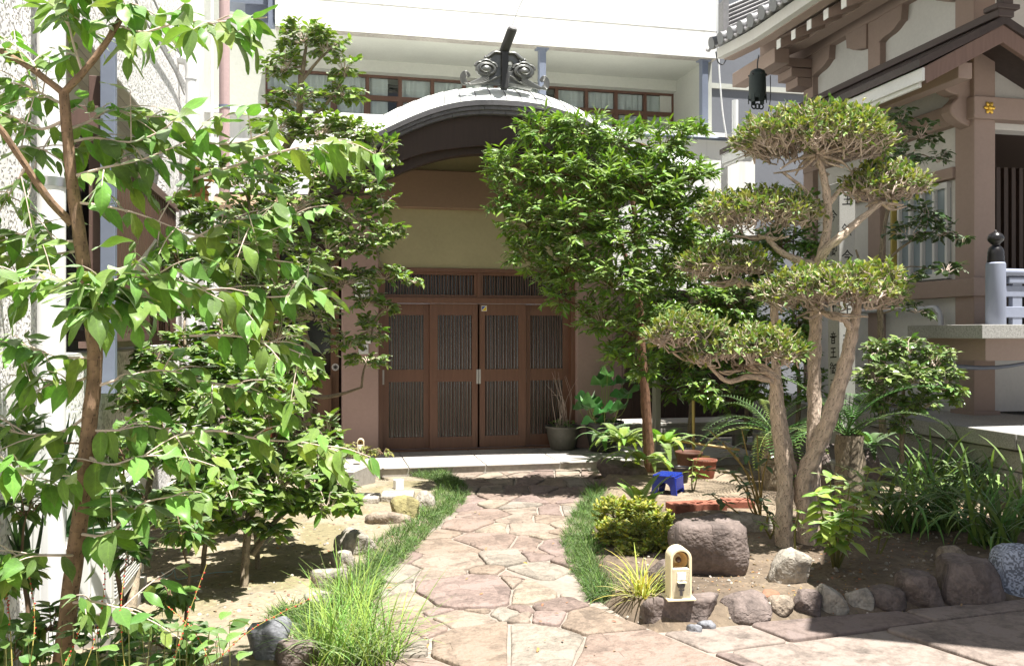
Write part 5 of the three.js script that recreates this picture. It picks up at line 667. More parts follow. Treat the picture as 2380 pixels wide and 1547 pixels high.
// ---------------------------------------------------------------- the young big-leaved tree in the left foreground
{
  const D = 3.35, tr = trunkPts([[118, 1760, D, 0.036], [160, 1400, D, 0.033], [185, 1200, D, 0.031], [205, 1000, D, 0.029], [220, 830, D, 0.028], [203, 680, D, 0.028], [186, 560, D, 0.025], [166, 420, D, 0.022], [147, 216, D, 0.019]]);
  const br = [
    [[147, 216, D, 0.015], [195, 165, D, 0.013], [245, 100, D, 0.012], [286, 32, D - 0.03, 0.011]], [[147, 216, D, 0.014], [80, 165, D, 0.012], [0, 118, D + 0.05, 0.01], [-60, 90, D + 0.1, 0.008]], [[166, 520, D, 0.017], [110, 460, D - 0.05, 0.015], [55, 380, D - 0.1, 0.013], [0, 300, D - 0.15, 0.012], [-60, 230, D - 0.2, 0.01]],
  ].map(trunkPts);
  const t = thing('young_tree', 'young big-leaved tree with a forked brown trunk in the left foreground', 'tree', V(tr[0][0].x, 0, tr[0][0].z));
  part(t, 'trunk', tube(tr, 12, 44, 0.05), M.barkTan); for (const b of br) part(t, 'branch', tube(b, 9, 14, 0.05), M.barkTan);
  part(t, 'dead_stub', tube(trunkPts([[300, 648, D + 0.1, 0.016], [335, 605, D + 0.1, 0.017], [370, 560, D + 0.1, 0.018]]), 9, 8, 0.08), M.timber, 'pale dead stub of a branch');
  seed = 4242;
  const S2 = [ // thin leafy shoots: points, leaf spacing, leaf size
    [[[140, 10, D], [150, -30, D], [200, -40, D]], 1, 1], [[[190, 165, D], [172, 110, D], [152, 40, D], [130, 15, D]], 1.2, 1], [[[250, 95, D], [262, 60, D], [330, 75, D - 0.05], [420, 50, D - 0.1], [520, 50, D - 0.12], [620, 40, D - 0.12]], 1.35, 1.15], [[[285, 35, D], [300, 10, D], [330, 15, D]], 1, 1],
    [[[152, 245, D], [110, 225, D + 0.1], [60, 200, D + 0.1], [10, 190, D + 0.1]], 1.5, 0.8], [[[90, 165, D], [60, 130, D + 0.1], [20, 110, D + 0.2]], 1.5, 0.75], [[[158, 300, D], [200, 285, D + 0.1], [260, 255, D + 0.1], [330, 270, D + 0.15], [400, 270, D + 0.2]], 1.5, 0.9], [[[160, 330, D], [220, 320, D + 0.1], [300, 330, D + 0.1], [380, 300, D + 0.1], [430, 250, D + 0.1]], 1.4, 0.95], [[[168, 410, D], [240, 390, D], [330, 370, D + 0.1], [430, 330, D + 0.1]], 1.2, 0.9], [[[176, 470, D], [250, 480, D], [330, 500, D + 0.1], [430, 540, D + 0.15]], 1, 0.85], [[[60, 385, D - 0.1], [40, 420, D - 0.1], [10, 470, D]], 1, 0.7], [[[150, 280, D], [90, 300, D], [30, 270, D], [-20, 280, D]], 1.5, 0.7], [[[30, 350, D - 0.1], [60, 340, D], [110, 350, D]], 1.2, 0.75],
    [[[186, 560, D], [120, 560, D], [50, 545, D], [-20, 530, D]], 1.3, 0.85], [[[190, 580, D], [130, 590, D + 0.1], [60, 590, D + 0.1], [0, 600, D + 0.1]], 1.1, 0.8], [[[205, 690, D], [150, 655, D - 0.1], [90, 650, D - 0.15], [30, 660, D - 0.2]], 1.3, 1.0], [[[215, 760, D], [225, 690, D - 0.25], [245, 650, D - 0.3]], 3, 1.15], [[[210, 660, D], [280, 650, D - 0.1], [360, 640, D - 0.1], [440, 660, D - 0.1], [520, 700, D - 0.1]], 1.5, 1.05], [[[205, 670, D], [270, 690, D - 0.2], [340, 690, D - 0.2]], 1.5, 1.0],
    [[[222, 830, D], [150, 830, D], [70, 810, D], [0, 790, D]], 1.5, 0.95], [[[218, 870, D], [160, 890, D], [90, 880, D], [20, 870, D]], 1.2, 0.85], [[[215, 900, D], [280, 880, D], [360, 860, D + 0.1], [440, 870, D + 0.1]], 1.4, 0.8], [[[208, 960, D], [150, 1000, D], [80, 1010, D], [10, 1000, D]], 1.2, 0.95], [[[205, 1000, D], [270, 1000, D], [340, 990, D], [420, 1010, D]], 1.7, 0.9], [[[200, 1060, D], [260, 1080, D - 0.1], [330, 1060, D - 0.1], [420, 1060, D - 0.1]], 1.7, 1.0], [[[196, 1110, D], [130, 1130, D - 0.1], [60, 1110, D - 0.2], [0, 1060, D - 0.3]], 1.2, 1.05],
    [[[440, 560, D + 0.2], [520, 520, D + 0.2], [620, 500, D + 0.2], [700, 500, D + 0.2]], 1.3, 1.05], [[[430, 540, D + 0.2], [520, 560, D + 0.2], [600, 570, D + 0.2]], 1.4, 1.05], [[[430, 660, D + 0.2], [540, 680, D + 0.2], [640, 690, D + 0.2], [760, 670, D + 0.2]], 1.5, 1.05], [[[440, 420, D + 0.2], [560, 380, D + 0.2], [660, 350, D + 0.2], [760, 330, D + 0.2], [830, 330, D + 0.2]], 1.5, 1.0], [[[400, 300, D + 0.2], [470, 330, D + 0.2], [560, 330, D + 0.2], [640, 300, D + 0.2]], 1.4, 0.95], [[[420, 620, D + 0.2], [500, 620, D + 0.2], [580, 600, D + 0.2], [680, 610, D + 0.2]], 1.3, 0.95],
    [[[420, 1010, D], [500, 1000, D + 0.1], [600, 1020, D + 0.2], [720, 1030, D + 0.2], [790, 1050, D + 0.2]], 1.1, 1.0], [[[180, 1240, D], [250, 1240, D - 0.1], [330, 1170, D - 0.1], [430, 1150, D - 0.1]], 1.1, 1.05], [[[175, 1290, D], [110, 1290, D - 0.2], [40, 1290, D - 0.2], [0, 1330, D - 0.3]], 1.2, 1.0], [[[440, 780, D + 0.2], [540, 780, D + 0.2], [640, 800, D + 0.2], [720, 830, D + 0.2]], 1.2, 0.95], [[[165, 1400, D], [230, 1400, D - 0.2], [300, 1420, D - 0.2]], 0.8, 0.9], [[[440, 880, D + 0.2], [540, 900, D + 0.2], [650, 930, D + 0.2]], 1, 0.95],
  ];
  const leaves = [], shoots = [];
  for (const [pts, dens, size] of S2) {
    const q = pts.map(([a, b, c]) => P(a, b, c)), cv = new THREE.CatmullRomCurve3(q), L = cv.getLength(), n = Math.max(4, Math.round(L / 0.1 * dens * 1.25)); shoots.push(tube(q.map((p, i) => [p, lerp(0.0065, 0.0022, i / (q.length - 1))]), 6, 14));
    for (let i = 0; i < n; i++) { const f = 0.12 + 0.88 * (i + 0.5 * rnd()) / n, p = cv.getPoint(f), td = cv.getTangent(f), side = td.clone().cross(UP).normalize(); for (const sg of i === n - 1 ? [0, 1, -1] : [1, -1]) { if (rnd() < 0.12) continue; const hang = rr(0.0, 1.0), y = td.clone().multiplyScalar(rr(0.25, 0.7)).addScaledVector(side, sg * rr(0.4, 0.9)).add(V(0, -hang, 0)).add(jit(0.25)).normalize(); leaves.push({ p: p.clone(), y, n: side.clone().multiplyScalar(sg * 0.5).add(V(0, 0.9, 0.25)).add(jit(0.35)).normalize(), s: size * rr(0.5, 1.15) }); } }
  }
  for (const [pts, , size] of S2) { // side shoots
    const cv = new THREE.CatmullRomCurve3(pts.map(([a, b, c]) => P(a, b, c)));
    for (let k = 0; k < 5; k++) { const f = rr(0.2, 0.95), p = cv.getPoint(f), td = cv.getTangent(f), d = td.clone().multiplyScalar(0.5).add(jit(0.8)).add(V(0, 0.1, 0)).normalize(), l = rr(0.1, 0.24), e = p.clone().addScaledVector(d, l).add(V(0, -0.02, 0)); shoots.push(tube([[p, 0.003], [p.clone().lerp(e, 0.5).add(V(0, 0.012, 0)), 0.0025], [e, 0.0015]], 5, 5)); const side = d.clone().cross(UP).normalize(); for (let i = 0; i < 3; i++) for (const sg of i === 2 ? [0, 1] : [1, -1]) leaves.push({ p: p.clone().lerp(e, 0.4 + 0.3 * i), y: d.clone().multiplyScalar(0.5).addScaledVector(side, sg * rr(0.4, 0.9)).add(V(0, -rr(0.2, 1.0), 0)).add(jit(0.25)).normalize(), n: side.clone().multiplyScalar(sg * 0.4).add(V(0, 0.9, 0.2)).add(jit(0.4)).normalize(), s: size * rr(0.32, 0.95) }); }
  }
  shoots.forEach((g) => part(t, 'shoot', g, M.twig));
  const geos = [[0.2, 0.1, 0.05], [0.6, 0.2, 0.09], [1.0, 0.28, 0.04], [-0.3, 0.35, 0.08], [1.4, 0.15, 0.12], [0.4, 0.45, 0.1]].map(([d, f, w], k) => leafGeo(0.162, 0.062 + (k % 3) * 0.006, { n: 9, fold: f, droop: d, peak: 0.4 + (k % 3) * 0.03, tip: 2.1, wave: w }));
  putLeaves(t, leaves, geos, [...shades([0.125, 0.27, 0.032], { coat: 0.7, coatRough: 0.3, trans: 0.5 }, 6, 0.3), leafMat([0.28, 0.4, 0.03], { trans: 0.5 })]);
  const dry = leafGeo(0.1, 0.06, { n: 10, fold: 0.9, droop: 2.4, wave: 0.5 }); const dl = []; for (const [a, b] of [[445, 385], [452, 392], [448, 398], [456, 410], [450, 420], [470, 432], [478, 438]]) dl.push({ p: P(a, b, D + 0.25), y: V(rr(-0.3, 0.3), -1, rr(-0.3, 0.3)).normalize(), n: jit(1).normalize(), s: rr(0.7, 1.1) }); putLeaves(t, dl, [dry], [leafMat([0.5, 0.24, 0.1], { coat: 0, trans: 0.3 }), leafMat([0.38, 0.17, 0.07], { coat: 0, trans: 0.3 })], { name: 'dry_leaf' });
}
// ---------------------------------------------------------------- camellias and shrubs on the left
const camGeo = [0.25, 0.5].map((d) => leafGeo(0.082, 0.043, { n: 5, fold: 0.22, droop: d, peak: 0.45, tip: 1.3 })), camMats = shades([0.15, 0.275, 0.035], { coat: 1.1, coatRough: 0.22, trans: 0.48 }, 5, 0.35);
const camOpt = { bark: M.barkGrey, geos: camGeo, mats: camMats, per: 8, splay: 0.9, lift: 0.05, jitter: 0.5, arch: 0.03, twigMat: M.twig };
tree('camellia_tree', 'tall camellia with a mossy grey trunk before the porch and house', 'camellia', [
  trunkPts([[600, 1310, 6.4, 0.055], [594, 1150, 6.6, 0.05], [598, 980, 6.9, 0.052], [604, 800, 7.2, 0.056], [612, 650, 7.4, 0.055], [620, 500, 7.5, 0.048], [645, 380, 7.6, 0.036], [690, 290, 7.7, 0.03], [700, 190, 7.7, 0.024], [712, 100, 7.7, 0.012]]), trunkPts([[720, 1190, 8.2, 0.042], [717, 1020, 8.2, 0.042], [714, 900, 8.2, 0.042], [716, 820, 8.1, 0.034], [700, 740, 8, 0.028], [680, 640, 7.9, 0.022]]),
  trunkPts([[714, 900, 8.2, 0.024], [740, 922, 8.1, 0.021], [790, 916, 8.0, 0.016], [840, 900, 7.9, 0.01]]), trunkPts([[606, 720, 7.3, 0.03], [680, 690, 7.4, 0.026], [740, 640, 7.5, 0.022], [800, 590, 7.5, 0.014]]), trunkPts([[616, 560, 7.45, 0.028], [700, 500, 7.5, 0.022], [780, 460, 7.6, 0.016], [860, 450, 7.6, 0.01]]), trunkPts([[690, 290, 7.7, 0.02], [750, 250, 7.7, 0.015], [800, 180, 7.7, 0.01]]), trunkPts([[700, 190, 7.7, 0.016], [740, 140, 7.7, 0.012], [790, 95, 7.7, 0.007]]),
], [[705, 85, 7.7, 75, 45, 17], [660, 150, 7.7, 65, 50, 14], [760, 110, 7.7, 60, 40, 9], [800, 150, 7.7, 45, 45, 6], [690, 235, 7.7, 90, 40, 14], [800, 215, 7.7, 55, 35, 9], [640, 300, 7.6, 90, 45, 14], [745, 300, 7.6, 90, 45, 20], [830, 310, 7.6, 70, 45, 13], [880, 350, 7.6, 60, 50, 12], [620, 390, 7.4, 100, 55, 18], [740, 390, 7.4, 110, 55, 22], [850, 420, 7.5, 70, 45, 12], [690, 470, 7.3, 120, 60, 24], [810, 500, 7.5, 90, 50, 18], [890, 470, 7.5, 45, 40, 7], [580, 500, 7.3, 80, 60, 14], [620, 560, 7.2, 110, 60, 18], [760, 570, 7.4, 110, 55, 22], [870, 560, 7.5, 70, 50, 14], [915, 545, 7.5, 40, 25, 5], [900, 640, 7.5, 70, 28, 10], [965, 655, 7.5, 28, 10, 2], [640, 660, 7.1, 110, 55, 18], [800, 650, 7.5, 90, 45, 16], [730, 730, 7.4, 100, 45, 14], [850, 700, 7.6, 50, 35, 7], [900, 715, 7.6, 30, 25, 3], [640, 780, 7.0, 100, 60, 14], [860, 770, 7.7, 55, 50, 9], [800, 800, 7.8, 60, 40, 7], [850, 838, 7.9, 70, 22, 9], [560, 700, 6.9, 80, 80, 12], [560, 600, 6.9, 80, 60, 12], [500, 520, 6.8, 70, 60, 9], [660, 860, 6.6, 90, 60, 12], [540, 830, 6.4, 90, 60, 12], [720, 620, 7.2, 80, 50, 10], [560, 420, 7.2, 70, 50, 8]], { ...camOpt, seed: 11, limb: 0.013, dense: 2.3 });
const lowGeo = [0.2, 0.5].map((d) => leafGeo(0.092, 0.046, { n: 5, fold: 0.2, droop: d, peak: 0.45 }));
const lowMats = shades([0.15, 0.28, 0.032], { coat: 0.9, coatRough: 0.28, trans: 0.5 }, 5, 0.35);
tree('camellia_shrub', 'rounded camellia shrub on two thin stems over the sand, left of the path', 'shrub', [trunkPts([[566, 1372, 5.25, 0.026], [572, 1270, 5.3, 0.024], [580, 1180, 5.35, 0.02], [600, 1100, 5.4, 0.016]]), trunkPts([[585, 1290, 5.4, 0.02], [640, 1210, 5.5, 0.016], [720, 1150, 5.6, 0.012]]), trunkPts([[600, 1340, 5.6, 0.018], [592, 1230, 5.6, 0.015], [560, 1130, 5.5, 0.012]]), trunkPts([[470, 1330, 5.4, 0.016], [480, 1230, 5.3, 0.014], [500, 1120, 5.3, 0.01]])],
  [[520, 1000, 5.3, 90, 50, 15], [620, 960, 5.5, 90, 50, 15], [560, 1060, 5.3, 110, 55, 20], [660, 1050, 5.6, 90, 55, 17], [740, 1090, 5.7, 80, 45, 14], [780, 1140, 5.8, 55, 35, 8], [600, 1150, 5.4, 100, 50, 16], [700, 1170, 5.6, 90, 40, 13], [500, 1130, 5.2, 90, 55, 14], [560, 1210, 5.3, 70, 35, 6], [740, 1040, 5.9, 60, 40, 9], [480, 940, 5.4, 70, 50, 9], [590, 890, 5.7, 70, 45, 10], [680, 930, 5.9, 60, 45, 8], [430, 1060, 5.0, 80, 55, 12], [450, 1180, 4.9, 70, 50, 8], [640, 1120, 5.4, 110, 60, 16], [760, 1170, 5.5, 70, 35, 8], [540, 1150, 5.0, 90, 50, 10], [470, 1240, 5.1, 60, 40, 6], [650, 1235, 5.4, 60, 25, 5], [810, 1160, 5.9, 30, 30, 4], [420, 1200, 4.9, 60, 45, 6], [760, 1000, 6.0, 50, 40, 6], [700, 860, 6.1, 60, 40, 7]], { ...camOpt, geos: lowGeo, mats: lowMats, seed: 21, limb: 0.01, bark: M.barkGrey, dense: 2.5 });
tree('wall_shrub', 'dense dark green shrub against the pebble-dash wall behind the young tree', 'shrub', [trunkPts([[300, 1440, 4.6, 0.03], [320, 1300, 5.0, 0.024], [350, 1100, 5.6, 0.02], [380, 950, 6.0, 0.014]])],
  [[360, 840, 6.0, 80, 45, 12], [430, 800, 6.2, 70, 50, 12], [490, 860, 6.2, 70, 60, 14], [330, 920, 5.6, 90, 50, 14], [430, 930, 5.8, 90, 60, 18], [380, 1010, 5.4, 100, 50, 14], [470, 1050, 5.4, 80, 60, 13], [300, 1030, 5.0, 80, 50, 9], [450, 1140, 5.0, 50, 50, 7], [440, 700, 6.4, 60, 50, 9], [480, 620, 6.6, 70, 60, 13], [450, 500, 6.7, 70, 60, 11], [420, 600, 6.4, 60, 50, 9], [520, 760, 6.4, 80, 60, 13], [560, 880, 6.2, 80, 60, 12], [400, 900, 5.6, 80, 50, 10], [500, 400, 6.9, 60, 40, 6]], { ...camOpt, geos: lowGeo, mats: shades([0.13, 0.26, 0.035], { coat: 0.9, trans: 0.48 }, 4, 0.3), dense: 2.6, seed: 31, limb: 0.01, twigMat: M.twigDark });
tree('understory_shrub', 'loose narrow-leaved shrub filling the lower left corner below the young tree', 'shrub', [trunkPts([[330, 1640, 3.7, 0.016], [300, 1480, 3.75, 0.013], [270, 1300, 3.9, 0.01], [280, 1150, 4, 0.007]]), trunkPts([[60, 1640, 3.6, 0.014], [70, 1480, 3.6, 0.012], [50, 1300, 3.7, 0.009]]), trunkPts([[420, 1600, 3.9, 0.01], [430, 1450, 4, 0.008], [440, 1330, 4.1, 0.006]])],
  [[290, 1060, 3.9, 70, 50, 7], [60, 1020, 3.7, 60, 50, 6], [340, 1150, 4, 70, 50, 7], [240, 1180, 3.9, 60, 45, 6], [60, 1180, 3.6, 60, 60, 6], [420, 1230, 4.1, 60, 50, 6], [300, 1300, 3.8, 50, 40, 4], [40, 1340, 3.5, 60, 60, 7], [120, 1450, 3.4, 70, 50, 7], [330, 1470, 3.6, 60, 45, 6], [30, 1520, 3.3, 60, 50, 6], [240, 1540, 3.4, 70, 40, 6], [420, 1520, 3.6, 60, 35, 5], [400, 1380, 4, 45, 35, 4]], { bark: M.twigDark, geos: [leafGeo(0.095, 0.036, { n: 6, fold: 0.2, droop: 0.5, tip: 1.7 }), leafGeo(0.085, 0.034, { n: 6, fold: 0.3, droop: 0.9, tip: 1.7 })], mats: [...shades([0.1, 0.23, 0.035], { coat: 0.7, trans: 0.45 }, 5, 0.35), leafMat([0.28, 0.36, 0.05], {})], per: 9, splay: 0.8, forward: 0.6, lift: -0.1, seed: 37, limb: 0.006, twig: 0.003, dense: 1.7 });
tree('azalea_bush', 'small yellow-green bush beside the distant garden lamp', 'bush', [trunkPts([[870, 1092, 9.3, 0.012], [868, 1065, 9.3, 0.01]])], [[790, 1040, 9.2, 45, 20, 9], [840, 1050, 9.2, 50, 18, 9], [890, 1050, 9.2, 30, 14, 6]], { bark: M.twigDark, geos: [leafGeo(0.065, 0.024, { n: 4, droop: 0.3 })], mats: shades([0.2, 0.24, 0.04], { trans: 0.4 }), per: 8, seed: 35, limb: 0.006 });
// ---------------------------------------------------------------- slender tree right of the doors
const lanceGeo = [0.25, 0.6].map((d) => leafGeo(0.105, 0.03, { n: 5, fold: 0.3, droop: d, peak: 0.42, tip: 1.4 }));
tree('slender_tree', 'bright green lance-leaved tree with a straight reddish trunk in front of the right pillar', 'tree', [trunkPts([[1512, 1108, 9.3, 0.062], [1505, 1000, 9.3, 0.055], [1497, 880, 9.3, 0.047], [1488, 760, 9.3, 0.044], [1484, 650, 9.25, 0.042], [1478, 520, 9.2, 0.032], [1465, 430, 9.2, 0.022]]), trunkPts([[1486, 700, 9.25, 0.03], [1455, 600, 9.2, 0.024], [1420, 500, 9.1, 0.018], [1370, 420, 9, 0.012]])],
  [[1260, 300, 8.25, 84, 56, 15], [1350, 310, 8.25, 89, 60, 18], [1440, 330, 8.35, 100, 60, 20], [1540, 340, 8.35, 89, 60, 17], [1600, 300, 8.35, 56, 24, 4], [1190, 390, 8.15, 78, 60, 13], [1280, 400, 8.15, 100, 67, 22], [1390, 420, 8.15, 112, 74, 26], [1500, 430, 8.25, 112, 74, 26], [1600, 420, 8.35, 72, 67, 12], [1170, 470, 8.15, 56, 47, 6], [1230, 510, 8.15, 89, 74, 18], [1340, 520, 8.15, 112, 81, 26], [1450, 540, 8.15, 112, 81, 26], [1560, 520, 8.35, 89, 81, 18], [1230, 590, 8.15, 78, 60, 12], [1320, 620, 8.15, 100, 67, 19], [1430, 650, 8.15, 112, 74, 20], [1540, 630, 8.45, 89, 81, 17], [1300, 690, 8.25, 61, 40, 6], [1400, 740, 8.25, 84, 60, 12], [1480, 760, 8.35, 78, 81, 11], [1430, 820, 8.35, 61, 54, 7], [1620, 480, 8.45, 50, 54, 7], [1640, 400, 8.45, 39, 33, 3], [1500, 850, 8.40, 44, 54, 5], [1530, 730, 8.3, 60, 45, 6], [1610, 560, 8.3, 60, 60, 9], [1660, 480, 8.4, 30, 40, 4]],
  { bark: M.barkRed, geos: lanceGeo, dense: 3.2, mats: shades([0.14, 0.28, 0.026], { coat: 0.55, coatRough: 0.26, trans: 0.4 }, 5, 0.35), zr: 1.15, per: 11, splay: 0.75, forward: 0.7, lift: 0.0, jitter: 0.6, seed: 41, limb: 0.014, twigMat: M.twigGreen });
// hedge row behind, bigger dark leaves
const hedgeGeo = [leafGeo(0.12, 0.042, { n: 5, fold: 0.25, droop: 0.5 })];
[[1600, 10.6, 'dark glossy shrub behind the slender tree', [[1560, 620, 10.6, 80, 60, 14], [1600, 720, 10.6, 90, 70, 20], [1540, 800, 10.7, 70, 60, 13], [1640, 820, 10.6, 80, 60, 14], [1570, 900, 10.6, 60, 50, 8], [1660, 640, 10.4, 90, 60, 16], [1520, 700, 10.5, 60, 60, 12], [1690, 760, 10.3, 80, 60, 14], [1600, 850, 10.3, 80, 50, 12], [1500, 880, 10.2, 50, 50, 8], [1560, 760, 10.0, 80, 60, 14], [1640, 700, 9.9, 80, 60, 14], [1640, 900, 9.9, 70, 50, 10]]], [1730, 10.9, 'dark glossy shrub behind the left pads of the topiary', [[1660, 560, 10.6, 80, 60, 14], [1720, 640, 10.8, 80, 60, 14], [1730, 740, 10.8, 90, 70, 18], [1790, 660, 10.8, 60, 60, 10], [1760, 860, 10.6, 80, 70, 13], [1690, 920, 10.5, 70, 50, 9], [1780, 560, 10.4, 80, 50, 12], [1780, 780, 10.3, 80, 60, 14], [1720, 840, 10.2, 80, 60, 12], [1700, 700, 9.9, 80, 60, 14], [1780, 900, 9.9, 70, 60, 11], [1710, 600, 10, 80, 50, 11], [1850, 740, 9.8, 60, 70, 11]]], [1850, 10.2, 'light green maple-like shrub behind the topiary crown', [[1850, 480, 10.2, 80, 60, 18], [1900, 560, 10.2, 70, 60, 16], [1820, 560, 10.2, 80, 50, 14], [1860, 650, 10.2, 80, 60, 12], [1850, 800, 10, 70, 70, 12], [1880, 900, 9.8, 60, 60, 9]]]].forEach(([px, D, lab, bl], i) => tree('evergreen_shrub', lab, 'shrub', [trunkPts([[px, 1040, D, 0.03], [px + 8, 900, D, 0.025], [px - 6, 760, D, 0.02], [px, 640, D, 0.012]])], bl, { bark: M.barkGrey, geos: i === 2 ? camGeo : hedgeGeo, mats: i === 2 ? shades([0.11, 0.26, 0.03], { trans: 0.45 }) : shades([0.13, 0.26, 0.035], { coat: 1.4, coatRough: 0.2, trans: 0.3 }, 4, 0.35), dense: 3, per: 10, seed: 50 + i, limb: 0.012, twigMat: M.twigDark, max: 150 }));
// ---------------------------------------------------------------- cloud-pruned topiary
{
  const lim = [
    [[1826, 1292, 6.1, 0.068], [1822, 1200, 6.1, 0.06], [1826, 1120, 6.1, 0.056], [1812, 1010, 6.05, 0.05], [1803, 930, 6, 0.043], [1800, 880, 5.95, 0.034], [1770, 858, 5.85, 0.026], [1730, 850, 5.8, 0.018]], [[1882, 1295, 6.15, 0.075], [1872, 1200, 6.15, 0.062], [1868, 1120, 6.1, 0.06], [1900, 1040, 6.05, 0.056], [1930, 965, 6, 0.056], [1962, 860, 6, 0.05], [1980, 780, 6, 0.042], [1992, 720, 6, 0.03], [2000, 690, 6, 0.02]],
    [[1880, 1230, 6.3, 0.06], [1890, 1100, 6.35, 0.055], [1893, 980, 6.4, 0.05], [1893, 860, 6.4, 0.048], [1896, 760, 6.4, 0.045], [1900, 680, 6.3, 0.042], [1903, 620, 6.25, 0.04], [1915, 585, 6.2, 0.036], [1955, 550, 6.15, 0.03], [2000, 510, 6.2, 0.024], [2050, 470, 6.25, 0.016]], [[1842, 1100, 6.2, 0.04], [1822, 1000, 6.2, 0.036], [1812, 930, 6.2, 0.033], [1800, 800, 6.2, 0.03], [1800, 720, 6.2, 0.028], [1790, 670, 6.2, 0.02]],
    [[1905, 610, 6.25, 0.034], [1922, 540, 6.25, 0.032], [1924, 470, 6.3, 0.03], [1915, 410, 6.3, 0.026], [1900, 360, 6.3, 0.018]], [[1908, 620, 6.25, 0.03], [1860, 606, 6.25, 0.027], [1815, 585, 6.25, 0.023], [1780, 550, 6.25, 0.016]], [[1985, 780, 6, 0.026], [1965, 745, 5.95, 0.022], [1930, 735, 5.9, 0.018], [1890, 715, 5.9, 0.012]], [[1800, 700, 6.2, 0.022], [1760, 670, 6.2, 0.017], [1720, 650, 6.2, 0.012]], [[1800, 885, 5.95, 0.024], [1740, 875, 5.8, 0.02], [1690, 885, 5.75, 0.016], [1640, 840, 5.75, 0.01]], [[1924, 480, 6.3, 0.02], [1960, 430, 6.3, 0.014], [1990, 390, 6.3, 0.01]], [[1922, 500, 6.3, 0.02], [1870, 440, 6.3, 0.014], [1820, 400, 6.3, 0.01]],
  ].map(trunkPts);
  const t = thing('topiary_tree', 'cloud-pruned azalea tree with smooth tan trunks and flat twiggy pads', 'topiary tree', V(lim[1][0][0].x, 0, lim[1][0][0].z));
  lim.forEach((l, i) => part(t, i < 3 ? 'trunk' : 'branch', tube(l, 11, l.length * 5, 0.1), i === 2 ? M.barkPale : M.barkPale)); seed = 606;
  const nodes = lim.flatMap((l) => nodesOf(l, 4)), leaves = [], twigs = [];
  const pads = [[1888, 335, 182, 114, 6.3, 554], [1940, 300, 110, 74, 6.3, 145], [2060, 440, 95, 71, 6.3, 171], [1765, 505, 140, 79, 6.25, 277], [1690, 625, 108, 63, 6.25, 184], [1935, 688, 168, 88, 5.85, 356], [1600, 785, 88, 60, 5.62, 158], [1735, 820, 132, 77, 5.62, 277], [2030, 660, 70, 54, 5.85, 79]];
  for (const [px, py, rx, ry, D, n] of pads) {
    const c = P(px, py, D), ax = rx * D / F, ay = ry * D / F, az = ax * 0.65; let best = 9, near = nodes[0]; for (const q of nodes) { const d = q.distanceTo(c) + Math.max(0, q.y - c.y); if (d < best) { best = d; near = q; } }
    const hubs = []; for (let k = 0; k < 7; k++) { const a = k / 7 * 6.283, h = c.clone().addScaledVector(RIGHT, Math.cos(a) * ax * 0.5).addScaledVector(FWD, Math.sin(a) * az * 0.5).add(V(0, -ay * 0.55, 0)); hubs.push(h); part(t, 'branch', tube([[near, 0.013], [near.clone().lerp(h, 0.5).add(jit(0.04)), 0.01], [h, 0.006]], 6, 6, 0.15), M.barkPale); }
    for (let k = 0; k < n; k++) {
      const a = rr(0, 6.283), r = Math.sqrt(rnd()), e = c.clone().addScaledVector(RIGHT, Math.cos(a) * ax * r).addScaledVector(FWD, Math.sin(a) * az * r).add(V(0, ay * (Math.sqrt(1 - r * r * 0.92) * rr(0.55, 1.0) - 0.25), 0)); let h = hubs[0]; for (const q of hubs) if (q.distanceTo(e) < h.distanceTo(e)) h = q;
      const st = h.clone().lerp(e, rr(0.2, 0.75)).add(jit(0.07)); st.y = lerp(st.y, e.y - 0.03, 0.35); const m1 = st.clone().lerp(e, 0.4).add(jit(0.04)), m2 = st.clone().lerp(e, 0.75).add(jit(0.035)); twigs.push(tube([[st, 0.006], [m1, 0.005], [m2, 0.004], [e, 0.0022]], 4, 6));
      for (let s = 0; s < 4; s++) { const b = m1.clone().lerp(e, rr(0, 1)), d = e.clone().sub(st).normalize().add(jit(0.9)).normalize(); twigs.push(tube([[b, 0.0034], [b.clone().addScaledVector(d, 0.035).add(jit(0.01)), 0.003], [b.clone().addScaledVector(d, 0.07).add(V(0, 0.012, 0)), 0.0016]], 4, 3)); const tip = b.clone().addScaledVector(d, 0.065); for (let q = 0; q < 2; q++) if (rnd() < (e.y - c.y > -ay * 0.1 ? 0.85 : 0.45)) leaves.push({ p: tip, y: d.clone().add(jit(0.9)).add(V(0, 0.3, 0)).normalize(), n: jit(0.7).add(V(0, 1, 0)).normalize(), s: rr(0.6, 1.25) }); }
      for (let q = 0; q < 5; q++) if (e.y > c.y - ay * 0.2) leaves.push({ p: e.clone().add(jit(0.006)), y: dirv(rr(0, 6.28), rr(-0.2, 0.9)), n: jit(0.6).add(V(0, 1, 0)).normalize(), s: rr(0.7, 1.3) });
    }
  }
  tag(part(t, 'twigs', merge(twigs), M.twig), null, null, null, 'stuff');
  putLeaves(t, leaves, [leafGeo(0.052, 0.021, { n: 4, fold: 0.3, droop: 0.5 }), leafGeo(0.066, 0.025, { n: 4, fold: 0.3, droop: 0.9 })], [...shades([0.19, 0.27, 0.045], { trans: 0.38, coat: 0.8 }, 4, 0.3), leafMat([0.36, 0.36, 0.06], {}), leafMat([0.13, 0.27, 0.03], {}), leafMat([0.2, 0.33, 0.04], {})]);
}
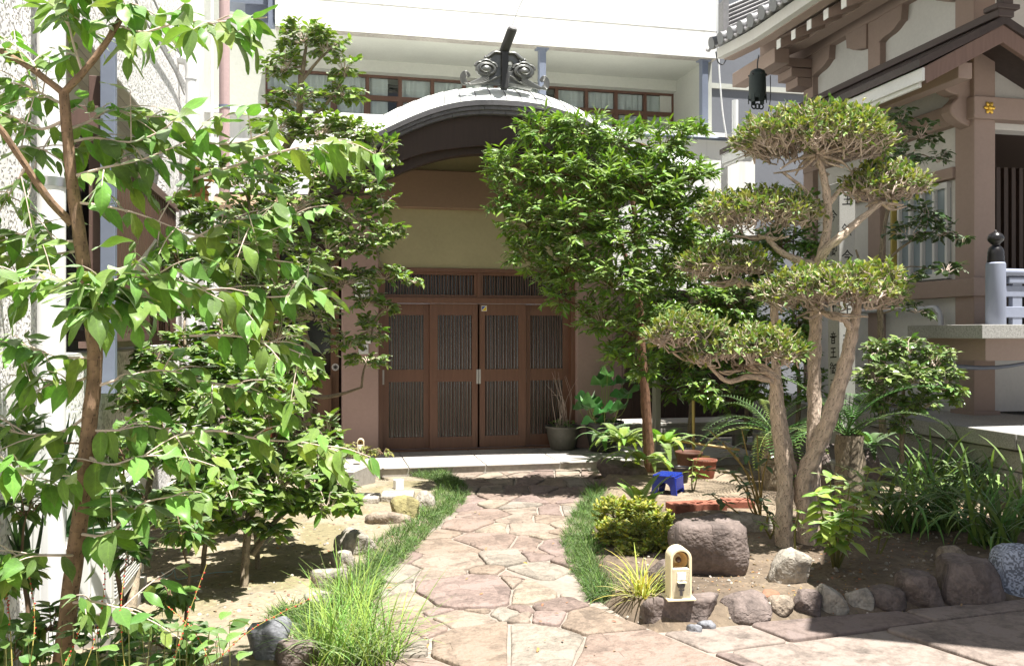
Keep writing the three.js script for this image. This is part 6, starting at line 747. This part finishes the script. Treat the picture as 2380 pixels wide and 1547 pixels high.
// ---------------------------------------------------------------- right side shrubs
tree('camellia_bush', 'sunlit glossy camellia bush beside the temple wall, right of the topiary', 'camellia', [trunkPts([[2097, 1075, 7.7, 0.022], [2097, 1000, 7.7, 0.02], [2100, 920, 7.7, 0.016], [2105, 850, 7.7, 0.01]])], [[2050, 820, 7.6, 55, 35, 9], [2110, 810, 7.6, 60, 40, 11], [2170, 840, 7.6, 65, 45, 13], [2040, 880, 7.5, 60, 45, 13], [2110, 880, 7.4, 70, 50, 17], [2190, 890, 7.5, 65, 45, 13], [2060, 935, 7.5, 60, 30, 9], [2140, 940, 7.5, 70, 30, 10], [2215, 920, 7.6, 35, 30, 5], [2100, 985, 7.6, 35, 22, 4]], { ...camOpt, dense: 3, seed: 71, geos: [leafGeo(0.078, 0.038, { n: 5, fold: 0.18, droop: 0.35 })], mats: shades([0.13, 0.23, 0.06], { coat: 1.4, coatRough: 0.25, trans: 0.3 }, 4, 0.3), limb: 0.009 });
tree('thin_camellia', 'tall thin dark-leaved tree standing close to the temple window', 'tree', [trunkPts([[2052, 1010, 8.4, 0.035], [2050, 850, 8.4, 0.032], [2046, 700, 8.4, 0.028], [2048, 600, 8.4, 0.024], [2062, 500, 8.4, 0.018], [2090, 400, 8.4, 0.012], [2115, 300, 8.4, 0.007]]), trunkPts([[2048, 620, 8.4, 0.016], [2090, 580, 8.3, 0.012], [2150, 540, 8.2, 0.008]]), trunkPts([[2046, 690, 8.4, 0.014], [2010, 640, 8.4, 0.012], [1990, 580, 8.4, 0.009]])],
  [[2095, 270, 8.3, 35, 30, 5], [2140, 310, 8.3, 60, 35, 8], [2110, 360, 8.2, 60, 40, 9], [2180, 370, 8.2, 35, 25, 4], [2100, 440, 8.2, 70, 35, 10], [2160, 500, 8.1, 70, 35, 10], [2110, 540, 8.1, 60, 30, 8], [2190, 540, 8.1, 45, 25, 5], [2200, 625, 8.0, 50, 22, 6], [2110, 640, 8.1, 60, 30, 7], [2060, 680, 8.2, 50, 40, 6], [2130, 720, 8.1, 45, 25, 4], [2240, 560, 8, 20, 15, 2]], { ...camOpt, seed: 81, mats: shades([0.05, 0.11, 0.03], { coat: 0.6, trans: 0.3 }, 4, 0.3), limb: 0.008 });
// bright green broad-leaved shrubs (hydrangea-like) and saplings
function whorls(name, label, cat, stems, geo, mats, o = {}) {
  const b = stems[0][0], t = thing(name, label, cat, G(b[0], b[1], 0.05)), lv = []; seed = o.seed ?? 91;
  for (const st of stems) { const pts = trunkPts(st.map(([a, c, d], i) => [a, c, d, lerp(0.008, 0.004, i / (st.length - 1))])); part(t, 'stem', tube(pts, 6, 8), o.stem ?? M.twigGreen); const cv = new THREE.CatmullRomCurve3(pts.map((q) => q[0])); const n = o.levels ?? 3; for (let i = 0; i < n; i++) { const f = 1 - i * (o.gap ?? 0.16), p = cv.getPoint(f), m = i ? 3 : 5, a0 = rr(0, 6); for (let k = 0; k < m; k++) lv.push({ p: p.clone(), y: dirv(a0 + k / m * 6.283, i ? rr(-0.4, 0.2) : rr(0, 0.55)), n: UP.clone().add(jit(0.3)), s: rr(0.7, 1.15) * (i ? 1 : 0.8) }); } }
  putLeaves(t, lv, geo, mats); return t;
}
{
  const bright = shades([0.2, 0.34, 0.035], { trans: 0.45, coat: 0.4 }, 4, 0.25), bg = [leafGeo(0.15, 0.068, { n: 7, fold: 0.15, droop: 0.6, tip: 1.5 }), leafGeo(0.13, 0.058, { n: 7, fold: 0.15, droop: 0.3, tip: 1.5 })];
  whorls('hydrangea_shrub', 'bright lime-green broad-leaved shrub at the right foot of the topiary', 'shrub', [[[1940, 1318, 5.50], [1935, 1200, 5.40], [1930, 1110, 5.40]], [[1945, 1318, 5.50], [1965, 1200, 5.40], [1975, 1130, 5.30]], [[1950, 1318, 5.50], [1990, 1190, 5.40], [2020, 1095, 5.40]], [[1938, 1318, 5.50], [1915, 1210, 5.30], [1900, 1150, 5.30]], [[1946, 1318, 5.50], [1980, 1230, 5.20], [1985, 1175, 5.10]], [[1950, 1318, 5.50], [2010, 1180, 5.60], [2050, 1100, 5.60]], [[1944, 1318, 5.50], [1950, 1240, 5.20], [1955, 1205, 5.10]], [[1942, 1318, 5.50], [1925, 1250, 5.20], [1912, 1215, 5.20]]], bg, bright, { seed: 95, levels: 6, gap: 0.13 });
  whorls('seedling', 'little lone seedling with a star of yellow-green leaves on bare soil', 'seedling', [[[2030, 1320, 5.8], [2042, 1270, 5.8], [2048, 1235, 5.8]], [[2034, 1310, 5.8], [2060, 1260, 5.8], [2068, 1240, 5.8]]], [leafGeo(0.07, 0.028, { n: 5, droop: 0.4 })], bright, { seed: 97, levels: 2 });
  whorls('seedling', 'spindly seedling with small leaves at the left foot of the topiary', 'seedling', [[[1790, 1250, 6.1], [1800, 1225, 6], [1790, 1200, 6]], [[1792, 1250, 6.1], [1780, 1230, 6], [1770, 1215, 6]], [[1850, 1290, 5.8], [1848, 1240, 5.8], [1858, 1190, 5.8]]], [leafGeo(0.07, 0.03, { n: 5, droop: 0.4 })], bright, { seed: 98, levels: 3 });
  const dull = shades([0.075, 0.14, 0.075], { coat: 0.6, coatRough: 0.3, trans: 0.25 }, 4, 0.3);
  whorls('big_leaf_sapling', 'grey-green sapling with whorled leaves on yellow stems left of the topiary', 'sapling', [[[1770, 1230, 6.9], [1750, 1120, 6.9], [1680, 1030, 6.9]], [[1770, 1230, 6.9], [1765, 1110, 6.8], [1760, 1010, 6.8]], [[1765, 1220, 6.9], [1720, 1110, 6.8], [1640, 1090, 6.8]], [[1770, 1220, 6.9], [1740, 1150, 6.7], [1700, 1100, 6.7]], [[1768, 1200, 6.9], [1775, 1100, 6.7], [1790, 1050, 6.7]], [[1766, 1190, 6.9], [1725, 1080, 6.8], [1650, 1000, 6.8]], [[1770, 1180, 6.8], [1745, 1090, 6.7], [1725, 1000, 6.7]], [[1765, 1230, 6.9], [1700, 1180, 6.6], [1655, 1150, 6.6]], [[1765, 1210, 6.9], [1740, 1170, 6.6], [1735, 1130, 6.6]], [[1770, 1240, 6.6], [1785, 1200, 6.5], [1772, 1160, 6.5]]], [leafGeo(0.115, 0.045, { n: 6, droop: 0.4 })], dull, { seed: 99, levels: 3, stem: mat([0.42, 0.3, 0.1], 0.7) });
  whorls('green_seedling', 'upright light green seedling beside the blue stool', 'seedling', [[[1610, 1150, 8.2], [1608, 1110, 8.1], [1612, 1070, 8.1]], [[1610, 1150, 8.2], [1618, 1120, 8.1], [1625, 1090, 8.1]]], [leafGeo(0.11, 0.03, { n: 5, droop: 0.3 })], bright, { seed: 101, levels: 3 });
}
// low clipped azalea with yellow tips
tree('clipped_azalea', 'low clipped yellow-green azalea beside the path, left of the square boulder', 'azalea', [trunkPts([[1480, 1305, 5.95, 0.014], [1475, 1270, 6, 0.012], [1470, 1240, 6.05, 0.01]])], [[1430, 1190, 6.3, 55, 45, 45], [1490, 1195, 6.3, 60, 45, 50], [1420, 1240, 6.1, 40, 40, 32], [1480, 1240, 6, 60, 45, 50], [1535, 1215, 6.2, 40, 40, 30], [1530, 1270, 5.9, 40, 35, 28], [1470, 1285, 5.8, 40, 22, 18], [1540, 1250, 5.9, 30, 40, 16]], { bark: M.twigDark, twigMat: M.twigGreen, start: 0.5, geos: [leafGeo(0.04, 0.017, { n: 3, fold: 0.2, droop: 0.3 })], mats: [...shades([0.36, 0.42, 0.05], { trans: 0.5, coat: 0.3 }, 4, 0.25), leafMat([0.25, 0.38, 0.04])], dense: 2.6, per: 14, splay: 0.9, forward: 0.6, lift: 0.3, seed: 111, limb: 0.006, twig: 0.002, arch: 0 });
// ---------------------------------------------------------------- ferns, cycads, palm, lotus
function frondGeo(len, pairs, pl, pw, bend, o = {}) {             // frond along +y arching towards +z, leaflets to both sides
  const list = [], pts = []; let y = 0, z = 0; const N = 24;
  for (let i = 0; i <= N; i++) { const a = bend * Math.pow(i / N, 1.1); if (i) { y += Math.cos(a) * len / N; z += Math.sin(a) * len / N; } pts.push([V(0, y, z), a]); }
  list.push(tube(pts.filter((_, i) => i % 4 === 0).map((p, i) => [p[0], lerp(o.rachis ?? 0.004, 0.0012, i / 6)]), 5, 12));
  for (let k = 0; k < pairs; k++) { const t = lerp(o.from ?? 0.12, 0.99, k / (pairs - 1)), i = Math.min(N, Math.round(t * N)), [p, a] = pts[i], l = pl * (o.taper === 'cycad' ? Math.pow(Math.sin(Math.PI * lerp(0.22, 0.97, t)), 0.6) : Math.pow(1 - t, 0.55) * Math.min(1, 0.5 + t * 3)); for (const s of [-1, 1]) { const w = pw / 2, g = new THREE.BufferGeometry(), fw = (o.sweep ?? 0.35), dx = s * l * Math.cos(fw), dy = l * Math.sin(fw), dz = o.vee ?? 0.15 * l; const q = (x, yy, zz) => { const e = V(x, yy * Math.cos(a) - zz * Math.sin(a), yy * Math.sin(a) + zz * Math.cos(a)); return [p.x + e.x, p.y + e.y, p.z + e.z]; }; const A = q(0, -w, 0), B = q(0, w, 0), Cc = q(dx * 0.55, dy * 0.55 + w * 1.1, -dz * 0.6), Dd = q(dx * 0.55, dy * 0.55 - w * 1.1, -dz * 0.6), E = q(dx, dy, -dz * (o.curl ?? 0.4)); g.setAttribute('position', new THREE.Float32BufferAttribute([...A, ...B, ...Cc, ...A, ...Cc, ...Dd, ...Dd, ...Cc, ...E], 3)); g.setAttribute('uv', new THREE.Float32BufferAttribute([0.4, 0.1, 0.6, 0.1, 0.6, 0.6, 0.4, 0.1, 0.6, 0.6, 0.4, 0.6, 0.4, 0.6, 0.6, 0.6, 0.5, 1], 2)); g.computeVertexNormals(); list.push(g); } }
  return merge(list);
}
function rosette(name, label, cat, p, geos, mats, n, [p0, p1], o = {}) {
  const t = thing(name, label, cat, p.clone(), o.group); seed = o.seed ?? 121;
  if (o.trunk) part(t, 'trunk', tube([[V(p.x, -0.03, p.z), o.trunk[0]], [V(p.x, p.y * 0.5, p.z), o.trunk[0]], [p, o.trunk[1]]], 10, 6, 0.12), o.trunkMat ?? M.barkGrey);
  for (let k = 0; k < n; k++) { const yaw = o.yaw ? rr(...o.yaw) : (k + rnd() * 0.7) / n * 6.283, pit = rr(p0, p1), y = dirv(yaw, pit), out = V(Math.cos(yaw), 0, Math.sin(yaw)), z = out.clone().sub(y.clone().multiplyScalar(out.dot(y))).normalize(), x = y.clone().cross(z), m = new THREE.Mesh(geos[k % geos.length], mats[k % mats.length]); m.name = o.piece ?? 'frond'; m.castShadow = m.receiveShadow = true; const s = rr(0.75, 1.12); m.applyMatrix4(new THREE.Matrix4().makeBasis(x, y, z).scale(V(s, s, s)).setPosition(jit(o.spread ?? 0.02).multiply(V(1, 0.2, 1)))); t.add(m); }
  return t;
}
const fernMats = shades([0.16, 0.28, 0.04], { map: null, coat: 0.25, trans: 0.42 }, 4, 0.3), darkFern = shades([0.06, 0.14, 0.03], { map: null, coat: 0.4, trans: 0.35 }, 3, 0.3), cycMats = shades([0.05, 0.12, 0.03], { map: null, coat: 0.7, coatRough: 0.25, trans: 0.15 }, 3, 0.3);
const fernGeo = [frondGeo(0.52, 24, 0.085, 0.02, 1.5), frondGeo(0.44, 22, 0.075, 0.019, 1.9)], cycGeo = [frondGeo(0.95, 44, 0.14, 0.009, 1.35, { taper: 'cycad', rachis: 0.008, sweep: 0.55, from: 0.16 }), frondGeo(0.85, 40, 0.13, 0.009, 1.7, { taper: 'cycad', rachis: 0.008, sweep: 0.55, from: 0.16 })];
rosette('fern', 'sunlit arching fern left of the slender trunk', 'fern', P(1450, 1035, 9.6), fernGeo, fernMats, 22, [0.5, 1.3], { seed: 131, spread: 0.06 });
rosette('fern', 'sunlit feathery fern low in front of the slender trunk', 'fern', P(1500, 1075, 9.0), fernGeo, fernMats, 14, [0.4, 1.2], { seed: 137, spread: 0.08 });
rosette('fern', 'pale fern right of the slender trunk in front of the bench', 'fern', P(1550, 1040, 9.7), fernGeo, fernMats, 16, [0.5, 1.35], { seed: 132, spread: 0.06 });
rosette('fern', 'upright yellow-green fern growing out of the clipped azalea', 'fern', P(1490, 1195, 6.6), [frondGeo(0.36, 22, 0.075, 0.014, 0.9)], fernMats, 9, [0.9, 1.45], { seed: 133, spread: 0.05 });
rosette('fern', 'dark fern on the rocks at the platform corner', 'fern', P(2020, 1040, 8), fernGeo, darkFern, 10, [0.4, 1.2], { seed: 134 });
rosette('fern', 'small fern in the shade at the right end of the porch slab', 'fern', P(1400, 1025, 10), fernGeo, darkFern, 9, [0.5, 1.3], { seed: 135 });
rosette('cycad', 'cycad with long arching fronds behind the big-leaved sapling', 'cycad', P(1800, 1010, 8.2), cycGeo, [...cycMats, fernMats[1]], 19, [0.3, 1.35], { seed: 141, trunk: [0.12, 0.11], spread: 0.05 });
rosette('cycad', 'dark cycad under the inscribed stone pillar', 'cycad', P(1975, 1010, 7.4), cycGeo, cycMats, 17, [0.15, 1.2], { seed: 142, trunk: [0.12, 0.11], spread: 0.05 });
{ // fan palm by the left wall
  const t = thing('fan_palm', 'small fan palm with stiff dark leaf fans against the pebble-dash wall', 'palm', G(95, 1500)); seed = 151; const seg = bladeGeo(0.46, 0.024, 0.25, { n: 4, tip: 0.35 }); const pm = shades([0.03, 0.085, 0.03], { map: null, coat: 0.5, trans: 0.2 }, 3, 0.3);
  for (const [a, b, D, yw, pt] of [[120, 1150, 4.15, 0.3, 1.35], [40, 1290, 4.0, 2.6, 0.8], [150, 1240, 4.25, 0.3, 1.1], [30, 1130, 4.2, 2.2, 1.1], [70, 1340, 4.0, 2.8, 0.7]]) { const c = P(a, b, D), g0 = V(t.position.x, 0.05, t.position.z); part(t, 'stalk', tube([[g0, 0.008], [g0.clone().lerp(c, 0.5).add(V(0, 0.06, 0)), 0.007], [c, 0.006]], 6, 6), M.twigGreen); const axis = dirv(yw, pt), cross = axis.clone().cross(FWD).normalize(); const fan = []; for (let k = -8; k <= 8; k++) { const y = axis.clone().applyAxisAngle(FWD, k * 0.17 + rr(-0.03, 0.03)).add(jit(0.08)).normalize(), z = FWD.clone().multiplyScalar(-1).add(jit(0.2)); z.sub(y.clone().multiplyScalar(z.dot(y))).normalize(); const g = seg.clone(); g.applyMatrix4(new THREE.Matrix4().makeBasis(y.clone().cross(z), y, z).scale(V(1, rr(0.8, 1.1), 1)).setPosition(c)); fan.push(g); } void cross; part(t, 'leaf_fan', merge(fan), pm[Math.floor(rnd() * 3)]); }
}
{ // lotus leaves on thin stalks, dry stems in the other pot
  const p = pB, t = thing('lotus_plant', 'round umbrella-like lotus leaves standing over the dark pot', 'lotus', V(p.x, p.y + 0.34, p.z)); seed = 161; const lm = shades([0.07, 0.2, 0.1], { map: null, coat: 0.15, trans: 0.35 }, 3, 0.3);
  for (let k = 0; k < 17; k++) { const r = rr(0.07, 0.14), q = P(lerp(1352, 1455, k / 16) + rr(-8, 8), k < 4 ? rr(920, 960) : rr(872, 1000), 10.5 + rr(-0.25, 0.35)); part(t, 'stalk', tube([[V(p.x + rr(-0.08, 0.08), p.y + 0.32, p.z + rr(-0.08, 0.08)), 0.005], [V(lerp(p.x, q.x, 0.7), (p.y + q.y) / 2 + 0.1, lerp(p.z, q.z, 0.7)), 0.0045], [q, 0.004]], 6, 6), mat([0.3, 0.34, 0.1], 0.7)); const ti = rr(-0.35, 0.35), tj = rr(-0.1, 0.5), ph = rr(0, 6); part(t, 'leaf', surface((u, v) => { const a = u * 6.2832, e = r * v * (1 + 0.07 * Math.sin(a * 3 + ph)), x = Math.cos(a) * e, z = Math.sin(a) * e; return [q.x + x, q.y + 0.05 * v * v * (1 + 0.9 * Math.sin(a * 4 + ph)) + x * ti + z * tj, q.z + z]; }, 22, 4), lm[k % 3]); }
  const r = thing('dry_reeds', 'thin dry brown stems rising from the glazed pot by the doors', 'reeds', V(pA.x, pA.y + 0.27, pA.z)); for (let k = 0; k < 15; k++) { const a = V(pA.x + rr(-0.1, 0.1), pA.y + 0.26, pA.z + rr(-0.1, 0.1)); part(r, 'stem', tube([[a, 0.003], [a.clone().add(V(rr(-0.08, 0.08), rr(0.25, 0.4), rr(-0.05, 0.05))), 0.0026], [a.clone().add(V(rr(-0.2, 0.16), rr(0.4, 0.72), rr(-0.1, 0.1))), 0.0012]], 4, 6), M.twig); }
  const w = thing('pot_plant', 'bright green rounded leaves low in the glazed pot', 'plant', V(pA.x, pA.y + 0.26, pA.z)), lv = []; for (let k = 0; k < 70; k++) { const a = rr(0, 6.28), q = V(pA.x + Math.cos(a) * rr(0, 0.16), pA.y + rr(0.26, 0.36), pA.z + Math.sin(a) * rr(0, 0.14)); lv.push({ p: q, y: dirv(a, rr(-0.1, 0.6)), n: UP.clone().add(jit(0.3)), s: rr(0.6, 1.1) }); } putLeaves(w, lv, [leafGeo(0.06, 0.05, { n: 4, droop: 0.4, tip: 1 })], shades([0.12, 0.27, 0.03], { trans: 0.4 }));
}
// ---------------------------------------------------------------- grasses
{
  const sg = [0.7, 1.1, 1.5, 1.9, 2.3].map((b) => bladeGeo(0.72, 0.03, b, { n: 9, tip: 0.5, base: 0.8, pow: 1.6 })), sm = shades([0.085, 0.17, 0.05], { map: null, coat: 0.5, coatRough: 0.3, trans: 0.3 }, 4, 0.3);
  const cl = [[2090, 1235, 'strap-leaved clump nearest the seedling in the shaded bed', 60], [2200, 1230, 'strap-leaved clump in the middle of the shaded bed behind the flat boulder', 75], [2310, 1270, 'strap-leaved clump hanging over the granite boulder at the right edge', 70], [2150, 1150, 'strap-leaved clump at the back of the bed under the mossy rock', 55], [2270, 1160, 'strap-leaved clump against the stone platform wall', 60], [2390, 1230, 'strap-leaved clump cut by the right edge of the picture', 40]];
  for (const [px, py, lab, n] of cl) { const p = G(px, py, 0.06), t = thing('strap_leaf_plant', lab, 'strap-leaved plant', p); seed = px; for (let k = 0; k < n; k++) { const yaw = rr(0, 6.283), pit = rr(0.85, 1.5), y = dirv(yaw, pit), out = V(Math.cos(yaw), 0, Math.sin(yaw)), z = out.sub(y.clone().multiplyScalar(out.dot(y))).normalize(), s = rr(0.6, 1.2), m = new THREE.Mesh(sg[Math.floor(rnd() * 5)], sm[Math.floor(rnd() * 4)]); m.name = 'leaf_blade'; m.castShadow = m.receiveShadow = true; m.applyMatrix4(new THREE.Matrix4().makeBasis(y.clone().cross(z), y, z).scale(V(s, s, s)).setPosition(V(rr(-0.14, 0.14), 0, rr(-0.12, 0.12)))); t.add(m); } }
}
function ground_cover(name, label, cat, pts, half, n, geos, mats, o = {}) {  // short grass along a line: one uncountable mass
  const q = pts.map(([a, b]) => G(a, b)), cv = new THREE.CatmullRomCurve3(q), list = []; seed = o.seed ?? 171;
  for (let k = 0; k < n; k++) { const f = rnd(), off0 = rr(-1, 1), c = cv.getPoint(f), td = cv.getTangent(f), sd = V(-td.z, 0, td.x).normalize(), w = half * (o.taper ? lerp(o.taper, 1, f) : 1), clump = 0.5 + 0.5 * Math.sin(f * (o.waves ?? 60) + 1) * Math.sin(off0 * 4 + f * 37), off = off0; const yaw = rr(0, 6.283), pit = rr(o.p0 ?? 0.5, 1.5), y = dirv(yaw, pit), out = V(Math.cos(yaw), 0, Math.sin(yaw)), z = out.sub(y.clone().multiplyScalar(out.dot(y))).normalize(), s = rr(0.6, 1.2) * (0.55 + 0.7 * clump) * (1 - 0.3 * Math.abs(off)); list.push({ m: new THREE.Matrix4().makeBasis(y.clone().cross(z), y, z).scale(V(s, s, s)).setPosition(c.clone().addScaledVector(sd, off * w * (0.8 + 0.2 * clump)).add(V(0, 0.005, 0))), c: mats[Math.floor(rnd() * mats.length)].color }); }
  const b = mats[0].clone(); b.color = lin(1, 1, 1); const gs = merge(geos.length > 1 ? geos.map((g, i) => { const r = g.clone(); r.rotateY(i * 2.1); return r; }) : geos);
  const im = new THREE.InstancedMesh(gs, b, list.length); im.name = numbered(name); list.forEach((l, i) => { im.setMatrixAt(i, l.m); const f = rr(0.8, 1.2); im.setColorAt(i, lin(l.c.r * f, l.c.g * f, l.c.b * f)); }); im.castShadow = im.receiveShadow = true; scene.add(im); tag(im, label, cat, null, 'stuff');
}
const mondo = [bladeGeo(0.115, 0.0055, 1.2, { n: 4 }), bladeGeo(0.1, 0.005, 1.8, { n: 4 }), bladeGeo(0.12, 0.005, 0.7, { n: 4 })], mondoMats = [...shades([0.07, 0.15, 0.04], { map: null, coat: 0.4, trans: 0.3 }, 4, 0.35), leafMat([0.17, 0.24, 0.07], { map: null })];
ground_cover('mondo_grass', 'dark green dwarf grass bordering the left side of the flagstone path', 'grass', [[920, 1098], [985, 1104], [1040, 1122], [1048, 1150], [1030, 1180], [985, 1215], [935, 1258], [895, 1300], [850, 1345], [810, 1390], [790, 1440]], 0.17, 5600, mondo, mondoMats, { seed: 171 });
ground_cover('mondo_grass', 'dark green dwarf grass tufts bordering the right side of the flagstone path', 'grass', [[1395, 1140], [1385, 1185], [1368, 1225], [1362, 1270], [1372, 1310], [1395, 1345], [1425, 1380], [1440, 1398]], 0.17, 5200, mondo, mondoMats, { seed: 172, waves: 46 });
ground_cover('mondo_grass', 'dwarf grass strip at the lower left between the boulders and tall grass', 'grass', [[630, 1440], [690, 1440], [740, 1450], [700, 1490], [760, 1480]], 0.12, 900, mondo, mondoMats, { seed: 173 });
ground_cover('mondo_grass', 'loose dwarf grass behind the lamp boulder', 'grass', [[1425, 1375], [1470, 1370], [1510, 1360]], 0.09, 420, mondo, mondoMats, { seed: 174 });
function tuft(label, p, n, geos, mats, r, [p0, p1], o = {}) { const t = thing('grass_tuft', label, 'grass', p.clone()); seed = o.seed ?? 181; const lv = []; for (let k = 0; k < n; k++) { const yaw = rr(0, 6.283), y = dirv(yaw, rr(p0, p1)), a = rr(0, 6.28), q = Math.sqrt(rnd()) * r; lv.push({ p: p.clone().add(V(Math.cos(a) * q * (o.sx ?? 1), 0, Math.sin(a) * q)), y, n: V(Math.cos(yaw), 0, Math.sin(yaw)), s: rr(0.5, 1.2) }); } putLeaves(t, lv, geos, mats, { name: 'blade', restName: 'blades' }); return t; }
const tallG = [0.5, 0.9, 1.4].map((b) => bladeGeo(0.4, 0.0075, b, { n: 7 })), tallM = shades([0.14, 0.25, 0.06], { map: null, coat: 0.25, trans: 0.4 }, 4, 0.3);
tuft('tall bright green grass tuft spilling onto the path at the bottom', G(820, 1530), 420, tallG, tallM, 0.2, [0.75, 1.5], { seed: 181, sx: 1.2 });
tuft('second bright grass tuft further back along the left border', G(812, 1440), 180, tallG, tallM, 0.12, [0.8, 1.5], { seed: 182 });
tuft('yellow-green variegated grass tuft left of the garden lamp', G(1495, 1398, 0.03), 90, [bladeGeo(0.32, 0.011, 1.1, { n: 7 }), bladeGeo(0.3, 0.01, 0.6, { n: 7 })], shades([0.36, 0.38, 0.1], { map: null, trans: 0.4 }, 3, 0.25), 0.05, [0.6, 1.45], { seed: 183 });
{ // long thin grass stems, red-berried stems bottom left
  const t = thing('long_grass', 'few very long thin grass stems arching over the path edge', 'grass', G(790, 1500)); seed = 191; for (const [a, b, c, d] of [[790, 1500, 742, 1280], [800, 1500, 785, 1300], [810, 1500, 830, 1240], [820, 1490, 985, 1320], [830, 1500, 960, 1290], [830, 1510, 1000, 1450], [815, 1500, 870, 1290], [800, 1510, 760, 1340], [825, 1520, 930, 1400]]) { const p = G(a, b), q = P(c, d, 4.3); part(t, 'stem', tube([[p, 0.0022], [p.clone().lerp(q, 0.5).add(V(0, 0.06, 0)), 0.0018], [q, 0.0008]], 4, 8), tallM[1]); }
  for (const [k, lab, stems] of [[0, 'thin weed stems with red beads at the bottom left corner', [[[60, 1600], [80, 1440], [60, 1300]], [[110, 1620], [170, 1500], [210, 1380]], [[160, 1640], [230, 1450], [245, 1300]], [[30, 1600], [20, 1420], [10, 1370]]]], [1, 'thin weed stems with red beads in front of the outdoor unit', [[[380, 1640], [420, 1480], [480, 1310]], [[300, 1640], [280, 1430], [295, 1280]], [[520, 1640], [460, 1480], [380, 1400]], [[420, 1640], [560, 1480], [740, 1380]]]]]) { const w = thing('red_bead_weed', lab, 'weed', P(stems[0][0][0], 1547, 3)); for (const s of stems) { const q = s.map(([a, b], i) => P(a, b, 3 + i * 0.12)); part(w, 'stem', tube(q.map((p, i) => [p, 0.0022 - i * 0.0005]), 4, 10), mat([0.3, 0.25, 0.06], 0.7)); const cv = new THREE.CatmullRomCurve3(q); for (let i = 0; i < 14; i++) { const b = new THREE.IcosahedronGeometry(0.0034, 1), p = cv.getPoint(0.35 + i * 0.045).add(jit(0.004)); b.translate(p.x, p.y, p.z); part(w, 'bead', b, M.red); } } void k; }
  const lowm = shades([0.08, 0.2, 0.035], { trans: 0.4, coat: 0.4 }, 4, 0.3); const u = thing('broad_weeds', 'broad-leaved low weeds along the bottom left edge', 'weeds', G(300, 1640)), lv = []; for (let k = 0; k < 190; k++) { const px = rr(-20, 560), py = rr(1440, 1600), p = P(px, py, rr(3.0, 3.6)); lv.push({ p, y: dirv(rr(0, 6.28), rr(-0.2, 0.7)), n: UP.clone().add(jit(0.4)), s: rr(0.6, 1.2) }); } putLeaves(u, lv, [leafGeo(0.085, 0.05, { n: 6, droop: 0.5 })], lowm);
  const stems = []; for (const l of lv) if (rnd() < 0.6) stems.push(tube([[V(l.p.x + rr(-0.05, 0.05), 0, l.p.z + rr(-0.05, 0.05)), 0.002], [l.p, 0.0012]], 4, 1)); part(u, 'stems', merge(stems), M.twigGreen);
}
{ // fallen leaves and crumbs of bark on the soil: one uncountable mass
  seed = 211; const g = leafGeo(0.045, 0.02, { n: 3, fold: 0.5, droop: 0.8 }), n = 900, im = new THREE.InstancedMesh(g, mat([1, 1, 1], 0.9), n); im.name = 'leaf_litter'; tag(im, 'dry fallen leaves scattered over sand and soil', 'leaf litter', null, 'stuff'); im.castShadow = im.receiveShadow = true; scene.add(im);
  for (let i = 0; i < n; i++) { let p; do { p = rnd() < 0.55 ? G(rr(1560, 2250), rr(1180, 1430), 0) : G(rr(350, 1450), rr(1180, 1540), 0); } while (inside(p.x, -p.z, hard) && rnd() < 0.8); p.y = Math.max(inside(p.x, -p.z, hard) ? 0.026 : -1, groundH(p.x, -p.z)) + 0.004; const y = dirv(rr(0, 6.28), rr(-0.15, 0.3)), z = UP.clone().add(jit(0.4)); z.sub(y.clone().multiplyScalar(z.dot(y))).normalize(); const s = rr(0.3, 0.9); im.setMatrixAt(i, new THREE.Matrix4().makeBasis(y.clone().cross(z), y, z).scale(V(s, s, s)).setPosition(p)); im.setColorAt(i, lin(rr(0.2, 0.4), rr(0.12, 0.22), rr(0.05, 0.1))); }
  const pg = new THREE.IcosahedronGeometry(0.014, 1), m = 900, ip = new THREE.InstancedMesh(pg, mat([1, 1, 1], 0.95), m); ip.name = 'gravel'; tag(ip, 'small loose gravel on the planting beds and path joints', 'gravel', null, 'stuff'); ip.castShadow = ip.receiveShadow = true; scene.add(ip);
  for (let i = 0; i < m; i++) { let p; do { p = rnd() < 0.6 ? G(rr(1450, 2330), rr(1170, 1450), 0) : G(rr(300, 980), rr(1150, 1545), 0); } while (inside(p.x, -p.z, hard) && rnd() < 0.9); p.y = Math.max(0, groundH(p.x, -p.z)) + 0.002; const s = rr(0.2, 1.0) ** 1.6; ip.setMatrixAt(i, new THREE.Matrix4().makeRotationFromEuler(new THREE.Euler(rr(0, 6), rr(0, 6), rr(0, 6))).scale(V(s, s * 0.7, s)).setPosition(p)); const k = rr(0.22, 0.5); ip.setColorAt(i, lin(k, k * 0.88, k * 0.74)); }
}
renderer.render(scene, camera);
